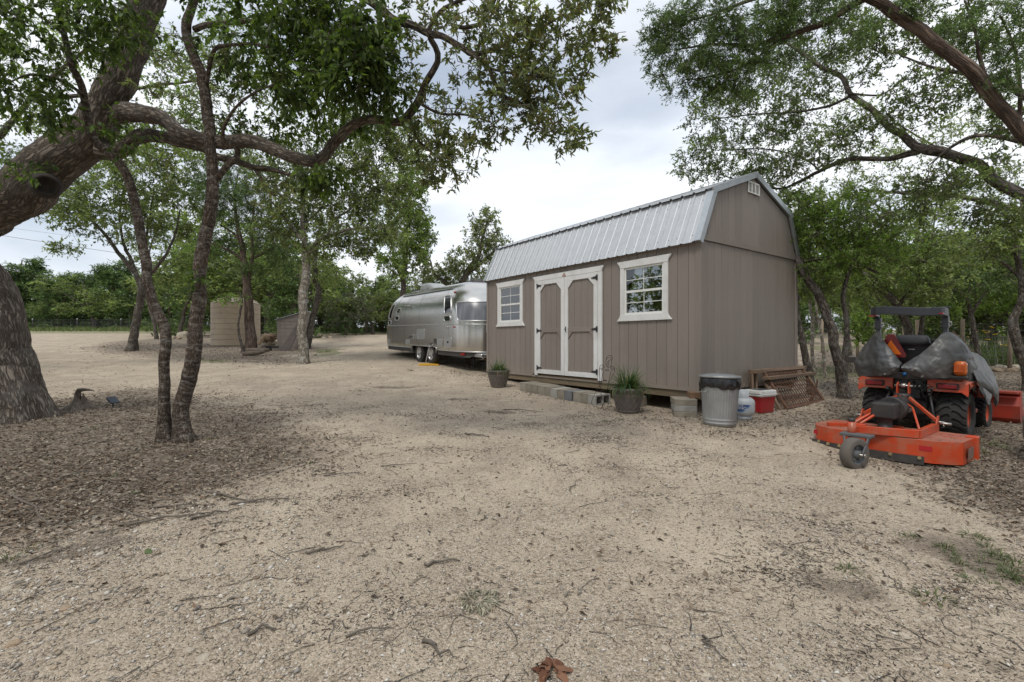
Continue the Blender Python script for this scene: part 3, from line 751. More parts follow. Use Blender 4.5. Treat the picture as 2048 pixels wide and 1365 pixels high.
# step of hollow concrete blocks, laid with the cores sideways
tone = [4, 1, 1, 0, 1, 2, 1, 3, 4, 1, 2][::-1]
where = ['at the trellis end of the door step, its hollow cores showing', 'second from the trellis end of the door step', 'third from the trellis end of the door step', 'dark grey, fourth from the trellis end of the door step', 'fifth from the trellis end of the door step', 'pale grey, sixth from the trellis end of the door step', 'middle of the door step, seventh from the trellis end', 'fourth from the far end of the door step', 'third from the far end of the door step', 'second from the far end of the door step', 'at the far end of the door step beside the small pot']
for i in range(11):
    uu = 1.645 + i * 0.1955
    vv = -0.545 + (0.03 if i < 3 else 0.0) + random.uniform(-0.008, 0.008) - 0.001 * i
    x, y, z = SH(vv, uu)
    z0 = gz1(*SH(vv, 2.6)[:2]); zt = (SHZ - 0.17) * 0.35 + 0.65 * (z + 0.165)
    a, b, hh = 0.194, 0.095, 0.19
    mb = MB()
    # webs: three across v, top and bottom shells
    mb.box((-a, -b, -0.03), (a, b, 0.0)); mb.box((-a, -b, -hh), (a, b, -hh + 0.03))
    for c in (-a, -0.016, a - 0.032): mb.box((c, -b, -hh + 0.03), (c + 0.032, b, -0.03))
    o = mb.build('concrete_block', M_CONC[tone[i]], None, bevel=0.004)
    o.location = (x, y, z + 0.175 + random.uniform(-0.004, 0.004)); o.rotation_euler = (random.uniform(-0.01, 0.01), random.uniform(-0.02, 0.02), TH + random.uniform(-0.015, 0.015))
    tag(o, 'hollow concrete block ' + where[i], 'concrete block', 'blocks of the door step')
# pier under the corner
x0, y0 = 2.69, 7.36
zb0 = gz1(x0, y0)
for i, nm in enumerate(('bottom', 'middle', 'top')):
    o = MB().box((-0.165, -0.20, 0), (0.165, 0.20, 0.094)).build('concrete_slab', M_CONC[2 if i == 1 else 0], None, bevel=0.006)
    o.location = (x0 + random.uniform(-.008, .008), y0 + 0.012 * i, zb0 + 0.0955 * i - 0.015); o.rotation_euler = (0, 0, R(-13 + 2 * i))
    tag(o, 'flat concrete slab, %s of the stack under the shed corner beside the bin' % nm, 'concrete slab', 'slabs stacked under the shed corner')
o = MB().box((-0.07, -0.15, 0), (0.09, 0.15, 0.09)).build('timber_shim', pm('shim_wood', (0.24, 0.14, 0.075), (0.13, 0.08, 0.045), rough=0.85, scale=8, bump=0.5), None, bevel=0.003)
o.location = (2.86, 7.45, zb0 + 0.272); o.rotation_euler = (0, 0, R(-10)); tag(o, 'rough brown timber shim between the slab stack and the shed', 'timber')
o = MB().box((-0.1, -0.19, 0), (0.1, 0.19, 0.19)).build('concrete_block', M_CONC[1], None, bevel=0.006)
x, y, z = SH(-0.05, 1.25); o.location = (x, y, z - 0.02); o.rotation_euler = (0, 0, TH + 0.2)
tag(o, 'single concrete block under the shed behind the large pot', 'concrete block')
o = MB().box((-0.1, -0.19, 0), (0.1, 0.19, 0.19)).build('concrete_block', M_CONC[0], None, bevel=0.006)
x, y, z = SH(0.12, 3.75); o.location = (x, y, z - 0.05); o.rotation_euler = (0, 0, TH)
tag(o, 'concrete block under the shed floor behind the far end of the step', 'concrete block')

# pots
M_POT = pm('brown_pot', (0.135, 0.115, 0.10), (0.085, 0.072, 0.064), rough=0.6, scale=7, bump=0.3, dirt=(0.21, 0.18, 0.155), dscale=5, damt=0.5)
M_POTL = pm('pot_relief', (0.22, 0.19, 0.165), (0.16, 0.14, 0.12), rough=0.6, scale=9)
M_SOILM = pm('potting_soil', (0.04, 0.028, 0.02), rough=1.0, bump=1, bscale=60)
M_BLADE = attr_mat('grass_blade', 0.45, 0.4, 0.35, tint=(1.2, 1.25, 0.6))
def blades(n, hgt, spread, seed, base_r, cols, wid=0.010, droop=1.0, z0=0.0):
    """arching strap leaves, each a folded strip"""
    rg = np.random.default_rng(seed); V = []; F = []; C = []
    for i in range(n):
        a = rg.uniform(0, 2 * math.pi); r0 = base_r * math.sqrt(rg.uniform(0, 1)); L_ = hgt * rg.uniform(0.6, 1.15)
        lean = spread * rg.uniform(0.1, 1.0); p = np.array([r0 * math.cos(a), r0 * math.sin(a), z0])
        a += rg.normal(0, 0.5); d = np.array([math.cos(a), math.sin(a), 0]); s_ = np.array([-math.sin(a), math.cos(a), 0])
        el = math.pi / 2 - lean * 0.55; w_ = wid * rg.uniform(0.7, 1.2); o_ = len(V); ns = 7
        c = np.array(cols[rg.integers(len(cols))]) * rg.uniform(0.75, 1.2)
        for k_ in range(ns + 1):
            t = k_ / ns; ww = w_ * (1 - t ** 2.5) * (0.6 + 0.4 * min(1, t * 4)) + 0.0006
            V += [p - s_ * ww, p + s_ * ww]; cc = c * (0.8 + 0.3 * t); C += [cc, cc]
            el -= lean * droop * 0.42 * (0.4 + t)
            p = p + (d * math.cos(el) + np.array([0, 0, 1]) * math.sin(el)) * L_ / ns
        F += [(o_ + 2 * k_, o_ + 2 * k_ + 1, o_ + 2 * k_ + 3, o_ + 2 * k_ + 2) for k_ in range(ns)]
    return np.array(V), np.array(F), np.array(C)
def flower_pot(loc, label, seed, n, hg, s=1.0):
    t = thing('potted_plant', label, 'potted plant', loc, 0.4 * seed, 'pots along the shed wall')
    mb = MB(); mb.lathe([(0.0, 0.0), (0.155, 0.0), (0.165, 0.012), (0.17, 0.03), (0.245, 0.30), (0.247, 0.315), (0.252, 0.318), (0.252, 0.36), (0.262, 0.365), (0.272, 0.385), (0.268, 0.405), (0.25, 0.41), (0.235, 0.40), (0.225, 0.36), (0.0, 0.355)], 40, cap=False)
    mb.build('pot', M_POT, t)
    mb = MB()
    for k_ in range(14):
        for sg in (1, -1):
            pts = []
            for j in range(9):
                tt = j / 8; h_ = 0.05 + 0.235 * tt; r_ = 0.1745 + 0.075 * (h_ - 0.03) / 0.27 - 0.0005
                a = 2 * math.pi * k_ / 14 + sg * tt * 2 * math.pi / 14 * 1.5
                pts.append((r_ * math.cos(a), r_ * math.sin(a), h_))
            mb.tube(pts, 0.0042, 5)
    for h_, r_ in ((0.295, 0.2445), (0.045, 0.175)):
        mb.tube([(r_ * math.cos(a), r_ * math.sin(a), h_) for a in np.linspace(0, 2 * math.pi, 40, endpoint=False)], 0.006, 6, closed=True)
    mb.build('lattice_relief', M_POTL, t)
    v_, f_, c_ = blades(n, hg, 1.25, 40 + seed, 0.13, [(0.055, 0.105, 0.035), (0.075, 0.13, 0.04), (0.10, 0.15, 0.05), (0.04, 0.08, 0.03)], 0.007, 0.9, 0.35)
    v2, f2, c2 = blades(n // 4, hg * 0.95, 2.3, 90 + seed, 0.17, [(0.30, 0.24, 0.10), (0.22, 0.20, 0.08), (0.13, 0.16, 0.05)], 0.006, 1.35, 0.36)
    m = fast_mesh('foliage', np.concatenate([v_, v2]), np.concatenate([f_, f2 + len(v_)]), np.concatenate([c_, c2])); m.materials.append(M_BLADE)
    new_obj('foliage', m, t)
    MB().lathe([(0.0, 0.36), (0.1, 0.372), (0.226, 0.362)], 24, cap=False).build('soil', M_SOILM, t)
    t.scale = (s, s, s)
    return t
x, y = 1.88, 7.62; flower_pot((x, y, gz1(x, y) - 0.01), 'large lattice pot with lush arching strap leaves at right of the door step', 1, 230, 0.46, 1.0)
x, y = -0.30, 10.45; flower_pot((x, y, gz1(x, y) - 0.01), 'lattice pot with short upright grass at the far end of the shed', 2, 170, 0.36, 0.95)

# wire garden figure and pyramid trellis
def wires(name, label, cat, loc, lines, sc, r=0.0035, yaw=0.0):
    t = thing(name, label, cat, loc, yaw)
    for ln in lines:
        pts = [Vector((p[0] * sc, (p[2] if len(p) > 2 else 0.0), p[1] * sc)) for p in ln]
        # smooth the polyline
        q = [pts[0]]
        for i in range(len(pts) - 1):
            p0, p1, p2, p3 = pts[max(i - 1, 0)], pts[i], pts[i + 1], pts[min(i + 2, len(pts) - 1)]
            for s_ in (0.25, 0.5, 0.75, 1.0):
                q.append(0.5 * ((2 * p1) + (p2 - p0) * s_ + (2 * p0 - 5 * p1 + 4 * p2 - p3) * s_ ** 2 + (-p0 + 3 * p1 - 3 * p2 + p3) * s_ ** 3))
        MB().tube(q, r, 6).build('wire', M_WIRE, t)
    return t
def zz(l, cx=1270, by=830): return [(a - cx, by - b) for a, b in l]
def spiral(cx, cy, r0, turns, a0, sg=1): return [(cx + r0 * (1 - k_ / 16) * math.cos(a0 + sg * k_ / 16 * turns * 6.28), cy + r0 * (1 - k_ / 16) * math.sin(a0 + sg * k_ / 16 * turns * 6.28)) for k_ in range(15)]
fig = [zz([(1318, 130), (1330, 95), (1362, 82), (1395, 95), (1405, 130), (1392, 150)]),
       zz([(1350 + 40 * math.cos(a), 180 + 68 * math.sin(a)) for a in np.linspace(0, 6.28, 18)]),
       zz([(1325, 220), (1340, 170), (1358, 148), (1340, 240)]),
       zz([(1290, 250), (1270, 215), (1240, 215), (1220, 260), (1225, 400), (1222, 470), (1235, 560), (1245, 610)]),
       zz(spiral(1250, 272, 24, 1.3, 3.1)), zz(spiral(1408, 275, 26, 1.3, 0.2, -1)), zz(spiral(1312, 282, 15, 1.2, 0)), zz(spiral(1342, 286, 15, 1.2, 3)),
       zz([(1375, 260), (1390, 236), (1415, 230), (1437, 265), (1430, 310), (1400, 370), (1350, 460), (1332, 550), (1328, 650)]),
       zz([(1382, 300), (1360, 400), (1345, 480), (1338, 560)]), zz([(1272, 300), (1250, 420), (1240, 540)]),
       zz([(1230, 480), (1195, 540), (1150, 610), (1112, 700), (1114, 750), (1150, 775)]),
       zz([(1175, 770), (1200, 806), (1245, 806), (1262, 760), (1285, 826), (1330, 792), (1345, 720), (1310, 610), (1285, 560), (1235, 575)]),
       zz([(1240, 600), (1262, 660), (1285, 720), (1262, 760)])]
x, y = G(1206, 821); wires('wire_garden_figure', 'dark scrolled wire garden figure standing beside the door step', 'garden ornament', (x, y, gz1(x, y)), fig, 0.1465 / FPX * y, 0.004, 0.15)
def zq(l): return [(a - 1140, 590 - b) for a, b in l]
pyr = [zq([(1158, 150), (1146, 110), (1160, 70), (1174, 110), (1158, 150)]), [(18, 440), (-30, 340, 0.02), (-80, 240, 0.04), (-100, 130, 0.05), (-100, 0, 0.05)],
       [(18, 440), (60, 280, 0.03), (66, 250, 0.03), (75, 0, 0.08)], [(18, 440), (-25, 340, -0.03), (-30, 270, -0.05), (-20, 0, -0.10)],
       [(-70, 270, 0.03), (0, 275, -0.05), (68, 255, 0.03), (0, 245, 0.07), (-70, 270, 0.03)], [(-95, 30, 0.05), (-20, 100, 0.0), (60, 160, 0.03)]]
x, y, z = SH(1.05, -0.22); wires('wire_trellis', 'rusty wire pyramid trellis leaning against the gable end of the shed', 'trellis', (x, y, z), pyr, 0.15625 / FPX * y, 0.0035, TH)

# galvanised bin, liner and lid
M_ZINC = pm('galvanised_bin', (0.37, 0.375, 0.37), (0.30, 0.305, 0.305), rough=0.5, metal=0.55, scale=5, bump=0.1, dirt=(0.26, 0.25, 0.23), dscale=4, damt=0.5)
M_LINER = pm('black_bin_liner', (0.010, 0.010, 0.011), (0.02, 0.02, 0.022), rough=0.22, scale=8, bump=0.9, bscale=11, spec=0.6)
bx_, by_ = 2.92, 6.62
bz_ = gz1(bx_, by_)
can = thing('trash_can', 'galvanised steel trash can with fluted sides and its lid on', 'trash can', (bx_, by_, bz_ - 0.005), 0.3, rot=(R(-1.0), R(1.5), 0.3))
H_ = 0.665
mb = MB(); rows = []
nseg = 160
for hh, rr, fl in ((0.0, 0.205, 0), (0.0, 0.213, 0), (0.03, 0.214, 0), (0.036, 0.219, 0), (0.046, 0.219, 0), (0.052, 0.215, 0), (0.075, 0.216, 0), (0.082, 0.221, 0), (0.092, 0.221, 0), (0.098, 0.217, 0), (0.115, 0.218, 0.2), (0.135, 0.219, 1), (0.50, 0.243, 1), (0.52, 0.244, 0.2), (0.60, 0.249, 0), (H_ - 0.01, 0.252, 0), (H_, 0.256, 0), (H_, 0.248, 0)):
    rows.append([((rr + fl * 0.003 * (1 if (j // 2) % 2 else -1)) * math.cos(2 * math.pi * j / nseg), (rr + fl * 0.003 * (1 if (j // 2) % 2 else -1)) * math.sin(2 * math.pi * j / nseg), hh) for j in range(nseg)])
mb.grid(rows, True, True); mb.build('body', M_ZINC, can)
mb = MB(); mb.lathe([(0.262, H_ + 0.002), (0.276, H_ + 0.002), (0.280, H_ + 0.012), (0.276, H_ + 0.026), (0.266, H_ + 0.034), (0.255, H_ + 0.030), (0.22, H_ + 0.036), (0.215, H_ + 0.042), (0.12, H_ + 0.056), (0.0, H_ + 0.062)], 64, cap=False)
lid = mb.build('lid', M_ZINC, can)
mb = MB(); mb.tube([(-0.05, 0, H_ + 0.058), (-0.045, 0, H_ + 0.075), (0, 0, H_ + 0.082), (0.045, 0, H_ + 0.075), (0.05, 0, H_ + 0.058)], 0.005, 8); mb.build('handle', M_ZINC, lid)
for s_ in (1, -1):
    mb = MB(); mb.tube([(s_ * 0.236, -0.05, 0.50), (s_ * 0.275, -0.05, 0.47), (s_ * 0.275, 0.05, 0.47), (s_ * 0.236, 0.05, 0.50)], 0.006, 8); mb.build('handle', M_ZINC, can)
mb = MB(); rows = []; rg = np.random.default_rng(5)
nn_ = 96
low = [0.17 + 0.035 * math.sin(2 * math.pi * j / nn_ * 1 + 0.6) + 0.02 * math.sin(2 * math.pi * j / nn_ * 3 + 1) + 0.008 * math.sin(2 * math.pi * j / nn_ * 11) for j in range(nn_)]
for i in range(12):
    t = i / 11; r = []
    for j in range(nn_):
        a = 2 * math.pi * j / nn_; hh = H_ + 0.0 - low[j] * t
        rr = 0.247 + 0.0092 * 1 + 0.012 * math.sin(t * 3.1) + 0.006 * math.sin(a * 14 + 5 * t) * t + 0.005 * math.sin(a * 23 - 4 * t) * t + 0.004
        r.append((rr * math.cos(a), rr * math.sin(a), hh))
    rows.append(r)
mb.grid(rows, True, True)
ln_ = mb.build('bin_liner', M_LINER, None, solid=0.001); ln_.location = can.location; ln_.rotation_euler = can.rotation_euler
tag(ln_, 'black plastic bin liner folded over the rim of the trash can', 'bin liner')

# gas bottle
M_LPG = pm('grey_gas_paint', (0.50, 0.52, 0.53), (0.44, 0.46, 0.47), rough=0.35, scale=5, dirt=(0.33, 0.33, 0.32), dscale=5, damt=0.5)
M_BLUE = pm('blue_print', (0.035, 0.075, 0.19), (0.045, 0.09, 0.22), rough=0.4, scale=9)
M_PALEB = pm('pale_blue_print', (0.25, 0.38, 0.55), rough=0.4)
M_WPRINT = pm('white_print', (0.72, 0.74, 0.76), rough=0.4)
gx_, gy_ = 3.47, 7.05
gas = thing('propane_tank', 'grey propane tank with a blue label between the trash can and red cooler', 'gas bottle', (gx_, gy_, gz1(gx_, gy_)), 0)
RT = 0.156
MB().lathe([(0.0, 0.045), (0.06, 0.047), (0.11, 0.06), (0.14, 0.085), (RT, 0.13), (RT, 0.25), (0.148, 0.285), (0.12, 0.32), (0.08, 0.338), (0.0, 0.342)], 40, cap=False).build('body', M_LPG, gas)
MB().lathe([(0.108, 0.0), (0.112, 0.0), (0.114, 0.06), (0.108, 0.06)], 32, cap=False).build('foot_ring', M_LPG, gas)
mb = MB()
for a0, a1, h0, h1 in ((0.6, 5.0, 0.315, 0.44),):
    rows = [[(rr * math.cos(a), rr * math.sin(a), hh) for a in np.linspace(a0, a1, 28)] for rr, hh in ((0.108, h0), (0.108, h1), (0.104, h1), (0.104, h0))]
    mb.grid(rows, True)
mb.build('collar', M_LPG, gas)
mb = MB(); mb.cyl((0, 0, 0.34), (0, 0, 0.40), 0.02, n=12); mb.cyl((0, 0, 0.375), (0.0, -0.06, 0.375), 0.016, n=10); mb.cyl((0, 0, 0.40), (0, 0, 0.425), 0.03, n=10)
mb.build('valve', M_BLACK, gas)
def wrap_patch(parent, name, mt, a0, a1, poly_lo, poly_hi, rr, n=24):
    rows = [[(rr * math.cos(a), rr * math.sin(a), f_(a)) for a in np.linspace(a0, a1, n)] for f_ in (poly_lo, poly_hi)]
    return MB().grid(rows, True).build(name, mt, parent)
A0 = math.radians(-118)
lab = wrap_patch(gas, 'label', M_BLUE, A0 - 1.0, A0 + 0.55, lambda a: 0.135 + 0.085 * max(0, min(1, (a - A0 + 0.1) / 0.65)) ** 1.4, lambda a: 0.235, RT + 0.0012)
wrap_patch(gas, 'label_edge', M_PALEB, A0 - 1.0, A0 + 0.68, lambda a: 0.124 + 0.085 * max(0, min(1, (a - A0 + 0.1) / 0.78)) ** 1.4, lambda a: 0.236, RT + 0.0006)
def wrap_text(txt, size, a_c, z, rr, parent, mt):
    cu = bpy.data.curves.new('text', 'FONT'); cu.body = txt; cu.size = size; cu.align_x = 'CENTER'; cu.fill_mode = 'FRONT'; cu.resolution_u = 3
    o = bpy.data.objects.new('text', cu); COL.objects.link(o)
    dg = bpy.context.evaluated_depsgraph_get(); dg.update()
    m = bpy.data.meshes.new_from_object(o.evaluated_get(dg)); bpy.data.objects.remove(o)
    for v_ in m.vertices:
        a = a_c + v_.co.x / rr; v_.co = Vector((rr * math.cos(a), rr * math.sin(a), z + v_.co.y))
    m.materials.clear(); m.materials.append(mt); m.name = 'lettering'
    return new_obj('lettering', m, parent)
wrap_text('RHINO', 0.058, A0 - 0.28, 0.165, RT + 0.0022, lab, M_WPRINT)
wrap_text('BLUE', 0.034, A0 - 0.22, 0.208, RT + 0.0022, lab, M_WPRINT)

# red cooler
M_RED = pm('red_plastic', (0.37, 0.018, 0.022), (0.31, 0.015, 0.018), rough=0.4, scale=4, dirt=(0.25, 0.06, 0.05), dscale=4, damt=0.4)
M_WPL = pm('white_plastic', (0.62, 0.62, 0.60), (0.55, 0.55, 0.53), rough=0.4, scale=5, dirt=(0.40, 0.38, 0.35), dscale=5, damt=0.5)
x, y = 4.02, 7.62
clr = thing('cooler', 'red picnic cooler with a white lid beside the propane tank', 'cooler', (x, y, gz1(x, y)), TH - 0.15)
def taper_box(mb, wx, wy, z0, z1, s0, s1):
    a = [(sx * wx / 2 * s0, sy * wy / 2 * s0, z0) for sx, sy in ((-1, -1), (1, -1), (1, 1), (-1, 1))]
    b = [(sx * wx / 2 * s1, sy * wy / 2 * s1, z1) for sx, sy in ((-1, -1), (1, -1), (1, 1), (-1, 1))]
    return mb._add(a + b, [(3, 2, 1, 0), (4, 5, 6, 7), (0, 1, 5, 4), (1, 2, 6, 5), (2, 3, 7, 6), (3, 0, 4, 7)])
taper_box(MB(), 0.37, 0.29, 0.0, 0.265, 0.88, 1.0).build('body', M_RED, clr, bevel=0.02, seg=3)
taper_box(MB(), 0.385, 0.305, 0.262, 0.295, 1.0, 1.01).build('rim', M_WPL, clr, bevel=0.008, seg=2)
taper_box(MB(), 0.40, 0.32, 0.297, 0.365, 1.0, 0.96).build('lid', M_WPL, clr, bevel=0.018, seg=3)
MB().box((-0.14, -0.1, 0.3645), (0.14, 0.1, 0.370)).build('lid_pad', pm('dark_pad', (0.05, 0.05, 0.055), rough=0.7), clr, bevel=0.002)
mb = MB(); mb.tube([(-0.205, -0.02, 0.28), (-0.215, -0.165, 0.29), (-0.19, -0.172, 0.30), (0.19, -0.172, 0.30), (0.215, -0.165, 0.29), (0.205, -0.02, 0.28)], 0.008, 8); mb.build('handle', M_WPL, clr)

# rusty grate in a timber frame, planks on top
x, y, z = SH(2.33, -0.60)
gr = thing('rusty_grate', 'rusty iron grate in a timber frame leaning against the shed gable', 'grate', (x, y, z - 0.01), TH, rot=(R(-33), 0, TH))
gw, gh = 1.52, 0.72
for i in range(17): MB().box((-gw / 2 + 0.04 + i * (gw - 0.08) / 16 - 0.006, -0.010, 0.03), (-gw / 2 + 0.04 + i * (gw - 0.08) / 16 + 0.006, 0.002, gh - 0.03)).build('bar', M_RUST, gr)
for i in range(8): MB().box((-gw / 2 + 0.03, 0.0025, 0.06 + i * (gh - 0.12) / 7 - 0.007), (gw / 2 - 0.03, 0.012, 0.06 + i * (gh - 0.12) / 7 + 0.007)).build('bar', M_RUST, gr)
MB().box((-gw / 2 - 0.03, -0.02, 0), (gw / 2 + 0.03, 0.025, 0.045)).build('frame_rail', M_RUST, gr, bevel=0.004)
MB().box((-gw / 2 - 0.05, -0.025, gh - 0.02), (gw / 2 + 0.05, 0.03, gh + 0.045)).build('frame_rail', M_OLDWOOD, gr, bevel=0.004)
for s_ in (-1, 1): MB().box((s_ * (gw / 2) - 0.025, -0.022, 0.046), (s_ * (gw / 2) + 0.025, 0.024, gh - 0.021)).build('frame_rail', M_OLDWOOD if s_ > 0 else M_RUST, gr, bevel=0.004)
def plank(p, q, w_, h_, name, label, mt=M_OLDWOOD, cat='plank', up=(0, 0, 1), group=None):
    p, q = Vector(p), Vector(q); ln = (q - p).length
    d = (q - p).normalized(); u_ = Vector(up)
    if abs(d.dot(u_)) > 0.97: u_ = Vector((1, 0, 0))
    xx = d.cross(u_).normalized(); zz_ = xx.cross(d)
    o = MB().box((0, -w_ / 2, -h_ / 2), (ln, w_ / 2, h_ / 2)).build(name, mt, None, bevel=0.003)
    o.matrix_world = Matrix.Translation(p) @ Matrix((d, zz_.cross(d), zz_)).transposed().to_4x4()
    return tag(o, label, cat, group)
def SV(v_, u_, w_): return Vector(SH(v_, u_, w_))
plank(SV(1.30, -0.16, 0.275), SV(3.36, -0.10, 0.275), 0.16, 0.06, 'plank', 'thick brown plank lying along the wall on top of the grate, upper one', group='planks over the grate')
plank(SV(1.48, -0.30, 0.165), SV(3.42, -0.26, 0.17), 0.13, 0.05, 'plank', 'thick brown plank below the upper plank over the grate', group='planks over the grate')
plank(SV(1.46, -0.55, -0.36), SV(1.56, -0.24, 0.10), 0.05, 0.04, 'stake', 'short pale stake propped against the near end of the grate', cat='stake')
for i, (a, b) in enumerate(((1.25, 1.30), (1.36, 1.44))):
    plank(SV(a, -0.20, -0.37), SV(b, -0.14, 0.235), 0.07, 0.03, 'upright_plank', ('dark upright board nearest the bin end holding up the plank ends', 'second dark upright board under the plank ends, nearer the grate')[i], cat='board')
plank(SV(1.62, -0.44, 0.02), SV(2.1, -0.42, -0.04), 0.05, 0.04, 'brace_plank', 'short brown board lying across the top corner of the grate', cat='board')
# curved rusty blade and stick by the tree
x, y = G(1628, 803)
mb = MB(); rows = []
for i in range(9):
    t = i / 8; rows.append([(0.10 * math.sin(t * 2.2) - 0.02 + w_, 0.05 * math.cos(t * 2), 0.42 * t) for w_ in (-0.035 * (1 - 0.6 * t), 0.035 * (1 - 0.6 * t))])
mb.grid(rows); o = mb.build('scrap_iron', M_RUST, None, solid=0.012); o.location = (x, y, gz1(x, y) - 0.01); o.rotation_euler = (0, 0, 0.4)
tag(o, 'curved rusty iron blade standing by the leaning tree', 'scrap iron')
# ================================================================== TRAILER
M_ALU = pm('polished_aluminium', (0.62, 0.605, 0.57), (0.57, 0.555, 0.525), rough=0.23, metal=1.0, scale=1.2, bump=0.05, bscale=2.2, rvar=0.05)
M_ALU2 = pm('satin_aluminium', (0.58, 0.58, 0.57), (0.52, 0.52, 0.51), rough=0.38, metal=1.0, scale=6)
M_DKGLASS = pm('tinted_glass', (0.012, 0.014, 0.016), (0.02, 0.022, 0.024), rough=0.03, scale=2, spec=0.8)
M_CURT = pm('curtain_behind_glass', (0.20, 0.21, 0.235), (0.10, 0.105, 0.12), rough=0.28, scale=1.0, stretch=(6, 6, 0.1), spec=0.4, detail=1)
M_SKIRT = pm('dark_chassis', (0.035, 0.033, 0.031), (0.055, 0.05, 0.045), rough=0.6, scale=6)
M_TYRE = pm('tyre_rubber', (0.020, 0.019, 0.018), (0.032, 0.029, 0.026), rough=0.85, scale=12, bump=0.2)
M_REDL = pm('red_lens', (0.30, 0.012, 0.012), rough=0.15)
M_AMBL = pm('amber_lens', (0.45, 0.11, 0.01), (0.36, 0.07, 0.006), rough=0.2, scale=14)
M_ACW = pm('white_shroud', (0.62, 0.62, 0.60), (0.55, 0.55, 0.53), rough=0.5, scale=3)
M_YEL = pm('yellow_plastic', (0.62, 0.36, 0.02), (0.55, 0.30, 0.015), rough=0.5, scale=6)

TRZ = math.atan2(0.8355, -0.55)
trailer = thing('travel_trailer', 'polished aluminium travel trailer with rounded ends parked beyond the shed', 'travel trailer', (-2.69, 15.3, 0.585), 0, rot=(0, -0.02, TRZ))
TXC, THL, THW, TRC = 1.125, 3.875, 1.225, 0.9
Z0, ZS, ZT = 0.50, 1.45, 2.68
def t_inset(z):
    if z <= ZS: return 0.02 * max(0, (0.7 - z) / 0.2) ** 2
    s = min(1.0, (z - ZS) / (ZT - ZS)); return THW * (1 - (1 - s ** 2.7) ** (1 / 2.7))
def e_inset(z):
    s = max(0.0, min(1.0, (z - 1.0) / (ZT - 1.0))); return 1.75 * (1 - (1 - s ** 2.3) ** (1 / 2.3)) + 0.05 * max(0, (1.0 - z))
SIDE, ARC, END = 2 * (THL - TRC), TRC * math.pi / 2, 2 * (THW - TRC)
def tp(q, z):
    """q: arc length on the base ring, 0 at the front of the straight left side, growing to the rear and round"""
    a, e_ = t_inset(z), e_inset(z)
    hw, hl = max(THW - a, 0.001), max(THL - e_, 0.6); rc = min(TRC, hw * 0.98 + 0.0005, hl)
    per = [SIDE, ARC, END, ARC, SIDE, ARC, END, ARC]; q = q % sum(per); i = 0
    while q > per[i]: q -= per[i]; i += 1
    f = q / per[i]; cy = -THW
    sx, sy = hl - rc, hw - rc
    if i == 0: p = (sx - 2 * sx * f, hw)
    elif i == 1: a_ = math.pi / 2 + f * math.pi / 2; p = (-sx + rc * math.cos(a_), sy + rc * math.sin(a_))
    elif i == 2: p = (-hl, sy - 2 * sy * f)
    elif i == 3: a_ = math.pi + f * math.pi / 2; p = (-sx + rc * math.cos(a_), -sy + rc * math.sin(a_))
    elif i == 4: p = (-sx + 2 * sx * f, -hw)
    elif i == 5: a_ = -math.pi / 2 + f * math.pi / 2; p = (sx + rc * math.cos(a_), -sy + rc * math.sin(a_))
    elif i == 6: p = (hl, -sy + 2 * sy * f)
    else: a_ = f * math.pi / 2; p = (sx + rc * math.cos(a_), sy + rc * math.sin(a_))
    return Vector((TXC + p[0], cy + p[1], z))
PER = 2 * (SIDE + END) + 4 * ARC
def tn(q, z):
    d1 = tp(q + 0.01, z) - tp(q - 0.01, z); d2 = tp(q, min(z + 0.01, ZT - 0.01)) - tp(q, z - 0.01)
    n_ = d2.cross(d1); c = tp(q, z) - Vector((TXC, -THW, 1.3))
    n_.normalize(); return n_ if n_.dot(c) > 0 else -n_
def qt(t): return (TXC + THL - TRC) - t            # straight left side: position t -> q
# shell
qs = []
for i, ln in enumerate([SIDE, ARC, END, ARC, SIDE, ARC, END, ARC]):
    k_ = 60 if i in (0, 4) else (14 if i % 2 else 6)
    s0 = sum([SIDE, ARC, END, ARC, SIDE, ARC, END, ARC][:i]); qs += [s0 + ln * j / k_ for j in range(k_)]
zs = [Z0, 0.6, 0.7, 0.9, 1.1, 1.3, 1.45] + [1.45 + (ZT - 1.45) * s for s in (0.1, 0.2, 0.3, 0.4, 0.5, 0.6, 0.7, 0.78, 0.85, 0.9, 0.94, 0.97, 0.985, 0.995, 1.0)]
mb = MB(); rows = [[tp(q, z) for q in qs] for z in zs]
vs_ = [p for r in rows for p in r]; W_ = len(qs); fs_ = []
for i in range(len(zs) - 1):
    for j in range(W_):
        j2 = (j + 1) % W_
        c = (rows[i][j] + rows[i + 1][j2]) / 2
        if i == 0 and -0.55 < c.x < 1.55: continue           # wheel arches both sides
        fs_.append((i * W_ + j, i * W_ + j2, (i + 1) * W_ + j2, (i + 1) * W_ + j))
mb._add(vs_, fs_, True); mb.build('shell', M_ALU, trailer)
# dark underside, skirt, wheel box
def skirt(q0, q1, n_=50):
    MB().grid([[tp(q0 + (q1 - q0) * k_ / n_, 0.5) - tn(q0 + (q1 - q0) * k_ / n_, 0.7) * 0.03 + Vector((0, 0, d)) for k_ in range(n_ + 1)] for d in (0.02, -0.13)], True).build('skirt', M_SKIRT, trailer)
skirt(-ARC - END - ARC - (TXC + THL - TRC - 1.55), qt(1.55)); skirt(qt(-0.55), SIDE + 2 * ARC + END + 1.5)
MB().box((TXC - THL + 1.0, -2 * THW + 0.06, 0.36), (-0.6, -0.06, 0.52)).box((1.6, -2 * THW + 0.06, 0.36), (TXC + THL - 1.0, -0.06, 0.52)).box((-0.599, -2 * THW + 0.5, 0.36), (1.599, -0.5, 0.52)).build('underframe', M_SKIRT, trailer)
MB().box((-0.6, -2 * THW + 0.03, 0.60), (1.6, -0.03, 0.62)).build('wheel_arch', M_SKIRT, trailer)
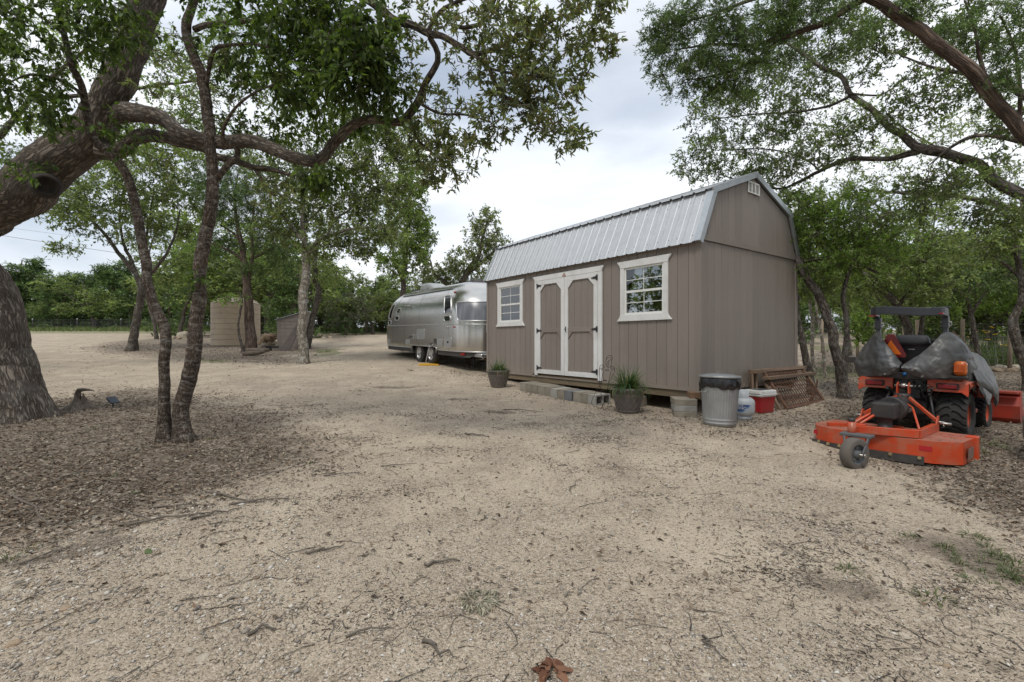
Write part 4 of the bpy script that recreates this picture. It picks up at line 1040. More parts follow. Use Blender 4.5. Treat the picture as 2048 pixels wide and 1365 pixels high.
mb = MB(); mb.tube([(-0.56, 0.012, 0.42), (-0.56, 0.012, 0.56), (-0.5, 0.012, 0.60), (1.5, 0.012, 0.60), (1.56, 0.012, 0.56), (1.56, 0.012, 0.42)], 0.014, 8); mb.build('arch_trim', M_ALU2, trailer)
# rails round the body
def ring(z, q0, q1, r, off, name, mt, n=80):
    pts = [tp(q0 + (q1 - q0) * k_ / n, z) + tn(q0 + (q1 - q0) * k_ / n, z) * off for k_ in range(n + 1)]
    MB().tube(pts, r, 6).build(name, mt, trailer)
ring(1.30, -ARC, SIDE + ARC + END, 0.014, 0.004, 'belt_rail', M_ALU2)
ring(0.51, -ARC, qt(1.56), 0.016, 0.004, 'bottom_rail', M_ALU2); ring(0.51, qt(-0.56), SIDE + ARC + END, 0.016, 0.004, 'bottom_rail', M_ALU2)
ring(2.40, 0.4, SIDE - 0.1, 0.016, 0.006, 'gutter_rail', M_SKIRT)
for tt in (-1.42, 3.55, 0.9, 2.3):
    pts = [tp(qt(tt), z) + tn(qt(tt), z) * 0.0015 for z in np.linspace(0.52, 2.36, 26)]
    MB().tube(pts, 0.0022, 4).build('panel_seam', M_SKIRT, trailer)
def patch(q0, q1, z0, z1, r, name, mt, off=0.006, parent=None, slant=0.0, frame=None, fr=0.018):
    """rounded panel that follows the shell"""
    nz, nq = 16, 14; rows = []; edgeL = []; edgeR = []
    for i in range(nz + 1):
        t = i / nz; z = z0 + (z1 - z0) * (0.5 - 0.5 * math.cos(math.pi * t))
        dz = min(z - z0, z1 - z); ins = r - math.sqrt(max(0, r * r - (r - dz) ** 2)) if dz < r else 0
        sh = slant * (z - z0)
        a, b = q0 + ins + sh, q1 - ins + sh
        rows.append([tp(a + (b - a) * j / nq, z) + tn(a + (b - a) * j / nq, z) * off for j in range(nq + 1)])
        edgeL.append(rows[-1][0]); edgeR.append(rows[-1][-1])
    o = MB().grid(rows, True).build(name, mt, parent or trailer)
    if frame:
        loop = edgeL + rows[-1][1:-1] + edgeR[::-1] + rows[0][1:-1][::-1]
        MB().tube(loop, fr, 6, closed=True).build('frame', frame, o)
    return o
def side_patch(ta, tb, z0, z1, r, name, mt, **k): return patch(qt(max(ta, tb)), qt(min(ta, tb)), z0, z1, r, name, mt, **k)
side_patch(-1.18, -1.68, 1.63, 2.18, 0.09, 'window', M_DKGLASS, frame=M_ALU2, slant=0.06)
side_patch(-1.14, -1.58, 1.39, 1.56, 0.07, 'window', M_DKGLASS, frame=M_ALU2)
side_patch(4.06, 3.70, 1.57, 2.12, 0.08, 'window', M_DKGLASS, frame=M_ALU2, slant=-0.06)
side_patch(4.06, 3.76, 1.35, 1.51, 0.06, 'window', M_DKGLASS, frame=M_ALU2)
side_patch(3.24, 2.86, 1.76, 1.94, 0.06, 'window', M_DKGLASS, frame=M_ALU2)
side_patch(3.30, 2.90, 1.50, 1.66, 0.06, 'window', M_DKGLASS, frame=M_ALU2)
patch(SIDE + 0.16, SIDE + ARC + END + 0.5, 1.40, 1.95, 0.10, 'rear_window', M_CURT, frame=M_ALU2, fr=0.02)
patch(-ARC - END - 0.4, -ARC + 0.9, 1.40, 1.95, 0.10, 'front_window', M_DKGLASS, frame=M_ALU2, fr=0.02)
# hatches, vents, lamps
side_patch(1.05, 0.42, 0.83, 1.16, 0.03, 'fridge_vent', M_ALU2, frame=M_ALU2, fr=0.008)
for k_ in range(8):
    z = 0.86 + 0.035 * k_; MB().box((0.46, 0.006, z), (1.0, 0.02, z + 0.012)).build('vent_slat', M_ALU2, trailer)
side_patch(-1.15, -1.62, 0.60, 0.92, 0.04, 'hatch', M_ALU2, frame=M_ALU2, fr=0.008, off=0.004)
MB().box((-1.40, 0.004, 0.74), (-1.36, 0.03, 0.80)).build('hatch_lock', M_BLACK, trailer)
side_patch(4.08, 3.86, 0.55, 0.74, 0.02, 'hatch', M_ALU2, frame=M_ALU2, fr=0.007, off=0.004)
side_patch(2.15, 1.76, 0.63, 0.79, 0.02, 'hatch', M_ALU2, frame=M_ALU2, fr=0.006, off=0.004)
side_patch(-0.62, -0.98, 0.57, 0.86, 0.02, 'hatch', M_ALU2, frame=M_ALU2, fr=0.007, off=0.004)
side_patch(-0.35, -0.55, 0.72, 0.86, 0.02, 'control_panel', M_SKIRT, off=0.006)
MB().box((1.28, 0.002, 0.82), (1.40, 0.05, 0.97)).build('outlet_box', M_ALU2, trailer, bevel=0.006)
mb = MB(); mb.tube([(1.34, 0.05, 0.90), (1.42, 0.10, 0.90), (1.50, 0.12, 0.87)], 0.02, 8); mb.build('power_plug', M_BLACK, trailer)
MB().prism([(0, 0), (0.11, -0.02), (0.11, -0.05), (0, -0.07)], (1.75, -0.02, 2.03), (0, 1, 0), (0, 0, 1), (1, 0, 0), 0.30).build('porch_light', M_ALU2, trailer, bevel=0.004)
def lamp(q, z, mt, w_=0.10, h_=0.045, nm='marker_lamp'):
    c, n_ = tp(q, z), tn(q, z); d = (tp(q + 0.01, z) - tp(q - 0.01, z)).normalized(); up = n_.cross(d)
    m = Matrix((d, up, n_)).transposed().to_4x4(); m.translation = c
    return MB().box((-w_ / 2, -h_ / 2, -0.005), (w_ / 2, h_ / 2, 0.03), m).build(nm, mt, trailer, bevel=0.01)
lamp(qt(-1.95), 2.27, M_REDL); lamp(qt(-1.80), 1.22, M_REDL); lamp(-0.35, 2.1, M_AMBL); lamp(qt(4.07), 1.21, M_AMBL); lamp(SIDE + 0.35, 0.44, M_REDL, 0.16, 0.06, 'skirt_lamp')
lamp(qt(-1.35), 1.22, M_ALU2, 0.16, 0.07, 'badge')
for z, q in ((1.245, 0.45), (1.135, 0.45)):
    lamp(SIDE + ARC * 0.93, z, M_REDL, 0.20, 0.075, 'tail_lamp')
o = lamp(SIDE + ARC * 0.80, 1.19, M_ALU2, 0.12, 0.26, 'tail_lamp_housing')
MB().box((TXC - THL - 0.10, -2 * THW + 0.5, 0.36), (TXC - THL + 0.35, -0.32, 0.47)).build('rear_bumper', M_ALU2, trailer, bevel=0.02)
# roof gear
mb = MB(); sec = []
for x_, w2_, h2_ in ((1.9, 0.20, 0.08), (2.0, 0.33, 0.20), (2.3, 0.37, 0.29), (2.8, 0.37, 0.29), (3.0, 0.33, 0.22), (3.1, 0.25, 0.10)):
    sec.append([Vector((x_, -THW + w2_ * s_, 2.63 + h2_ * hh)) for s_, hh in ((-1, 0), (-1, 0.7), (-0.8, 1), (0.8, 1), (1, 0.7), (1, 0))])
mb.grid(sec, False); mb._add(sec[0], [tuple(range(6))]); mb._add(sec[-1], [tuple(range(6))[::-1]])
mb.build('air_conditioner', M_ACW, trailer, bevel=0.02)
MB().box((2.1, -THW - 0.36, 2.60), (2.95, -THW + 0.375, 2.68)).build('air_conditioner_base', M_SKIRT, trailer)
for x_ in (-1.1, 3.9):
    MB().lathe([(0.36, 2.60), (0.36, 2.68), (0.30, 2.74), (0.0, 2.76)], 24, (x_, -THW, 0), cap=False).build('roof_vent', M_SKIRT, trailer)
# wheels
def trailer_wheel(x_, y_, s_):
    w_ = new_obj('wheel', None, trailer)
    mb = MB(); mb.lathe([(0.20, 0.0), (0.26, -0.012), (0.32, -0.005), (0.345, 0.02), (0.352, 0.05), (0.352, 0.17), (0.345, 0.20), (0.32, 0.215), (0.20, 0.21)], 40, (0, 0, 0), 'y', cap=False)
    o = mb.build('tyre', M_TYRE, w_)
    mb = MB(); mb.lathe([(0.205, 0.0), (0.198, 0.006), (0.185, 0.035), (0.18, 0.05), (0.0, 0.05)], 32, (0, 0, 0), 'y', cap=False)
    for k_ in range(6):
        a = math.pi / 3 * k_ + 0.3
        mb.bar((0.03 * math.cos(a), 0.012, 0.03 * math.sin(a)), (0.185 * math.cos(a), 0.012, 0.185 * math.sin(a)), 0.05, 0.03, up=(0, 1, 0))
    mb.lathe([(0.0, -0.006), (0.055, -0.004), (0.06, 0.04)], 20, (0, 0, 0), 'y', cap=False)
    mb.build('rim', M_ALU2, w_, bevel=0.003)
    w_.location = (x_, y_, 0.352); 
    if s_ < 0: w_.rotation_euler = (0, 0, 0)
    return w_
for x_ in (0.0, 0.99):
    a = trailer_wheel(x_, -0.05, 1); a.rotation_euler = (0, 0, math.pi)       # outer face to the yard
    trailer_wheel(x_, -2 * THW + 0.05, -1)
mb = MB(); mb.cyl((0, -0.3, 0.352), (0, -2.1, 0.352), 0.04, n=10); mb.cyl((0.99, -0.3, 0.352), (0.99, -2.1, 0.352), 0.04, n=10); mb.build('axle', M_SKIRT, trailer)
for y_ in (-0.55, -1.9):
    mb = MB(); mb.cyl((-2.0, y_, 0.36), (-2.0, y_, 0.06), 0.03, n=10); mb.cyl((-2.0, y_, 0.06), (-2.0, y_, 0.03), 0.10, n=16); mb.build('stabiliser_leg', M_SKIRT, trailer)
mb = MB(); mb.tube([(-0.35, 0.03, 0.66), (-0.25, 0.10, 0.62), (-0.18, 0.12, 0.45), (-0.1, 0.14, 0.2), (-0.05, 0.16, 0.04)], 0.011, 6); mb.build('water_hose', pm('white_hose', (0.55, 0.56, 0.58), rough=0.5), trailer)
mb = MB(); mb.tube([(-0.32, 0.03, 0.69), (-0.30, 0.12, 0.70), (-0.42, 0.14, 0.66), (-0.46, 0.08, 0.60), (-0.5, 0.06, 0.5)], 0.016, 6); mb.build('hose_fitting', M_BLACK, trailer)
# A-frame tongue beyond the front
mb = MB(); mb.bar((4.6, -0.7, 0.40), (6.0, -1.2, 0.42), 0.06, 0.12); mb.bar((4.6, -1.75, 0.40), (6.0, -1.25, 0.42), 0.06, 0.12); mb.cyl((5.75, -1.22, 0.0), (5.75, -1.22, 0.8), 0.035, n=10); mb.build('tongue', M_SKIRT, trailer)
# levelling blocks (things of their own)
def leveller(loc, rz, label):
    mb = MB(); rows = []
    for i in range(9):
        t = i / 8; x_ = -0.32 + 0.64 * t; h_ = 0.012 + 0.05 * math.sin(math.pi * (0.15 + 0.55 * t)); rows.append([Vector((x_, y_, z_)) for y_, z_ in ((-0.11, 0), (-0.11, h_), (0.11, h_), (0.11, 0))])
    mb.grid(rows, False); mb._add(rows[0], [(0, 1, 2, 3)]); mb._add(rows[-1], [(3, 2, 1, 0)])
    o = mb.build('levelling_ramp', M_YEL, None, bevel=0.006); o.location = loc; o.rotation_euler = (0, 0, rz)
    return tag(o, label, 'levelling ramp', 'yellow levelling ramps')
def TW(x_, y_):
    c, s = math.cos(TRZ), math.sin(TRZ); X, Y = -2.69 + c * x_ - s * y_, 15.3 + s * x_ + c * y_
    return (X, Y, gz1(X, Y))
x, y, z = TW(-0.22, 0.10); leveller((x, y, z + 0.0), TRZ + 1.0, 'curved yellow levelling ramp lying in front of the near trailer tyre')
x, y, z = TW(-0.1, -2.3); leveller((x, y, z), TRZ + 0.2, 'yellow levelling ramp under the wheel on the far side of the trailer')

# ================================================================== TANK, PUMP HOUSE, FENCES
M_TANK = pm('tan_polyethylene', (0.44, 0.355, 0.255), (0.40, 0.32, 0.23), rough=0.6, scale=2, dirt=(0.27, 0.21, 0.15), dscale=1.2, damt=0.4)
tx, ty = (472 - 1024) / FPX * 24.2, 24.2
tank = thing('water_tank', 'round tan plastic rainwater tank with ribbed sides and domed top', 'water tank', (tx, ty, gz1(tx, ty) - 0.04))
TR_ = 1.11; prof = [(0, 0), (TR_, 0)]
for k_ in range(8):
    z = 0.06 + k_ * 0.262
    prof += [(TR_, z), (TR_, z + 0.008), (TR_, z + 0.016), (TR_, z + 0.222), (TR_, z + 0.230), (TR_, z + 0.238), (TR_ - 0.024, z + 0.243), (TR_ - 0.024, z + 0.257)]
prof += [(TR_, 2.16), (TR_ - 0.03, 2.19)]
MB().lathe(prof, 72, cap=False).build('body', M_TANK, tank)
MB().lathe([(TR_ - 0.03, 2.19), (0.82, 2.36), (0.42, 2.46), (0.40, 2.46)], 72, cap=False).build('dome', M_TANK, tank)
for k_ in range(8):
    a = 2 * math.pi * k_ / 8 + 0.2; c, s = math.cos(a), math.sin(a)
    MB().bar((1.0 * c, 1.0 * s, 2.27), (0.5 * c, 0.5 * s, 2.46), 0.16, 0.06).build('dome_rib', M_TANK, tank, bevel=0.02)
MB().lathe([(0.40, 2.44), (0.40, 2.52), (0.43, 2.52), (0.43, 2.56), (0.0, 2.58)], 32, cap=False).build('lid', M_TANK, tank)
# pump house: lean-to with lap siding
M_TAUPE2 = pm('pump_house_paint', (0.25, 0.21, 0.185), (0.225, 0.19, 0.165), rough=0.6, scale=4, dirt=(0.14, 0.115, 0.10), dscale=2, damt=0.4)
px_, py_ = (556 - 1024) / FPX * 21.3, 21.3
ph = thing('pump_house', 'small taupe lean-to pump house with lap siding beside the water tank', 'pump house', (px_, py_, gz1(px_, py_) - 0.03), R(6))
W1, D1, h0, h1 = 1.12, 0.9, 1.42, 1.76
hh = lambda x_: h0 + (h1 - h0) * x_ / W1
k_ = 0; z = 0.02
while z < h1 - 0.02:
    zt_ = min(z + 0.165, h1)
    xa = 0.0 if zt_ <= h0 else W1 * (zt_ - h0) / (h1 - h0); xb = 0.0 if z <= h0 else W1 * (z - h0) / (h1 - h0)
    if W1 - xb > 0.05:
        poly = [(xb, z), (W1, z), (W1, min(zt_, h1) - 0.004), (min(xa, W1 - 0.01), zt_ - 0.004)]
        if z < h0 < zt_: poly = [(0, z), (W1, z), (W1, zt_ - 0.004), (xa, zt_ - 0.004), (0, h0 - 0.002)]
        mb = MB(); a = [Vector((p[0], -0.012 - 0.012 * (1 if i < 2 else 0), p[1])) for i, p in enumerate(poly)]; b = [Vector((p[0], 0.0, p[1])) for p in poly]
        n_ = len(poly); mb._add(a + b, [tuple(range(n_)), tuple(range(n_, 2 * n_))[::-1]] + [(i, n_ + i, n_ + (i + 1) % n_, (i + 1) % n_) for i in range(n_)])
        mb.build('siding_board', M_TAUPE2, ph)
    if z < h0 - 0.05:
        MB().box((-0.022, 0.002, z), (-0.001, D1, min(zt_, h0) - 0.004)).build('siding_board', M_TAUPE2, ph)
    z += 0.165
mb = MB(); mb.prism([(0, 0), (W1, 0), (W1, h1 - 0.03), (0, h0 - 0.03)], (0, 0.001, 0), (1, 0, 0), (0, 0, 1), (0, 1, 0), D1); mb.build('frame_body', M_TAUPE2, ph)
MB().box((-0.03, -0.03, 0), (0.10, -0.0245, h0)).build('corner_board', M_TAUPE2, ph)
mb = MB(); d = Vector((W1, 0, h1 - h0)).normalized(); mb.bar((-0.12, D1 / 2, h0 - 0.02), (W1 + 0.12, D1 / 2, h1 + 0.05), D1 + 0.2, 0.02); mb.build('roof', M_FLASH, ph)
o = MB().prism([(0, 0), (0.45, 0), (0.9, 1.35), (0.75, 1.4)], (0, 0, 0), (1, 0, 0), (0, 0.1, 1), (0, 1, 0), 0.05).build('leaning_board', pm('weathered_board', (0.10, 0.082, 0.075), (0.075, 0.06, 0.055), rough=0.8, scale=5), None, bevel=0.004)
o.location = (px_ + 0.30, py_ - 0.55, gz1(px_ + 0.5, py_ - 0.5) - 0.02); o.rotation_euler = (R(-8), 0, 0.1); tag(o, 'dark board leaning against the front of the pump house', 'board')

# rocks
M_ROCK = [pm('limestone_%d' % i, c, tuple(k * 0.7 for k in c), rough=0.9, scale=5, bump=0.8, bscale=14) for i, c in enumerate(((0.40, 0.33, 0.25), (0.34, 0.25, 0.17), (0.44, 0.38, 0.30), (0.27, 0.19, 0.13)))]
def rock(loc, s, seed, label, group, mi=0, cat='rock', flat=0.7):
    rg = np.random.default_rng(seed); n = 9; rows = []
    off = rg.uniform(0, 50, 3)
    P = []
    for i in range(n):
        th_ = math.pi * (i + 0.02) / (n - 1 + 0.04)
        for j in range(14): a = 2 * math.pi * j / 14; P.append((math.sin(th_) * math.cos(a), math.sin(th_) * math.sin(a), math.cos(th_)))
    P = np.array(P); nz_ = 0.5 + 1.0 * fbm(P * 1.6 + off, seed, 3)
    P = P * nz_[:, None] * np.array([s, s * rg.uniform(0.7, 1.0), s * flat])
    P[:, 2] = np.maximum(P[:, 2], -0.35 * s)
    mb = MB(); mb.grid([[tuple(P[i * 14 + j]) for j in range(14)] for i in range(n)], False, True)
    o = mb.build('rock', M_ROCK[mi], None); o.location = (loc[0], loc[1], loc[2]); o.rotation_euler = (0, 0, rg.uniform(0, 6))
    return tag(o, label, cat, group)
rp = [(527, 686, .26, 1), (537, 689, .30, 2), (544, 686, .24, 0), (530, 680, .22, 3), (540, 677, .28, 1), (533, 673, .20, 1), (546, 672, .18, 3)]
for i, (a, b, s, mi) in enumerate(rp):
    d = 22.6 - 0.12 * i; p = U(a, b, d); rock((p.x, d, max(gz1(p.x, d) + 0.05, p.z - 0.0)), s, 70 + i, 'rough tan rock in the pile between the tank and pump house', 'rocks piled beside the water tank', mi)
x, y = G(371, 677); rock((x, y, gz1(x, y) + 0.12), 0.55, 91, 'big tan boulder at the foot of a slim tree beyond the drive', None, 2)
for i, (a, b) in enumerate(((352, 677), (358, 679), (392, 678), (345, 678), (640, 676), (648, 678), (660, 677))):
    x, y = G(a, b); rock((x, y, gz1(x, y) + 0.03), 0.16, 100 + i, 'small tan stone in the scatter near the far drive edge', 'small stones along the far bed edge', i % 3)
# stones round the right flower bed
for i in range(16):
    a = 1985 + i * 9; x, y = G(a, 741 + 3 * math.sin(i * 2.1)); rock((x, y, gz1(x, y) + 0.02), 0.14 + 0.06 * ((i * 7) % 3) / 2, 120 + i, 'pale edging stone along the flower bed by the fence', 'edging stones of the flower bed', i % 3, 'stone', 0.55)
# loose larger stones in the gravel
ls = [(1985, 1090), (1860, 1240), (1810, 1275), (1915, 1300), (1895, 1335), (985, 1235), (380, 1305), (405, 1318), (925, 1335), (1200, 1140), (205, 1190), (190, 1005), (165, 1030), (110, 1035), (130, 1220), (1495, 1195), (1835, 1245), (1330, 1300), (900, 1200), (30, 1290), (345, 975), (1690, 1365), (1560, 1340), (60, 1060), (240, 1040), (95, 1090), (15, 1180)]
for i, (a, b) in enumerate(ls):
    x, y = G(a, b); rock((x, y, gz1(x, y) + 0.004), 0.016 + 0.011 * ((i * 5) % 4) / 3, 200 + i, 'loose pale limestone piece lying on the gravel', 'loose stones on the gravel', (0, 2, 2, 0, 1)[i % 5], 'stone', 0.5)

# fences
M_GALVW = pm('fence_wire', (0.20, 0.20, 0.20), (0.15, 0.15, 0.15), rough=0.6, metal=0.4)
M_POST = pm('steel_post', (0.07, 0.075, 0.06), rough=0.7)
M_WPOST = pm('wooden_post', (0.30, 0.235, 0.165), (0.20, 0.155, 0.11), rough=0.9, scale=3, bump=0.5, bscale=18, stretch=(9, 9, 1))
def fence(name, label, pts, hgt, spacing, wire_hs, wr, post, vert=None, postr=0.03, tip=None):
    f_ = thing(name, label, 'fence', (0, 0, 0))
    P = [Vector((p[0], p[1], gz1(*p))) for p in pts]
    posts = []
    for a, b in zip(P[:-1], P[1:]):
        n_ = max(1, round((b - a).length / spacing))
        for i in range(n_ + (1 if b is P[-1] else 0)):
            p = a.lerp(b, i / n_); p.z = gz1(p.x, p.y); posts.append(p)
    for i, p in enumerate(posts):
        hq = hgt + (0.10 if postr > 0.04 else 0.05) + random.uniform(-0.03, 0.05)
        lean = Vector((random.uniform(-.02, .02), random.uniform(-.02, .02), 0))
        MB().cyl(p - Vector((0, 0, 0.1)), p + Vector((0, 0, hq)) + lean, postr, postr * 0.9, 10).build('post', post, f_)
        if tip: MB().cyl(p + Vector((0, 0, hq - 0.12)) + lean, p + Vector((0, 0, hq + 0.01)) + lean, postr * 1.35, None, 8).build('post_tip', tip, f_)
    for z in wire_hs:
        MB().tube([p + Vector((0, -postr, z)) for p in posts], wr, 4).build('wire', M_GALVW, f_)
    if vert:
        mb = MB()
        for a, b in zip(posts[:-1], posts[1:]):
            n_ = int((b - a).length / vert)
            for i in range(n_):
                p = a.lerp(b, i / n_) + Vector((0, -postr, 0)); mb.bar(p + Vector((0, 0, wire_hs[0])), p + Vector((0, 0, vert_top)), wr * 1.6, wr * 1.6)
        tag(mb.build('mesh_stays', M_GALVW, f_), kind='stuff')
    return f_
vert_top = 1.15
fence('wire_fence', 'far wire stock fence with white-tipped steel posts before the cedars', [(-52, 51), (-24, 52), (10, 51)], 1.22, 4.8, [0.12, 0.27, 0.42, 0.57, 0.72, 0.87, 1.02, 1.18], 0.006, M_POST, 0.6, 0.035, M_WPL)
vert_top = 1.0
fence('wire_fence', 'stock wire fence with round wooden posts behind the flower bed', [(12.6, 14.6), (14.5, 13.7), (19.5, 12.6)], 1.38, 1.35, [0.1, 0.22, 0.34, 0.46, 0.58, 0.72, 0.86, 1.0, 1.2, 1.38], 0.0035, M_WPOST, 0.16, 0.055)
vert_top = 1.0
fence('wire_fence', 'wire fence running back behind the parked tractor', [(12.5, 15.0), (13.2, 22.0), (14, 30)], 1.3, 2.6, [0.15, 0.4, 0.7, 1.0, 1.3], 0.004, M_WPOST, None, 0.05)
plank(U(1905, 662, 14.3), U(1948, 706, 14.0), 0.05, 0.05, 'brace_pole', 'pale diagonal brace pole at the fence corner', cat='pole', mt=M_WPOST)

# power lines
for nm, a, b in (('lower and darker', (-160, 446), (1150, 622)), ('upper and thinner', (-160, 432), (1150, 580))):
    p, q = U(*a, 70), U(*b, 95); pts = []
    for i in range(25):
        t = i / 24; c = p.lerp(q, t); c.z -= 1.6 * 4 * t * (1 - t) * 0.5; pts.append(c)
    o = MB().tube(pts, 0.028 if 'lower' in nm else 0.014, 5).build('power_line', M_BLACK, None); tag(o, 'overhead power line across the sky at left, the %s one' % nm, 'power line', 'overhead lines')

# solar spotlight, stump, cut log
x, y = G(226, 816)
sl = thing('solar_light', 'small black solar spotlight staked in the leaf litter', 'solar light', (x, y, gz1(x, y)), R(-25))
MB().cyl((0, 0, -0.05), (0, 0.0, 0.11), 0.012, 0.012, 10).build('stake', M_BLACK, sl)
m = Matrix.Translation((0.0, 0, 0.135)) @ Matrix.Rotation(R(32), 4, 'Y')
MB().box((-0.09, -0.065, -0.014), (0.09, 0.065, 0.012), m).build('solar_panel', pm('solar_cells', (0.012, 0.018, 0.035), (0.02, 0.028, 0.05), rough=0.15, scale=40, spec=0.7), sl, bevel=0.004)
MB().cyl((-0.03, 0, 0.10), (-0.10, 0, 0.15), 0.035, 0.045, 14).build('lamp_head', M_BLACK, sl)
M_STUMP = pm('weathered_stump', (0.19, 0.155, 0.12), (0.085, 0.065, 0.05), rough=0.95, scale=5, bump=1.0, bscale=12, stretch=(6, 6, 1))
x, y = G(160, 818)
st = thing('tree_stump', 'broken weathered stump with a curled root beside the big oak', 'stump', (x, y, gz1(x, y)))
rows = []
for i in range(10):
    t = i / 9; r = []
    for j in range(24):
        a = 2 * math.pi * j / 24; f = 0.24 * (1 - t) ** 1.6 + 0.075; f *= 1 + 0.28 * math.sin(5 * a + 1) * (1 - t) + 0.10 * math.sin(9 * a)
        r.append((f * math.cos(a) - 0.03 * t, f * math.sin(a), -0.03 + t * (0.30 + 0.08 * math.sin(3 * a) + 0.04 * math.sin(7 * a))))
    rows.append(r)
st.scale = (0.78, 0.78, 0.78); MB().grid(rows, True, True).build('wood', M_STUMP, st)
mb = MB(); mb.tube([(-0.04, 0, 0.22), (-0.05, 0.0, 0.33), (-0.02, 0, 0.40), (0.08, 0.0, 0.415), (0.22, -0.02, 0.41), (0.33, -0.03, 0.40)], [0.06, 0.055, 0.05, 0.035, 0.02, 0.008], 8); mb.build('curled_root', M_STUMP, st)
# ================================================================== TRACTOR, TARP, ROTARY CUTTER
M_ORANGE = pm('orange_enamel', (0.50, 0.055, 0.012), (0.43, 0.045, 0.010), rough=0.36, scale=4, dirt=(0.30, 0.14, 0.085), dscale=7, damt=0.75, bump=0.12, bscale=25)
M_ORDUSTY = pm('dusty_orange_deck', (0.36, 0.085, 0.045), (0.27, 0.10, 0.07), rough=0.65, scale=5, dirt=(0.30, 0.20, 0.14), dscale=6, damt=0.75)
M_REDOR = pm('faded_red_bucket', (0.34, 0.032, 0.014), (0.27, 0.026, 0.012), rough=0.5, scale=4, dirt=(0.10, 0.05, 0.035), dscale=3.5, damt=0.7)
M_TBLK = pm('tractor_black', (0.016, 0.016, 0.018), (0.030, 0.029, 0.028), rough=0.5, scale=9, dirt=(0.07, 0.06, 0.05), dscale=6, damt=0.5)
M_ROPS = pm('rops_paint', (0.028, 0.031, 0.038), (0.035, 0.038, 0.045), rough=0.38, scale=4)
M_SEAT = pm('seat_vinyl', (0.032, 0.034, 0.038), (0.026, 0.027, 0.030), rough=0.5, scale=30, bump=0.15, bscale=200)
M_STEEL = pm('bare_steel', (0.45, 0.43, 0.40), (0.33, 0.31, 0.28), rough=0.4, metal=0.9, scale=12)
M_BRASS = pm('zinc_bolt', (0.50, 0.42, 0.25), rough=0.4, metal=0.8)
M_BELT = pm('rubber_belting', (0.030, 0.028, 0.027), (0.05, 0.046, 0.042), rough=0.8, scale=8, dirt=(0.10, 0.085, 0.07), dscale=5, damt=0.6)
M_GREYTYRE = pm('dusty_solid_tyre', (0.12, 0.105, 0.09), (0.08, 0.07, 0.062), rough=0.9, scale=8, dirt=(0.17, 0.145, 0.115), dscale=4, damt=0.5)
M_GREYHUB = pm('grey_hub', (0.10, 0.105, 0.11), (0.08, 0.083, 0.087), rough=0.6, scale=6)
M_REFL = pm('red_reflector', (0.42, 0.012, 0.02), (0.36, 0.010, 0.016), rough=0.25, scale=60, detail=1)
M_SMVO = pm('hazard_orange', (0.80, 0.17, 0.01), rough=0.5)
M_SMVR = pm('hazard_red', (0.16, 0.012, 0.014), rough=0.35)

HD = R(53)
TCX, TCY, TS = 5.24, 6.09, 0.89
TCZ = gz1(5.3, 6.0)
trac = thing('compact_tractor', 'orange compact tractor with front loader, black roll bar and grey tarp over it', 'tractor', (TCX, TCY, TCZ), -HD)
trac.scale = (TS, TS, TS)
def tyre(parent, c, r, w_, rim_r, side, nl, lug_h, rim_mat, steer=0.0):
    wl = new_obj('wheel', None, parent); wl.location = c; wl.rotation_euler = (0, 0, steer)
    h = w_ / 2; mb = MB()
    mb.lathe([(rim_r, -h * 0.75), (rim_r + 0.03, -h * 0.95), (r * 0.88, -h), (r - lug_h, -h * 0.86), (r - lug_h * 0.8, -h * 0.4), (r - lug_h * 0.7, 0), (r - lug_h * 0.8, h * 0.4), (r - lug_h, h * 0.86), (r * 0.88, h), (rim_r + 0.03, h * 0.95), (rim_r, h * 0.75)], 56, axis='x', cap=False)
    # chevron lugs in the tread
    for k_ in range(nl):
        for sd in (-1, 1):
            a0 = 2 * math.pi * (k_ + (0.5 if sd > 0 else 0)) / nl; sec = []
            for j in range(6):
                t = j / 5; xx_ = sd * h * (-0.10 + 1.10 * t); a = a0 - 2 * math.pi / nl * (1.15 * t + 0.12 * math.sin(t * 9))
                wd_ = 2 * math.pi / nl * (0.24 + 0.06 * t); rr0 = r - lug_h * 1.35; rr1 = r - lug_h * 0.35 * (t ** 3) - (0.012 if j == 5 else 0)
                sec.append([Vector((xx_, rr_ * math.sin(a + da), rr_ * math.cos(a + da))) for rr_, da in ((rr0, -wd_ * 1.2), (rr1, -wd_), (rr1, wd_), (rr0, wd_ * 1.2))])
            mb.grid(sec, False); mb._add(sec[0], [(0, 1, 2, 3)]); mb._add(sec[-1], [(3, 2, 1, 0)])
    mb.build('tyre', M_TYRE, wl)
    mb = MB(); s = side
    mb.lathe([(rim_r + 0.006, s * h * 0.80), (rim_r + 0.004, s * h * 0.72), (rim_r - 0.02, s * h * 0.68), (rim_r - 0.03, s * h * 0.1), (rim_r - 0.05, s * h * 0.02), (0.05, s * h * 0.0), (0.0, s * h * 0.0)], 36, axis='x', cap=False)
    mb.build('rim', rim_mat, wl)
    mb = MB(); mb.lathe([(0.055, 0.0), (0.055, s * h * 0.3), (0.0, s * h * 0.35)], 16, axis='x', cap=False)
    for k_ in range(5): a = k_ * 1.2566; mb.cyl((s * h * 0.0, 0.09 * math.sin(a), 0.09 * math.cos(a)), (s * h * 0.12, 0.09 * math.sin(a), 0.09 * math.cos(a)), 0.012, n=6)
    mb.build('hub', M_ORANGE, wl)
    return wl
for s in (-1, 1):
    tyre(trac, (s * 0.42, 0, 0.325), 0.33, 0.31, 0.165, s, 20, 0.03, M_ORANGE)
    tyre(trac, (s * 0.45, 1.40, 0.230), 0.235, 0.22, 0.135, s, 18, 0.02, M_ORANGE, -0.04)
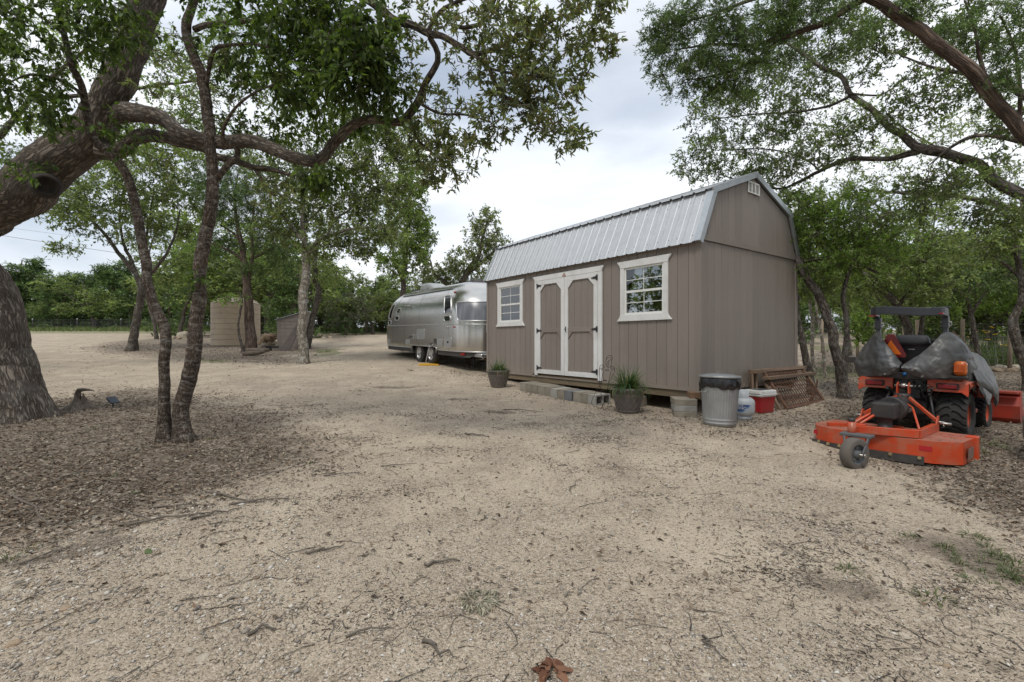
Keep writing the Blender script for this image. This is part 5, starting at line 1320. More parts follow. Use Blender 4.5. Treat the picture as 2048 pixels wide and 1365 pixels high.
# fenders with tail lamps
for s in (-1, 1):
    sec = []
    for y_, z_, x1_ in ((-0.36, 0.66, 0.60), (-0.345, 0.80, 0.60), (-0.30, 0.835, 0.61), (0.0, 0.86, 0.62), (0.30, 0.83, 0.60), (0.42, 0.68, 0.58)):
        x0_ = 0.19
        sec.append([Vector((s * x, y_, z)) for x, z in ((x0_, z_ - 0.01), (x0_ + 0.05, z_), (x1_ - 0.06, z_), (x1_, z_ - 0.05), (x1_ + 0.005, z_ - 0.11 if y_ > -0.34 else z_ - 0.02))])
    f_ = MB().grid(sec, False).build('fender', M_ORANGE, trac, solid=0.012, bevel=0.01, seg=2)
    c = Vector((s * 0.40, -0.372, 0.735))
    mb = MB(); mb.box((c.x - 0.115, c.y - 0.012, c.z - 0.042), (c.x + 0.115, c.y + 0.015, c.z + 0.042)); mb.build('tail_lamp_housing', M_TBLK, f_, bevel=0.015, seg=2)
    mb = MB(); mb.box((c.x - 0.098, c.y - 0.028, c.z - 0.03), (c.x + 0.098, c.y - 0.0125, c.z + 0.03)); mb.build('tail_lamp', pm('tail_lens', (0.26, 0.01, 0.018), (0.14, 0.006, 0.01), rough=0.12, scale=30), f_, bevel=0.012, seg=2)
MB().box((-0.19, -0.30, 0.62), (0.19, 0.35, 0.84)).build('seat_deck', M_TBLK, trac, bevel=0.02)
MB().box((-0.42, -0.33, 0.80), (0.42, -0.28, 0.90)).box((-0.47, -0.34, 0.84), (-0.40, -0.26, 0.95)).build('rear_crossmember', M_TBLK, trac, bevel=0.008)
MB().box((-0.17, -0.32, 0.30), (0.17, 0.9, 0.62)).build('transmission', M_TBLK, trac, bevel=0.03)
MB().box((-0.30, -0.20, 0.22), (0.30, 0.18, 0.44)).build('axle_housing', M_TBLK, trac, bevel=0.03)
MB().box((-0.15, 0.8, 0.30), (0.15, 1.75, 0.52)).build('engine_frame', M_TBLK, trac, bevel=0.02)
MB().box((-0.40, 1.36, 0.18), (0.40, 1.44, 0.27)).build('front_axle', M_TBLK, trac, bevel=0.01)
MB().box((-0.30, 0.62, 0.52), (0.30, 1.72, 0.96)).build('hood', M_ORANGE, trac, bevel=0.06, seg=3)
MB().box((-0.50, 0.38, 0.28), (-0.18, 0.95, 0.34)).box((0.18, 0.38, 0.28), (0.50, 0.95, 0.34)).build('footboard', M_ORANGE, trac, bevel=0.01)
# seat
st_ = new_obj('seat', None, trac)
def soft_slab(rows, name, mt, parent): MB().grid(rows, True, True).build(name, mt, parent)
def rr_section(cx, cy, cz, hw, hd, ax, n=20, p=4.0):
    r = []
    for j in range(n):
        a = 2 * math.pi * j / n; c, s = math.cos(a), math.sin(a)
        x_ = hw * math.copysign(abs(c) ** (2 / p), c); y_ = hd * math.copysign(abs(s) ** (2 / p), s)
        r.append((cx + x_, cy + y_, cz) if ax == 'z' else (cx + x_, cy, cz + y_))
    return r
soft_slab([rr_section(0, -0.13 - 0.02 * t, z_, w_, d_, 'z') for t, (z_, w_, d_) in enumerate(((0.98, 0.10, 0.02), (0.985, 0.235, 0.055), (1.10, 0.245, 0.06), (1.26, 0.24, 0.06), (1.30, 0.225, 0.055), (1.31, 0.21, 0.05)))], 'backrest', M_SEAT, st_)
soft_slab([rr_section(0, -0.245 + 0.0 * t, z_, w_, d_, 'z') for t, (z_, w_, d_) in enumerate(((1.285, 0.15, 0.03), (1.29, 0.205, 0.07), (1.34, 0.20, 0.075), (1.40, 0.185, 0.065), (1.425, 0.16, 0.045), (1.43, 0.09, 0.02)))], 'headroll', M_SEAT, st_)
soft_slab([rr_section(0, y_, 0.94, w_, d_, 'y') for y_, w_, d_ in ((-0.12, 0.1, 0.03), (-0.11, 0.24, 0.06), (0.25, 0.25, 0.065), (0.32, 0.2, 0.05), (0.33, 0.1, 0.02))], 'cushion', M_SEAT, st_)
MB().box((-0.035, -0.262, 1.222), (0.035, -0.2535, 1.232)).build('maker_badge', M_STEEL, st_)
# roll bar: posts and folded hoop
rb = new_obj('roll_bar', None, trac)
for s in (-1, 1):
    MB().box((s * 0.37 - 0.025, -0.335, 0.84), (s * 0.37 + 0.025, -0.265, 1.60)).build('post', M_ROPS, rb, bevel=0.008)
    mb = MB(); mb.box((s * 0.37 - 0.034, -0.345, 1.52), (s * 0.37 + 0.034, -0.255, 1.68)); mb.build('hinge_bracket', M_ROPS, rb, bevel=0.006)
    mb = MB(); mb.cyl((s * 0.37 - 0.06, -0.30, 1.60), (s * 0.37 + 0.06, -0.30, 1.60), 0.011, n=8); mb.cyl((s * 0.37 - 0.055, -0.30, 1.55), (s * 0.37 + 0.055, -0.30, 1.55), 0.009, n=8)
    ring_ = [(s * 0.43, -0.30 + 0.022 * math.cos(a), 1.58 + 0.022 * math.sin(a)) for a in np.linspace(0, 6.28, 12, endpoint=False)]; mb.tube(ring_, 0.003, 5, closed=True)
    mb.build('hinge_pin', M_STEEL, rb)
    MB().box((s * 0.36 - 0.045, -0.62, 1.702), (s * 0.36 + 0.045, -0.56, 1.7135)).build('reflector', M_REFL, rb)
hoop = []
hs = [(-0.37, -0.30, 1.66), (-0.375, -0.33, 1.735)]
for a in np.linspace(0, math.pi / 2, 7): hs.append((-0.385 + 0.2 - 0.2 * math.cos(a), -0.48 - 0.2 * math.sin(a), 1.775))
for a in np.linspace(math.pi / 2, 0, 7): hs.append((0.385 - 0.2 + 0.2 * math.cos(a), -0.48 - 0.2 * math.sin(a), 1.735))
hs += [(0.375, -0.33, 1.735), (0.37, -0.30, 1.66)]
pts = [Vector(p) for p in hs]; rows = []
for i, p in enumerate(pts):
    t = (pts[min(i + 1, len(pts) - 1)] - pts[max(i - 1, 0)]).normalized(); sd = t.cross(Vector((0, 0, 1))); sd = sd.normalized() if sd.length > 0.2 else Vector((0, -1, 0)) ; up = Vector((0, 0, 1)) if abs(t.z) < 0.8 else Vector((0, -1, 0)).cross(Vector((1, 0, 0)))
    if abs(t.z) > 0.8: up = Vector((0, 1, 0)); sd = Vector((1, 0, 0))
    rows.append([p + sd * a * 0.028 + up * b * 0.055 for a, b in ((-1, -1), (-1, 1), (1, 1), (1, -1))])
mb = MB(); mb.grid(rows, False, True); mb.build('hoop', M_ROPS, rb, bevel=0.008, seg=2)
MB().cyl((0.37, -0.30, 1.66), (0.37, -0.30, 1.80), 0.016, n=8).cyl((0.37, -0.30, 1.79), (0.37, -0.30, 1.81), 0.05, n=10).build('hoop_stop', M_ROPS, rb)
# hazard triangle beside the seat
smv = new_obj('hazard_triangle', None, trac)
def tri(r, c0, cut): return [(0, r), (-r * 0.10 - cut, r), (-r * 0.87 - 0, -r * 0.40), (-r * 0.80, -r * 0.55), (r * 0.80, -r * 0.55), (r * 0.87, -r * 0.40), (r * 0.10 + cut, r)][1:]
smv.location = (-0.20, -0.40, 1.23); smv.rotation_euler = (0, 0, R(-8))
MB().prism(tri(0.21, 0, 0.02), (0, 0, 0), (1, 0, 0), (0, 0, 1), (0, 1, 0), 0.006).build('red_border', M_SMVR, smv)
MB().prism([(0, 0.13), (-0.125, -0.075), (0.125, -0.075)], (0, -0.003, 0), (1, 0, 0), (0, 0, 1), (0, 1, 0), 0.0025).build('orange_centre', M_SMVO, smv)
# amber flasher
fl = new_obj('amber_flasher', None, trac)
MB().box((0.44, -0.46, 0.86), (0.60, -0.28, 0.885)).build('bracket', M_TBLK, fl, bevel=0.004)
mb = MB(); mb.box((0.47, -0.47, 0.886), (0.60, -0.33, 1.08)); mb.build('lens', M_AMBL, fl, bevel=0.045, seg=4)
mb = MB(); mb.box((0.48, -0.485, 0.93), (0.59, -0.471, 1.04)); mb.build('rear_lens', pm('dark_amber_lens', (0.42, 0.075, 0.004), (0.32, 0.05, 0.003), rough=0.15, scale=20), fl, bevel=0.012)
MB().box((-0.90, 0.10, 1.00), (-0.60, 0.16, 1.09)).build('side_mirror_arm', M_TBLK, trac, bevel=0.01)
# hitch and hydraulics at the rear
MB().cyl((0, -0.32, 0.38), (0, -0.42, 0.38), 0.035, n=12).build('drive_stub', M_STEEL, trac)
MB().box((-0.12, -0.40, 0.55), (0.12, -0.32, 0.66)).build('hitch_block', M_TBLK, trac, bevel=0.006)
for s in (-1, 1):
    mb = MB(); mb.bar((s * 0.20, -0.10, 0.28), (s * 0.34, -0.80, 0.30), 0.03, 0.06); mb.build('lower_link', M_TBLK, trac, bevel=0.005)
    mb = MB(); mb.cyl((s * 0.21, -0.34, 0.66), (s * 0.30, -0.55, 0.30), 0.016, n=8); mb.build('lift_rod', M_TBLK, trac)
    mb = MB(); mb.bar((s * 0.20, -0.30, 0.62), (s * 0.23, -0.46, 0.68), 0.035, 0.05); mb.build('lift_arm', M_TBLK, trac, bevel=0.004)
    mb = MB(); mb.cyl((s * 0.32, -0.80, 0.30), (s * 0.45, -0.80, 0.30), 0.018, n=10); mb.tube([(s * 0.43, -0.80, 0.30), (s * 0.45, -0.81, 0.25), (s * 0.43, -0.82, 0.24)], 0.005, 5); mb.build('hitch_pin', M_STEEL, trac)
mb = MB()
rg = np.random.default_rng(3)
for k_ in range(9):
    x0_ = rg.uniform(-0.15, 0.28); mb.tube([(x0_, -0.30, 0.78), (x0_ + rg.uniform(-.05, .05), -0.37, 0.70), (x0_ + rg.uniform(-.08, .08), -0.36, 0.60), (x0_ + rg.uniform(-.1, .1), -0.31, 0.50)], 0.010, 6)
tag(mb.build('hydraulic_hoses', M_TBLK, trac), kind='stuff')
mb = MB()
for k_ in range(5): c = Vector((rg.uniform(-.05, .3), -0.375, rg.uniform(.56, .74))); mb.cyl(c, c + Vector((0.02, -0.02, 0.03)), 0.012, n=6)
tag(mb.build('hose_fittings', M_STEEL, trac), kind='stuff')
mb = MB(); mb.cyl((-0.06, -0.33, 0.88), (-0.06, -0.33, 0.99), 0.006, n=6); mb.build('lever', M_TBLK, trac)
mb = MB(); mb.lathe([(0, -0.025), (0.02, -0.02), (0.026, 0.0), (0.02, 0.02), (0, 0.025)], 12, (-0.06, -0.34, 0.875), cap=False); mb.build('lever_knob', pm('blue_knob', (0.02, 0.16, 0.45), rough=0.4), trac)
# loader
ld = new_obj('front_loader', None, trac)
for s in (-1, 1):
    mb = MB(); pts = [(s * 0.40, 0.75, 0.85), (s * 0.42, 1.35, 0.92), (s * 0.42, 1.75, 0.80), (s * 0.42, 2.02, 0.55), (s * 0.42, 2.10, 0.22)]
    for a, b in zip(pts[:-1], pts[1:]): mb.bar(a, b, 0.05, 0.11)
    mb.build('loader_arm', M_ORANGE, ld, bevel=0.006)
    mb = MB(); mb.cyl((s * 0.34, 1.55, 0.62), (s * 0.34, 2.12, 0.42), 0.022, n=10); mb.build('cylinder', M_TBLK, ld)
    mb = MB(); mb.bar((s * 0.40, 0.72, 0.35), (s * 0.40, 0.78, 0.90), 0.08, 0.12, up=(0, 1, 0)); mb.build('loader_post', M_ORANGE, ld, bevel=0.006)
bk = new_obj('bucket', None, ld)
prof = [(2.62, 0.02), (2.22, 0.02), (2.14, 0.10), (2.12, 0.30), (2.20, 0.46), (2.30, 0.53)]
MB().grid([[Vector((x_, a, b)) for a, b in prof] for x_ in (-0.62, 0.80)], False).build('bucket_shell', M_REDOR, bk, solid=0.012)
for s in (-1, 1): MB().prism([prof[0]] + prof[1:], (0.80 if s > 0 else -0.62, 0, 0), (0, 1, 0), (0, 0, 1), (s, 0, 0), 0.012).build('bucket_side', M_REDOR, bk, bevel=0.003)
MB().box((-0.635, 2.16, 0.485), (0.815, 2.34, 0.535)).build('bucket_lip', M_REDOR, bk, bevel=0.008)
for s in (-1, 1): MB().box((s * 0.36 - 0.03, 1.98, 0.30), (s * 0.36 + 0.03, 2.14, 0.58)).build('bucket_bracket', M_REDOR, bk, bevel=0.006)
MB().box((-0.64, 2.00, 0.50), (-0.2, 2.13, 0.54)).build('bucket_shelf', M_REDOR, bk, bevel=0.006)
MB().box((0.2, 2.00, 0.50), (0.80, 2.13, 0.54)).build('bucket_shelf', M_REDOR, bk, bevel=0.006)

# tarp draped over the tractor: one sheet gathered round the seat, one over the hood
def tarp_material():
    m, t, b = mat_base('grey_tarp'); n = t.nodes.new; l = t.links.new
    tc = n('ShaderNodeTexCoord')
    def nz(s_, d_, typ='FBM', dist=0.0):
        q = n('ShaderNodeTexNoise'); q.noise_type = typ; q.inputs['Scale'].default_value = s_; q.inputs['Detail'].default_value = d_; q.inputs['Distortion'].default_value = dist; l(tc.outputs['Object'], q.inputs['Vector']); return q.outputs['Fac']
    cr = n('ShaderNodeValToRGB'); cr.color_ramp.elements[0].position = 0.35; cr.color_ramp.elements[0].color = (0.055, 0.058, 0.06, 1); cr.color_ramp.elements[1].position = 0.65; cr.color_ramp.elements[1].color = (0.095, 0.094, 0.088, 1)
    l(nz(2.5, 5), cr.inputs['Fac']); l(cr.outputs['Color'], b.inputs['Base Color'])
    b.inputs['Roughness'].default_value = 0.42; b.inputs['Specular IOR Level'].default_value = 0.5
    b1 = n('ShaderNodeBump'); b1.inputs['Strength'].default_value = 0.38; b1.inputs['Distance'].default_value = 0.014; l(nz(6.5, 3, 'RIDGED_MULTIFRACTAL', 0.8), b1.inputs['Height'])
    b2 = n('ShaderNodeBump'); b2.inputs['Strength'].default_value = 0.35; b2.inputs['Distance'].default_value = 0.006; l(nz(30, 4), b2.inputs['Height']); l(b1.outputs['Normal'], b2.inputs['Normal']); l(b2.outputs['Normal'], b.inputs['Normal'])
    return m
M_TARP = tarp_material()
def crom(pts, n):
    P = np.array(pts, float); k = len(P); out_ = []
    for i in range(n):
        u_ = i / (n - 1) * (k - 1); j = min(int(u_), k - 2); t = u_ - j
        p0, p1, p2, p3 = P[max(j - 1, 0)], P[j], P[j + 1], P[min(j + 2, k - 1)]
        out_.append(0.5 * (2 * p1 + (p2 - p0) * t + (2 * p0 - 5 * p1 + 4 * p2 - p3) * t * t + (-p0 + 3 * p1 - 3 * p2 + p3) * t ** 3))
    return np.array(out_)
def wrinkle(P, amp, seed, fr=5.0):
    P = np.asarray(P, float); sh = P.shape; q = P.reshape(-1, 3)
    w_ = np.stack([fbm(q * fr + 11, seed, 4, 0.55), fbm(q * fr + 57, seed + 5, 4, 0.55), fbm(q * fr + 91, seed + 9, 4, 0.55)], 1) - 0.5
    w2_ = np.abs(fbm(q * np.array([3.5, 3.5, 7]) + 31, seed + 2, 3) - 0.5) * 2
    q = q + w_ * amp * 0.9; d = q[:, :2] - np.array([0, 0.2]); d = d / (np.linalg.norm(d, axis=1, keepdims=True) + 1e-6)
    q[:, :2] -= d * (0.5 - w2_)[:, None] * amp * 0.5
    g_ = q[:, 0] * 0.8 + q[:, 1] * 0.6; h__ = q[:, 0] * -0.6 + q[:, 1] * 0.8
    fold = np.stack([(g_ + q[:, 2] * 0.55) * 10, h__ * 10, (q[:, 2] - g_ * 0.35) * 3.0], 1); fold2 = np.stack([(g_ - q[:, 2] * 0.7) * 17, h__ * 17, (q[:, 2] + g_ * 0.5) * 5.5], 1)
    w3_ = np.abs(fbm(fold + 5, seed + 14, 2) - 0.5) * 2; w4_ = np.abs(fbm(fold2 + 15, seed + 24, 2) - 0.5) * 2
    q[:, :2] += d * ((0.3 - w3_) * amp * 0.55 + (0.3 - w4_) * amp * 0.16)[:, None]
    return q.reshape(sh)
colsT = [(-0.05, -0.53, 1.03, 0.95), (-0.15, -0.54, 1.15, 0.88), (-0.28, -0.50, 1.33, 0.84), (-0.40, -0.38, 1.49, 0.82), (-0.58, -0.26, 1.34, 0.80), (-0.67, 0.02, 1.24, 0.80), (-0.57, 0.34, 1.30, 0.84), (-0.2, 0.50, 1.40, 0.86), (0.15, 0.50, 1.36, 0.86), (0.44, 0.34, 1.24, 0.74), (0.56, 0.06, 1.27, 0.64), (0.56, -0.22, 1.38, 0.76), (0.42, -0.38, 1.48, 0.84), (0.29, -0.52, 1.30, 0.85), (0.13, -0.57, 1.14, 0.86), (-0.02, -0.60, 1.03, 0.94)]
cc = crom(colsT, 220); rows = []
nr = 48
for i in range(nr):
    t = i / (nr - 1); r = []
    for x_, y_, zt_, zb_ in cc:
        bul = 1 + 0.10 * math.sin(math.pi * t) - 0.10 * (1 - t) ** 2 + 0.05 * t
        r.append((x_ * bul, 0.02 + (y_ - 0.02) * bul, zt_ + (zb_ - zt_) * t))
    rows.append(r)
W3 = wrinkle(np.array(rows), 0.05, 12, 6.0)
mb = MB(); mb.grid([[tuple(p) for p in r] for r in W3], True)
# folded roll along the top edge and lower loose flap over the right fender
tarp = thing('grey_tarp', 'grey plastic tarp gathered round the tractor seat and thrown over its hood', 'tarp', (TCX, TCY, TCZ), -HD); tarp.scale = (TS, TS, TS)
mb.build('seat_cover', M_TARP, tarp, solid=0.004)
secs = []
for y_, hw, zt_, zl, zr, xr in ((0.30, 0.46, 1.24, 0.75, 0.70, 0.60), (0.50, 0.46, 1.26, 0.62, 0.50, 0.66), (0.72, 0.45, 1.24, 0.58, 0.40, 0.66), (0.95, 0.45, 1.22, 0.55, 0.44, 0.64), (1.2, 0.44, 1.20, 0.55, 0.54, 0.62), (1.5, 0.44, 1.18, 0.60, 0.66, 0.62), (1.8, 0.42, 1.14, 0.66, 0.76, 0.58), (2.0, 0.40, 1.04, 0.70, 0.80, 0.52), (2.08, 0.34, 0.90, 0.72, 0.80, 0.46)):
    top = [(-hw - 0.14, y_, zl), (-hw - 0.06, y_, (zl + zt_) / 2), (-hw, y_, zt_ - 0.06), (-hw * 0.5, y_, zt_), (0, y_, zt_ + 0.015), (hw * 0.5, y_, zt_), (hw, y_, zt_ - 0.06), (hw + (xr - hw) * 0.5, y_, (zr + zt_) / 2), (xr, y_, zr)]
    secs.append(crom(top, 100))
S3 = np.array(secs); S4 = np.stack([crom(S3[:, j], 110) for j in range(100)], 1)
S4 = wrinkle(S4, 0.04, 40, 6.0)
mb = MB(); mb.grid([[tuple(p) for p in r] for r in S4], True); mb.build('hood_cover', M_TARP, tarp, solid=0.004)
flap = [[(0.60, -0.20, 0.98), (0.70, 0.05, 0.92), (0.74, 0.35, 0.86), (0.68, 0.62, 0.84)], [(0.66, -0.22, 0.84), (0.76, 0.05, 0.78), (0.79, 0.38, 0.70), (0.72, 0.66, 0.70)], [(0.68, -0.16, 0.76), (0.79, 0.12, 0.66), (0.78, 0.42, 0.54), (0.72, 0.66, 0.54)], [(0.70, -0.10, 0.74), (0.78, 0.18, 0.58), (0.76, 0.44, 0.44), (0.71, 0.62, 0.46)]]
F1 = np.array([crom(r, 40) for r in flap]); F2 = np.stack([crom(F1[:, j], 26) for j in range(40)], 1); F2 = wrinkle(F2, 0.03, 70, 5)
mb = MB(); mb.grid([[tuple(p) for p in r] for r in F2], True); mb.build('side_flap', M_TARP, tarp, solid=0.004)
for k_, (i, j) in enumerate(((3, 34), (3, 190), (44, 200), (44, 22), (32, 208))):
    p = Vector(W3[i][j]); o = Vector((p.x, p.y + 0.1, 0)).normalized() if True else None
    d = Vector((p.x * 0.6, p.y - 0.2, 0)).normalized()
    ring_ = []; ax = d.orthogonal().normalized(); ay = d.cross(ax)
    MB().tube([p + d * 0.006 + ax * 0.011 * math.cos(a) + ay * 0.011 * math.sin(a) for a in np.linspace(0, 6.28, 12, endpoint=False)], 0.0035, 5, closed=True).build('eyelet', M_STEEL, tarp)

# rotary cutter on the three-point hitch (metres, origin under the rear axle)
MZ = gz1(4.2, 5.0)
cut = thing('rotary_cutter', 'orange rotary cutter deck with tail wheel hitched behind the tractor', 'rotary cutter', (TCX, TCY, MZ), -HD)
DT, DB = 0.25, 0.025
outl = [(-0.66, -0.80), (-0.69, -1.30), (-0.62, -1.46), (-0.46, -1.56), (-0.2, -1.60), (0.2, -1.60), (0.46, -1.56), (0.60, -1.47), (0.66, -1.40), (0.69, -0.95), (0.62, -0.80)]
mb = MB(); mb.prism(outl, (0, 0, DT - 0.012), (1, 0, 0), (0, 1, 0), (0, 0, 1), 0.012); mb.build('deck_top', M_ORDUSTY, cut)
seg_ = [outl[0:3], outl[2:9], outl[8:11]]
for k_, sg in enumerate(seg_):
    MB().grid([[Vector((x_ * 1.004, (y_ + 1.15) * 1.004 - 1.15, z_)) for x_, y_ in sg] for z_ in (DB, DT)], False).build('deck_skirt', M_ORANGE, cut, solid=0.008)
MB().box((0.62, -1.02, 0.0), (0.72, -0.92, DT + 0.02)).build('side_flange', M_ORANGE, cut, bevel=0.01)
MB().box((0.692, -1.33, 0.07), (0.6985, -1.10, 0.18)).build('side_label', pm('worn_label', (0.10, 0.075, 0.06), (0.22, 0.12, 0.08), rough=0.7, scale=20), cut)
for a, b in ((-0.66, -0.31), (-0.18, 0.40)):
    xs_ = np.linspace(a, b, 10); yl = np.interp(xs_, [p[0] for p in outl[2:8]], [p[1] for p in outl[2:8]])
    MB().grid([[Vector((x_ * 1.01, y_ - 0.014, z_)) for x_, y_ in zip(xs_, yl)] for z_ in (0.0, 0.085)], False).build('rubber_guard', M_BELT, cut, solid=0.008)
    for x_ in np.linspace(a + 0.08, b - 0.03, 3):
        y_ = np.interp(x_, [p[0] for p in outl[2:8]], [p[1] for p in outl[2:8]]) - 0.02
        mb = MB(); mb.cyl((x_, y_, 0.068), (x_, y_ - 0.008, 0.068), 0.018, n=12); mb.cyl((x_, y_ - 0.008, 0.068), (x_, y_ - 0.018, 0.068), 0.010, n=6); mb.build('bolt', M_BRASS, cut)
for a, b in ((-0.645, -0.60), (0.36, 0.46)):
    xs_ = (a, b); yl = np.interp(xs_, [p[0] for p in outl[2:8]], [p[1] for p in outl[2:8]])
    MB().grid([[Vector((x_ * 1.012, y_ - 0.009, z_)) for x_, y_ in zip(xs_, yl)] for z_ in (0.145, 0.195)], False).build('reflector', M_REFL, cut)
rgc = np.random.default_rng(8); nc_ = 420
cx_ = rgc.uniform(-0.64, 0.64, nc_); cy_ = rgc.uniform(-1.5, -0.84, nc_); Ac = rgc.normal(0, 1, (nc_, 3)); Ac[:, 2] *= 0.1
Vc, Fc, Cc_ = leaf_arrays(np.stack([cx_, cy_, np.full(nc_, DT + 0.003)], 1), Ac, rgc.uniform(0.008, 0.035, nc_), rgc.uniform(0.003, 0.009, nc_), np.array([(0.17, 0.13, 0.09), (0.24, 0.20, 0.14), (0.10, 0.11, 0.05), (0.09, 0.07, 0.05)])[rgc.integers(0, 4, nc_)], rgc, 2.0)
mc_ = fast_mesh('grass_clippings', Vc, Fc, Cc_); mc_.materials.append(attr_mat('clippings', 0.9, 0.1)); tag(new_obj('grass_clippings', mc_, cut), kind='stuff')
# frame on the deck
zt = DT + 0.0
def beam(p, q, w_, h_, nm='frame_channel', mt=M_ORANGE): return MB().bar(p, q, w_, h_).build(nm, mt, cut, bevel=0.003)
beam((-0.34, -0.84, zt + 0.045), (-0.16, -1.78, zt + 0.055), 0.06, 0.085)
beam((0.34, -0.84, zt + 0.045), (0.34, -1.50, zt + 0.045), 0.05, 0.085)
beam((0.34, -1.50, zt + 0.047), (-0.14, -1.72, zt + 0.055), 0.05, 0.08)
beam((-0.52, -1.42, zt + 0.02), (-0.36, -1.26, zt + 0.02), 0.05, 0.045)
beam((0.02, -0.86, zt + 0.01), (0.02, -1.5, zt + 0.01), 0.10, 0.02)
MB().box((-0.22, -1.70, 0.10), (-0.07, -1.63, zt + 0.11)).build('wheel_mount', M_ORANGE, cut, bevel=0.006)
MB().cyl((-0.14, -1.86, zt - 0.02), (-0.14, -1.86, zt + 0.15), 0.038, n=16).build('pivot_tube', M_ORANGE, cut)
MB().cyl((-0.14, -1.86, zt + 0.15), (-0.14, -1.86, zt + 0.19), 0.032, n=14).build('pivot_cap', M_TBLK, cut)
beam((-0.15, -1.70, zt + 0.05), (-0.14, -1.86, zt + 0.05), 0.07, 0.09)
# caster fork and wheel, trailing to the rear
WC = Vector((-0.03, -2.14, 0.164 - 0.05))
fk = new_obj('tail_wheel', None, cut)
MB().box((-0.22, -1.97, zt + 0.005), (0.06, -1.83, zt + 0.035)).build('fork_crown', M_GREYHUB, fk, bevel=0.005)
for s in (-1, 1):
    MB().bar((-0.08 + s * 0.115, -1.92, zt + 0.015), WC + Vector((s * 0.075, 0, 0)), 0.016, 0.05).build('fork_leg', M_GREYHUB, fk, bevel=0.003)
mw = Matrix.Translation(WC) @ Matrix.Rotation(R(-17), 4, 'Z')
mb = MB(); mb.lathe([(0.10, -0.045), (0.148, -0.052), (0.160, -0.042), (0.164, 0.0), (0.160, 0.042), (0.148, 0.052), (0.10, 0.045)], 64, axis='x', cap=False, mat=mw); mb.build('tyre', M_GREYTYRE, fk)
mb = MB(); mb.lathe([(0.10, 0.045), (0.09, 0.02), (0.04, 0.015), (0.035, 0.06), (0.0, 0.06)], 32, axis='x', cap=False, mat=mw)
for k_ in range(5):
    a = k_ * 1.2566; c = Vector((0.018, 0.065 * math.sin(a), 0.065 * math.cos(a))); mb.cyl(mw @ c, mw @ (c + Vector((0.012, 0, 0))), 0.014, n=8)
mb.lathe([(0.10, -0.045), (0.09, -0.02), (0.0, -0.02)], 32, axis='x', cap=False, mat=mw); mb.build('hub', M_GREYHUB, fk)
mb = MB(); mb.cyl(mw @ Vector((-0.10, 0, 0)), mw @ Vector((0.10, 0, 0)), 0.012, n=8); mb.cyl(mw @ Vector((0.095, 0, 0)), mw @ Vector((0.115, 0, 0)), 0.02, n=6); mb.build('axle_bolt', M_STEEL, fk)
# gearbox, shaft
gb = new_obj('gearbox', None, cut)
mb = MB(); mb.box((-0.13, -1.30, zt + 0.14), (0.09, -1.08, zt + 0.32)); mb.build('gearbox_case', M_TBLK, gb, bevel=0.02, seg=2)
MB().box((-0.115, -1.315, zt + 0.155), (0.075, -1.3005, zt + 0.305)).build('gearbox_cover', M_TBLK, gb, bevel=0.004)
MB().lathe([(0.11, zt + 0.0), (0.11, zt + 0.02), (0.07, zt + 0.03), (0.065, zt + 0.13), (0.09, zt + 0.145)], 24, (-0.02, -1.2, 0), cap=False).build('gearbox_neck', M_TBLK, gb)
MB().lathe([(0.135, -1.10), (0.14, -1.0), (0.13, -0.90), (0.11, -0.86)], 28, (0.0, 0, zt + 0.235), 'y', cap=True).build('shaft_shield', M_TBLK, gb)
mb = MB(); mb.tube([(0, -0.90, zt + 0.26), (0.0, -0.72, zt + 0.27)], 0.035, 14); mb.build('drive_shaft', M_STEEL, gb)
mb = MB(); mb.lathe([(0.05, -0.74), (0.075, -0.70), (0.07, -0.68), (0.082, -0.66), (0.076, -0.63), (0.088, -0.60), (0.085, -0.45)], 24, (0, 0, zt + 0.28), 'y', cap=False); mb.build('shaft_boot', M_TBLK, gb)
# A-frame and stays
MT = Vector((0.0, -0.60, 0.735))
for s in (-1, 1):
    MB().prism([(-0.62, 0.58), (-0.53, 0.60), (-0.52, 0.74), (-0.56, 0.77), (-0.62, 0.74)], (s * 0.055 - 0.006, 0, 0), (0, 1, 0), (0, 0, 1), (1, 0, 0), 0.012).build('mast_plate', M_ORANGE, cut, bevel=0.003)
    MB().prism([(-0.95, 0.22), (-0.74, 0.22), (-0.74, 0.42), (-0.80, 0.42)], (s * 0.35, 0, 0), (0, 1, 0), (0, 0, 1), (s, 0, 0), 0.012).build('hitch_plate', M_ORANGE, cut, bevel=0.003)
    MB().bar((s * 0.05, -0.62, 0.60), (s * 0.35, -0.78, 0.36), 0.028, 0.035).build('mast_brace', M_ORANGE, cut, bevel=0.003)
    MB().cyl((s * 0.33, -0.77, 0.34), (s * 0.47, -0.77, 0.34), 0.015, n=10).build('hitch_pin', M_STEEL, cut)
    MB().tube([MT + Vector((s * 0.02 - 0.03, -0.03, -0.13)), MT + Vector((-0.06 + s * 0.02, -0.30, -0.22)), Vector((-0.17 + s * 0.03, -1.60, zt + 0.10))], 0.014, 8).build('stay_bar', M_ORANGE, cut)
MB().tube([MT + Vector((0.03, -0.03, -0.13)), MT + Vector((0.05, -0.12, -0.2)), Vector((0.16, -0.9, 0.5)), Vector((0.34, -1.46, zt + 0.09))], 0.011, 8).build('stay_bar', M_ORANGE, cut)
MB().cyl((-0.075, -0.615, 0.605), (0.075, -0.615, 0.605), 0.032, n=14).build('mast_roller', M_TBLK, cut)
mb = MB(); mb.cyl((-0.09, -0.57, 0.725), (0.09, -0.57, 0.725), 0.013, n=10); mb.lathe([(0.0, -0.03), (0.03, -0.02), (0.03, 0.02), (0.0, 0.03)], 14, (0, -0.57, 0.725), 'x', cap=False); mb.build('top_link_ball', M_STEEL, cut)
beam((0.0, -0.56, 0.72), (0.0, -0.30, 0.62), 0.03, 0.03, 'top_link', M_TBLK)
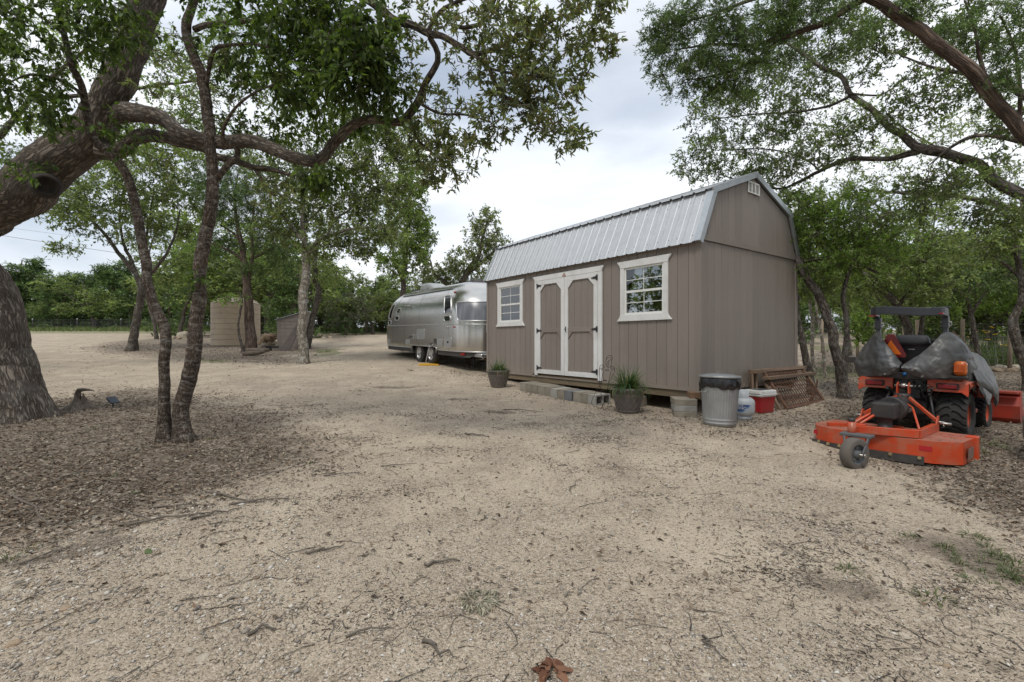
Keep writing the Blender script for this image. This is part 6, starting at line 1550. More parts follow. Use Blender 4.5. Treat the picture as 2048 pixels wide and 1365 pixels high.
# ================================================================== TREES
def bark(name, c1, c2, scale=9, stretch=0.3, bump=1.0, pale=None, pamt=0.0, pscale=3.0, band=1.0, use_obj=False):
    """furrowed bark in coordinates that run along each limb ('bk' attribute)"""
    m, t, b = mat_base(name); n = t.nodes.new; l = t.links.new
    if use_obj: at = n('ShaderNodeTexCoord'); src = at.outputs['Object']
    else: at = n('ShaderNodeAttribute'); at.attribute_name = 'bk'; src = at.outputs['Vector']
    mp = n('ShaderNodeMapping'); mp.inputs['Scale'].default_value = (1, 1, stretch); l(src, mp.inputs['Vector'])
    def noise(sc, det, dist=0.0, typ='FBM', vec=None, rough=0.6):
        q = n('ShaderNodeTexNoise'); q.noise_type = typ; q.inputs['Scale'].default_value = sc; q.inputs['Detail'].default_value = det; q.inputs['Distortion'].default_value = dist; q.inputs['Roughness'].default_value = rough
        l(vec or mp.outputs['Vector'], q.inputs['Vector']); return q
    wz = noise(scale * 0.9, 4)
    va = n('ShaderNodeVectorMath'); va.operation = 'ADD'; sc_ = n('ShaderNodeVectorMath'); sc_.operation = 'SCALE'; sc_.inputs['Scale'].default_value = 2.6 / scale
    l(wz.outputs['Color'], sc_.inputs[0]); l(mp.outputs['Vector'], va.inputs[0]); l(sc_.outputs['Vector'], va.inputs[1])
    vo = n('ShaderNodeTexVoronoi'); vo.feature = 'DISTANCE_TO_EDGE'; vo.inputs['Scale'].default_value = scale; l(va.outputs['Vector'], vo.inputs['Vector'])
    fine = noise(scale * 2.2, 6, 0.3)
    hs = n('ShaderNodeMapRange'); hs.inputs['From Max'].default_value = 0.30; l(vo.outputs['Distance'], hs.inputs['Value'])
    hm = n('ShaderNodeMath'); hm.operation = 'MULTIPLY_ADD'; l(hs.outputs['Result'], hm.inputs[0]); hm.inputs[1].default_value = 0.65
    fm_ = n('ShaderNodeMath'); fm_.operation = 'MULTIPLY'; fm_.inputs[1].default_value = 0.45; l(fine.outputs['Fac'], fm_.inputs[0]); l(fm_.outputs['Value'], hm.inputs[2])
    cr = n('ShaderNodeValToRGB'); el = cr.color_ramp.elements; el[0].position = 0.14; el[0].color = (*[k * 0.45 for k in c2], 1); el[1].position = 0.85; el[1].color = (*c1, 1); e_ = el.new(0.42); e_.color = (*c2, 1)
    l(hm.outputs['Value'], cr.inputs['Fac'])
    mx = n('ShaderNodeMix'); mx.data_type = 'RGBA'; mx.blend_type = 'MULTIPLY'; mx.inputs['Factor'].default_value = 1.0
    r2 = n('ShaderNodeValToRGB'); r2.color_ramp.elements[0].position = 0.3; r2.color_ramp.elements[0].color = (0.7, 0.69, 0.68, 1); r2.color_ramp.elements[1].position = 0.7; r2.color_ramp.elements[1].color = (1.25, 1.24, 1.22, 1)
    l(noise(2.5, 4, 0.4, vec=src).outputs['Fac'], r2.inputs['Fac']); l(cr.outputs['Color'], mx.inputs['A']); l(r2.outputs['Color'], mx.inputs['B'])
    co = mx.outputs['Result']
    if pale:
        mp2 = n('ShaderNodeMapping'); mp2.inputs['Scale'].default_value = (1, 1, band); l(src, mp2.inputs['Vector'])
        n3 = noise(pscale, 6, 0.2, vec=mp2.outputs['Vector'], rough=0.7)
        r3 = n('ShaderNodeValToRGB'); r3.color_ramp.elements[0].position = 0.50; r3.color_ramp.elements[1].position = 0.66; r3.color_ramp.elements[1].color = (pamt, pamt, pamt, 1)
        l(n3.outputs['Fac'], r3.inputs['Fac'])
        m3 = n('ShaderNodeMix'); m3.data_type = 'RGBA'; l(r3.outputs['Color'], m3.inputs['Factor']); l(co, m3.inputs['A']); m3.inputs['B'].default_value = (*pale, 1); co = m3.outputs['Result']
    l(co, b.inputs['Base Color']); b.inputs['Roughness'].default_value = 0.92; b.inputs['Specular IOR Level'].default_value = 0.15
    bp = n('ShaderNodeBump'); bp.inputs['Strength'].default_value = bump; bp.inputs['Distance'].default_value = 0.03
    l(hm.outputs['Value'], bp.inputs['Height']); l(bp.outputs['Normal'], b.inputs['Normal'])
    return m
BK_OAK = bark('live_oak_bark', (0.245, 0.21, 0.175), (0.112, 0.092, 0.076), 24, 0.24, 1.0, (0.30, 0.285, 0.26), 0.35, 3.0)
BK_ELM = bark('elm_bark', (0.17, 0.135, 0.11), (0.085, 0.064, 0.05), 30, 0.45, 0.8, (0.34, 0.32, 0.285), 0.6, 8, 4.0)
BK_PALE = bark('pale_lichen_bark', (0.36, 0.33, 0.28), (0.19, 0.165, 0.135), 12, 0.5, 0.6, (0.46, 0.45, 0.41), 0.75, 4, 1.8)
BK_CEDAR = bark('cedar_bark', (0.21, 0.155, 0.125), (0.10, 0.075, 0.062), 22, 0.09, 1.0, (0.30, 0.25, 0.21), 0.4, 6, 0.25)
BK_DARK = bark('dark_oak_bark', (0.19, 0.165, 0.14), (0.09, 0.074, 0.062), 20, 0.4, 0.8, (0.27, 0.265, 0.245), 0.55, 5, 1.0)
TWIGM = pm('twig_bark', (0.13, 0.11, 0.09), (0.085, 0.07, 0.058), rough=0.9, scale=6)
LF = attr_mat('leaf', 0.5, 0.35, 0.5, tint=(1.15, 1.25, 0.55))
LFJ = attr_mat('cedar_spray', 0.6, 0.2, 0.3, tint=(1.1, 1.2, 0.6))

def cat_rs(P, Rr, step):
    """Catmull-Rom resample of points and radii"""
    P = np.array(P, float); Rr = np.array(Rr, float); out_p = []; out_r = []
    k = len(P)
    for j in range(k - 1):
        p0, p1, p2, p3 = P[max(j - 1, 0)], P[j], P[j + 1], P[min(j + 2, k - 1)]
        n = max(2, int(np.linalg.norm(p2 - p1) / step)); t = (np.arange(n) / n)[:, None]
        out_p.append(0.5 * (2 * p1 + (p2 - p0) * t + (2 * p0 - 5 * p1 + 4 * p2 - p3) * t ** 2 + (-p0 + 3 * p1 - 3 * p2 + p3) * t ** 3))
        out_r.append(Rr[j] + (Rr[j + 1] - Rr[j]) * t[:, 0])
    out_p.append(P[-1:]); out_r.append(Rr[-1:])
    return np.concatenate(out_p), np.concatenate(out_r)

def np_tube(P, Rr, n):
    T = np.gradient(P, axis=0); T /= np.linalg.norm(T, axis=1, keepdims=True) + 1e-9
    fr = np.zeros_like(P); u = np.array([0, 0, 1.0]) if abs(T[0, 2]) < 0.9 else np.array([1.0, 0, 0])
    f = np.cross(T[0], u); f /= np.linalg.norm(f)
    for i in range(len(P)):
        f = f - T[i] * f.dot(T[i]); f /= np.linalg.norm(f) + 1e-9; fr[i] = f
    bn = np.cross(T, fr)
    a = 2 * math.pi * np.arange(n) / n
    D = fr[:, None, :] * np.cos(a)[None, :, None] + bn[:, None, :] * np.sin(a)[None, :, None]
    V = P[:, None, :] + D * Rr[:, None, None]
    k = len(P); i = (np.arange(k - 1)[:, None] * n + np.arange(n)[None, :]); j = (np.arange(k - 1)[:, None] * n + (np.arange(n)[None, :] + 1) % n)
    F = np.stack([i, j, j + n, i + n], -1).reshape(-1, 4)
    return V.reshape(-1, 3), F, D.reshape(-1, 3)

class Tree:
    def __init__(s, name, label, base, bark_m, leaf_m, seed, group=None, step=0.08, cat='tree'):
        s.t = thing(name, label, cat, base, 0, group); s.b = np.array(base, float); s.bm = bark_m; s.lm = leaf_m
        s.rg = np.random.default_rng(seed); s.seed = seed; s.step = step
        s.V = []; s.F = []; s.K = []; s.n = 0; s.np_ = []; s.nr_ = []; s.nd_ = []; s.bV = []; s.bF = []; s.bn = 0; s.lv = []; s.lf = []; s.lc = []; s.ln = 0
    def limb(s, pts, nseg=14, rough=0.06, world=False, grow=True, nf=6.0, flare=0.0):
        if world: P = np.array([p[:3] for p in pts], float); Rr = np.array([p[3] for p in pts], float)
        else:
            P = np.array([U(p[0], p[1], p[2]) for p in pts]); Rr = np.array([p[3] / 2 / FPX * p[2] for p in pts])
        P, Rr = cat_rs(P, Rr, s.step)
        if not world:      # wide lens: things off the axis are drawn wider than they are
            T_ = np.gradient(P, axis=0); T_ /= np.linalg.norm(T_, axis=1, keepdims=True) + 1e-9
            ct = P[:, 1] / np.hypot(P[:, 0], P[:, 1]); Rr = Rr * 0.93 * ct ** np.abs(T_[:, 2])
        if rough: P = P + (np.stack([fbm(P * 2.6 + 9, s.seed, 3), fbm(P * 2.6 + 33, s.seed + 1, 3), fbm(P * 2.6 + 71, s.seed + 2, 3)], 1) - 0.5) * np.clip(Rr, 0.012, 0.10)[:, None] * 1.5
        V, F, D = np_tube(P, Rr, nseg)
        rr = np.repeat(Rr, nseg)
        if rough:
            nz = fbm(V * nf, s.seed + 7, 3) - 0.5; nz2 = np.abs(fbm(V * nf * 4.2, s.seed + 19, 2) - 0.5)
            V = V + D * (nz * rough * 3.2 + nz2 * rough * 1.1)[:, None] * np.minimum(rr, 0.6)[:, None]
        if flare:
            hgt = V[:, 2] - s.b[2]; ang = np.arctan2(D[:, 1], D[:, 0])
            fl = flare * np.exp(-np.maximum(hgt, 0) / 0.22) * (0.55 + 0.45 * np.sin(ang * 5 + s.seed)); V = V + D * (fl * rr)[:, None] * np.array([1, 1, 0.1])
        al = np.concatenate([[0], np.cumsum(np.linalg.norm(np.diff(P, axis=0), axis=1))]); aa = 2 * math.pi * np.arange(nseg) / nseg
        rk = np.maximum(Rr, 0.02)[:, None]; s.K.append(np.stack([np.cos(aa)[None] * rk, np.sin(aa)[None] * rk, np.repeat(al[:, None], nseg, 1) + 7.3 * len(s.K)], -1).reshape(-1, 3))
        s.V.append(V - s.b); s.F.append(F + s.n); s.n += len(V)
        if grow:
            s.np_.append(P); s.nr_.append(Rr); s.nd_.append(np.gradient(P, axis=0))
        return s
    def attract(s, blobs):
        out_ = []
        for b in blobs:
            px, py, d, rx, ry, rd, n = b
            c = np.array(U(px, py, d)); q = s.rg.normal(0, 1, (n, 3)); q /= np.linalg.norm(q, axis=1, keepdims=True)
            q *= (s.rg.uniform(0.05, 1, (n, 1))) ** 0.42
            out_.append(c + q * np.array([rx / FPX * d, rd, ry / FPX * d]))
        return np.concatenate(out_)
    def grow(s, A, r0=0.012, r1=0.0025, nseg=4, wig=0.12, seg=0.14, minr=0.0):
        """branches from the limbs to every attractor"""
        N0 = np.concatenate(s.np_); R0 = np.concatenate(s.nr_); D0 = np.concatenate(s.nd_)
        keep = R0 >= minr; N0, R0, D0 = N0[keep], R0[keep], D0[keep]
        cap = len(N0) + len(A) * 14; NP = np.zeros((cap, 3)); NR = np.zeros(cap); ND = np.zeros((cap, 3)); m = len(N0)
        NP[:m] = N0; NR[:m] = R0; ND[:m] = D0
        # nearest first
        dist = np.array([np.min(np.sum((N0 - a) ** 2, 1)) for a in A]); order = np.argsort(dist)
        tips = []
        for k in order:
            a = A[k]; j = int(np.argmin(np.sum((NP[:m] - a) ** 2, 1) + 0.0)); p = NP[j]; ln = float(np.linalg.norm(a - p))
            if ln < 0.03: tips.append((a, (a - p))); continue
            n = int(min(12, max(3, ln / seg))); t = np.linspace(0, 1, n + 1)[:, None]
            d0 = ND[j] / (np.linalg.norm(ND[j]) + 1e-9)
            ctrl = p + (d0 * 0.35 + (a - p) / ln * 0.3) * ln + np.array([0, 0, 0.08 * ln]) + s.rg.normal(0, wig * ln * 0.4, 3)
            path = (1 - t) ** 2 * p + 2 * t * (1 - t) * ctrl + t ** 2 * a
            path[1:-1] += s.rg.normal(0, wig * seg * 0.5, (n - 1, 3))
            ra = min(NR[j] * 0.72, r1 + r0 * min(1.0, ln / 1.2)); ra = max(ra, r1); rr = ra + (r1 - ra) * t[:, 0]
            V, F, D = np_tube(path, rr, nseg); s.bV.append(V - s.b); s.bF.append(F + s.bn); s.bn += len(V)
            NP[m:m + n] = path[1:]; NR[m:m + n] = rr[1:]; ND[m:m + n] = np.diff(path, axis=0); m += n
            tips.append((a, path[-1] - path[-3] if n > 2 else a - p))
            for q in range(2, n - 1, 3):         # side shoots along longer branches
                if s.rg.uniform() < 0.55: tips.append((path[q], s.rg.normal(0, 1, 3)))
        s.tips = tips
        return s
    def leaves(s, ntw, tl, nl, L_, W_, cols, droop=0.0, spread=1.0, up=0.9, clump=0.25, twr=0.0016, twigs=True, alt=True, thin=1.0):
        rg = s.rg; T = np.array([t[0] for t in s.tips]); D = np.array([t[1] for t in s.tips]); D /= np.linalg.norm(D, axis=1, keepdims=True) + 1e-9
        if thin < 1: k_ = rg.uniform(size=len(T)) < thin; T, D = T[k_], D[k_]
        n = len(T); cl = rg.normal(1, clump, n).clip(0.5, 1.6)
        tw = rg.normal(0, spread, (n, ntw, 3)) + D[:, None, :] * 0.7; tw[..., 2] -= droop; tw /= np.linalg.norm(tw, axis=2, keepdims=True)
        ln = tl * rg.uniform(0.5, 1.3, (n, ntw, 1)); B = np.repeat(T[:, None, :], ntw, 1); E_ = B + tw * ln
        if twigs:
            b = B.reshape(-1, 3); e = E_.reshape(-1, 3); dd = tw.reshape(-1, 3); o1 = np.cross(dd, [0.3, 0.5, 0.8]); o1 /= np.linalg.norm(o1, axis=1, keepdims=True) + 1e-9; o2 = np.cross(dd, o1)
            V = np.stack([b + o1 * twr, b - o1 * twr * 0.5 + o2 * twr * 0.87, b - o1 * twr * 0.5 - o2 * twr * 0.87, e], 1).reshape(-1, 3)
            q = np.arange(len(b))[:, None] * 4; F = np.concatenate([q + np.array([[0, 1, 3]]), q + np.array([[1, 2, 3]]), q + np.array([[2, 0, 3]])], 1).reshape(-1, 3)
            s.tV, s.tF = V - s.b, F
        else: s.tV = None
        f = rg.uniform(0.15, 1.05, (n, ntw, nl, 1)); P = B[:, :, None, :] + (E_ - B)[:, :, None, :] * f
        A = rg.normal(0, 0.8, (n, ntw, nl, 3)) + tw[:, :, None, :] * 0.8; A[..., 2] -= droop
        C = np.array(cols)[rg.integers(0, len(cols), (n, ntw, nl))] * rg.normal(1, 0.16, (n, ntw, nl, 1)).clip(0.5, 1.6) * cl[:, None, None, None]
        m = n * ntw * nl; Ls = L_ * rg.uniform(0.42, 1.4, m); Ws = W_ * rg.uniform(0.7, 1.2, m)
        V, F, C = leaf_arrays(P.reshape(m, 3), A.reshape(m, 3), Ls, Ws, C.reshape(m, 3), rg, up)
        s.lv.append(V - s.b); s.lf.append(F + s.ln); s.lc.append(C); s.ln += len(V)
        return s
    def done(s):
        if s.V:
            m = fast_mesh('trunk', np.concatenate(s.V), np.concatenate(s.F), smooth=True); m.materials.append(s.bm); at_ = m.attributes.new('bk', 'FLOAT_VECTOR', 'POINT'); at_.data.foreach_set('vector', np.concatenate(s.K).astype(np.float32).ravel()); new_obj('trunk', m, s.t)
        if s.bV:
            V = np.concatenate(s.bV); F = np.concatenate(s.bF); F = np.concatenate([F[:, [0, 1, 2]], F[:, [0, 2, 3]]])
            if getattr(s, 'tV', None) is not None: F = np.concatenate([F, s.tF + len(V)]); V = np.concatenate([V, s.tV])
            m = fast_mesh('branches', V, F, smooth=True); m.materials.append(TWIGM); new_obj('branches', m, s.t)
        if s.lv:
            m = fast_mesh('crown', np.concatenate(s.lv), np.concatenate(s.lf), np.concatenate(s.lc)); m.materials.append(s.lm); new_obj('crown', m, s.t)
        return s.t

OAKC = [(0.168, 0.198, 0.101), (0.202, 0.234, 0.118), (0.134, 0.165, 0.087), (0.230, 0.254, 0.140), (0.151, 0.183, 0.101)]
ELMC = [(0.075, 0.117, 0.032), (0.098, 0.148, 0.038), (0.062, 0.096, 0.029), (0.130, 0.184, 0.046)]
BRIC = [(0.173, 0.265, 0.070), (0.210, 0.313, 0.085), (0.147, 0.221, 0.062), (0.257, 0.324, 0.100)]
CEDC = [(0.111, 0.169, 0.061), (0.135, 0.211, 0.073), (0.086, 0.129, 0.053), (0.170, 0.236, 0.088)]
MIDC = [(0.177, 0.226, 0.098), (0.218, 0.275, 0.115), (0.147, 0.189, 0.083), (0.260, 0.299, 0.138)]

def gp(px, py, dz=0.0):
    x, y = G(px, py); return (x, y, gz1(x, y) + dz)
def gd(px, d, dz=0.0):
    x = (px - 1024) / FPX * d; return (x, d, gz1(x, d) + dz)

# --- the big live oak at left
b0 = gd(0, 7.0); 
t1 = Tree('live_oak', 'massive leaning live oak with deeply furrowed bark at the left edge', b0, BK_OAK, LF, 11, step=0.05)
t1.limb([(22, 880, 7.0, 214), (16, 830, 7.0, 192), (4, 760, 7.0, 182), (-14, 680, 7.0, 174), (-36, 600, 6.95, 172), (-85, 520, 6.9, 165), (-110, 470, 6.85, 158), (-75, 435, 6.8, 140), (-20, 412, 6.7, 126), (40, 380, 6.6, 112), (110, 328, 6.5, 106), (170, 275, 6.4, 98), (212, 215, 6.3, 82), (240, 150, 6.2, 75), (272, 75, 6.1, 72), (300, 0, 6.0, 66), (330, -90, 5.9, 66), (380, -220, 5.7, 50), (470, -340, 5.3, 34), (600, -420, 4.8, 20)], 80, 0.05, nf=7, flare=0.22)
t1.limb([(190, 232, 6.35, 50), (235, 224, 6.3, 45), (285, 228, 6.1, 39), (330, 240, 5.9, 34), (362, 264, 5.8, 32), (405, 277, 5.7, 30), (455, 279, 5.6, 29), (498, 282, 5.5, 30), (540, 297, 5.4, 29), (590, 318, 5.3, 26), (640, 322, 5.2, 24), (668, 285, 5.1, 23), (706, 252, 5.0, 20), (752, 236, 4.9, 18), (800, 243, 4.85, 18), (832, 208, 4.8, 17), (852, 165, 4.75, 14), (877, 122, 4.7, 13), (872, 92, 4.65, 12), (857, 62, 4.6, 12), (880, 25, 4.6, 9), (915, 4, 4.55, 8), (955, -10, 4.5, 6)], 26, 0.05, nf=9)
t1.limb([(200, 300, 6.4, 42), (235, 300, 6.4, 37), (280, 273, 6.4, 30), (330, 277, 6.3, 27), (355, 288, 6.25, 22), (410, 300, 6.2, 18), (470, 322, 6.1, 15), (510, 336, 6.0, 13), (540, 339, 6.0, 11), (572, 348, 5.9, 8), (610, 352, 5.8, 5)], 18, 0.05)
t1.limb([(508, 338, 6.0, 8), (524, 362, 6.0, 8), (529, 380, 6.0, 7), (552, 392, 5.9, 4)], 8, 0.05)
t1.limb([(400, -200, 5.6, 40), (520, -140, 5.3, 32), (640, -60, 5.0, 26), (730, -5, 4.8, 21), (783, 33, 4.7, 18), (820, 48, 4.65, 16), (858, 64, 4.6, 15), (885, 72, 4.5, 13), (922, 95, 4.45, 12), (945, 110, 4.4, 11), (990, 98, 4.35, 9), (1040, 68, 4.3, 8), (1078, 58, 4.25, 6), (1130, 28, 4.2, 4)], 16, 0.06)
t1.limb([(945, 110, 4.4, 8), (978, 140, 4.35, 8), (1003, 188, 4.35, 7), (1040, 205, 4.3, 5), (1070, 226, 4.3, 4), (1076, 252, 4.3, 3)], 8, 0.06)
t1.limb([(975, 137, 4.35, 6), (1015, 145, 4.3, 6), (1060, 152, 4.3, 5), (1112, 158, 4.25, 3)], 8, 0.06)
t1.limb([(905, 50, 4.6, 9), (930, 55, 4.55, 9), (965, 45, 4.5, 8), (985, 10, 4.5, 7), (1000, -20, 4.4, 5)], 8, 0.06)
t1.limb([(818, 232, 4.8, 8), (832, 275, 4.8, 6), (860, 303, 4.75, 5), (905, 335, 4.7, 3)], 8, 0.06)
t1.limb([(836, 205, 4.8, 7), (880, 228, 4.75, 6), (930, 230, 4.7, 5), (980, 245, 4.6, 3)], 8, 0.06)
t1.limb([(801, 243, 4.85, 8), (783, 215, 4.9, 7), (778, 195, 4.9, 6), (800, 180, 4.9, 4)], 8, 0.06)
A = t1.attract([(1000, 110, 4.35, 130, 90, .55, 86), (1130, 80, 4.2, 110, 90, .5, 83), (1090, 215, 4.3, 100, 70, .4, 54), (1010, 190, 4.4, 100, 70, .45, 43), (940, 260, 4.6, 90, 45, .4, 40), (895, 340, 4.7, 48, 42, .25, 30), (865, 240, 4.8, 55, 55, .35, 22), (960, 25, 4.4, 170, 40, .6, 54), (815, 110, 4.8, 60, 90, .45, 36), (1200, 50, 4.1, 55, 60, .35, 29), (1130, 265, 4.3, 60, 30, .3, 20), (840, 300, 4.8, 50, 40, .3, 16),
                (330, 150, 6.4, 100, 100, .8, 50), (480, 190, 5.9, 90, 80, .6, 36), (540, 390, 5.9, 60, 30, .4, 10), (300, 330, 6.3, 120, 30, .4, 9)])
t1.grow(A, 0.013, 0.0035, 4, 0.2)
t1.leaves(4, 0.11, 9, 0.060, 0.024, OAKC + [(0.20, 0.17, 0.07)], 0.0, 1.0, 0.4, 0.22, 0.0024, thin=0.74)
A = t1.attract([(500, -330, 5.2, 420, 110, 1.2, 120), (900, -170, 4.6, 260, 100, .8, 80), (100, -330, 6.5, 420, 150, 1.6, 90)])  # unseen crown above the view, added for soft shade on the ground
t1.np_ = [p for p in t1.np_]; sv_ = (t1.tips, t1.tV, t1.tF)
t1.grow(A, 0.02, 0.004, 4, 0.15, 0.3); t1.leaves(5, 0.35, 8, 0.10, 0.045, OAKC, 0.1, 1.0, 0.6, twigs=False)
t1.tV, t1.tF = sv_[1], sv_[2]
t1.done()
# knot where a limb was sawn off
p = Vector(U(92, 372, 6.17)); 
kn_ = new_obj('sawn_knot', None, t1.t)
mb = MB(); m_ = (Vector((0, 0, EYE)) - p).normalized().to_track_quat('Z', 'Y').to_matrix().to_4x4(); m_.translation = p - Vector(b0)
mb.lathe([(0.17, -0.18), (0.15, -0.07), (0.135, -0.015), (0.115, 0.0), (0.10, -0.02), (0.085, -0.06), (0.0, -0.07)], 24, cap=False, mat=m_); mb.build('healed_scar', pm('scar_wood', (0.012, 0.010, 0.008), (0.03, 0.022, 0.016), rough=0.95, scale=14, bump=0.8, bscale=30), kn_)

# --- twin-stemmed elm in front of it
b0 = gp(346, 884)
t2 = Tree('cedar_elm', 'slim two-stemmed elm with banded grey bark and broad leaves before the oak', b0, BK_ELM, LF, 23, step=0.04)
D2 = b0[1]
t2.limb([(329, 892, D2, 40), (328, 860, D2, 30), (327, 800, D2, 26), (330, 740, D2, 25), (333, 690, D2, 25), (320, 645, D2, 25), (302, 590, D2, 24), (291, 520, D2, 24), (283, 470, D2, 23), (272, 415, D2, 23), (252, 345, D2 - .05, 22), (218, 306, D2 - .1, 21), (187, 276, D2 - .15, 20), (173, 230, D2 - .2, 19), (160, 170, D2 - .3, 18), (141, 120, D2 - .4, 17), (123, 40, D2 - .5, 15), (115, -40, D2 - .6, 12), (140, -130, D2 - .7, 7)], 24, 0.05, nf=10, flare=0.5)
t2.limb([(370, 895, D2, 50), (366, 862, D2, 38), (364, 820, D2, 35), (380, 760, D2, 35), (392, 700, D2, 34), (395, 640, D2, 32), (397, 560, D2, 32), (406, 500, D2, 31), (421, 440, D2, 29), (428, 390, D2, 28), (425, 330, D2, 26), (420, 270, D2, 26), (415, 220, D2, 26), (404, 150, D2 - .05, 25), (386, 105, D2 - .1, 24), (376, 50, D2 - .15, 22), (396, -20, D2 - .2, 18), (440, -100, D2 - .4, 11)], 28, 0.05, nf=10, flare=0.5)
t2.limb([(431, 362, D2, 16), (452, 335, D2, 15), (476, 312, D2, 14), (470, 292, D2 - .05, 13), (450, 284, D2 - .1, 11), (446, 262, D2 - .15, 8), (470, 215, D2 - .3, 6), (520, 180, D2 - .5, 5), (590, 160, D2 - .7, 3)], 10, 0.05)
t2.limb([(392, 60, D2 - .1, 14), (430, 50, D2 - .3, 11), (500, 42, D2 - .5, 9), (580, 48, D2 - .8, 7), (660, 90, D2 - 1.0, 5), (710, 150, D2 - 1.1, 3)], 10, 0.05)
t2.limb([(410, 190, D2, 10), (425, 110, D2 - .2, 9), (450, 92, D2 - .4, 8), (520, 90, D2 - .6, 6), (600, 130, D2 - .8, 4), (650, 200, D2 - .9, 3)], 10, 0.05)
t2.limb([(130, 70, D2 - .5, 10), (90, 40, D2 - .6, 8), (40, 10, D2 - .6, 5), (-30, -10, D2 - .6, 3)], 8, 0.05)
t2.limb([(165, 190, D2 - .3, 9), (120, 160, D2 - .4, 7), (60, 150, D2 - .4, 5), (10, 170, D2 - .4, 3)], 8, 0.05)
A = t2.attract([(110, 40, 4.9, 140, 70, .5, 60), (50, 160, 5.0, 80, 80, .45, 46), (210, 30, 4.8, 110, 50, .5, 32), (630, 40, 4.5, 130, 60, .5, 85), (695, 130, 4.4, 80, 75, .35, 80), (520, 120, 5.6, 90, 60, .5, 30), (600, 150, 4.6, 70, 50, .3, 34), (640, 352, 4.9, 40, 24, .2, 18), (740, 80, 4.35, 44, 90, .3, 44), (560, 10, 4.6, 180, 45, .6, 50), (240, 265, 5.2, 36, 30, .12, 7), (450, 250, 5.9, 40, 40, .2, 8), (395, 545, D2 - .1, 14, 14, .1, 3), (30, 330, 5.2, 50, 24, .25, 4), (90, 235, 5.1, 50, 24, .2, 6), (700, 225, 5.6, 60, 36, .3, 24), (580, 240, 6.0, 100, 40, .4, 32), (470, 60, 5.4, 70, 60, .4, 20), (780, 170, 4.5, 26, 60, .2, 18)])
t2.grow(A, 0.011, 0.002, 5, 0.15)
t2.leaves(4, 0.20, 7, 0.076, 0.037, ELMC, 0.75, 0.9, 0.7)
t2.done()

# --- mid-distance trees on the left
def mid_tree(name, label, base, limbs, blobs, bk, cols, seed, L_=0.10, W_=0.05, ntw=5, nl=7, tl=0.32, lm=LF, nseg=12, r0=0.03, group=None, step=0.16, seg=0.3, droop=0.1, thin=1.0, up=0.8):
    t = Tree(name, label, base, bk, lm, seed, group, step)
    for i, l_ in enumerate(limbs): t.limb(l_, nseg if i == 0 else 8, 0.06, nf=4, flare=0.4 if i == 0 else 0)
    t.grow(t.attract(blobs), r0, 0.006, 3, 0.16, seg)
    t.leaves(ntw, tl, nl, L_, W_, cols, droop, 1.0, up, twigs=True, twr=0.004, thin=thin)
    return t.done()
b = gp(265, 702); d = b[1]
mid_tree('spreading_tree', 'spreading tree forking low on the litter island left of the water tank', b,
         [[(262, 706, d, 27), (267, 680, d, 21), (275, 635, d, 19), (281, 600, d, 19), (283, 578, d, 18), (272, 548, d, 12), (242, 512, d, 10), (212, 472, d - .3, 8), (182, 440, d - .5, 6), (140, 410, d - .8, 4)],
          [(283, 578, d, 12), (262, 520, d + .2, 9), (246, 482, d + .3, 7), (240, 430, d + .4, 5), (250, 370, d, 3)], [(284, 575, d, 12), (300, 540, d, 9), (292, 492, d, 7), (300, 430, d, 5), (310, 370, d, 3)], [(290, 560, d, 9), (325, 520, d - .3, 7), (350, 470, d - .5, 5), (360, 420, d - .5, 3)]],
         [(200, 385, 20, 110, 60, 1.8, 95), (300, 375, 20.5, 90, 70, 1.8, 95), (140, 430, 20, 80, 30, 1.4, 50), (260, 450, 20.5, 110, 40, 1.6, 70), (345, 430, 20.5, 60, 70, 1.5, 55), (220, 320, 20.2, 120, 40, 1.8, 60), (90, 380, 20, 70, 40, 1.4, 40), (130, 490, 20, 30, 12, .6, 10), (360, 340, 21, 70, 60, 1.6, 55), (430, 300, 21, 60, 50, 1.6, 40), (300, 270, 21, 90, 40, 1.8, 40)], BK_DARK, MIDC, 31, 0.12, 0.058, 6, 10, 0.36)
b = gp(313, 679); d = b[1]
mid_tree('leaning_tree', 'thin leaning tree just behind the spreading forked tree', b, [[(314, 682, d, 10), (309, 650, d, 8), (298, 610, d, 7), (290, 570, d, 6), (300, 500, d, 4), (320, 440, d, 3)]], [(310, 500, d, 50, 50, 2, 40), (330, 430, d, 60, 50, 2, 50), (345, 540, d, 30, 30, 1.5, 20)], BK_DARK, MIDC, 32, 0.16, 0.08)
b = gp(358, 677); d = b[1]
mid_tree('slim_tree', 'slim tree rising beside the tan boulder beyond the drive', b, [[(357, 680, d, 12), (362, 655, d, 9), (368, 625, d, 8), (380, 595, d, 6), (388, 560, d, 5), (400, 500, d, 3)]], [(390, 540, d, 50, 50, 2, 50), (380, 470, d, 60, 50, 2, 55), (430, 560, d, 40, 30, 1.6, 30)], BK_DARK, BRIC, 33, 0.17, 0.08)
b = gp(498, 705); d = b[1]
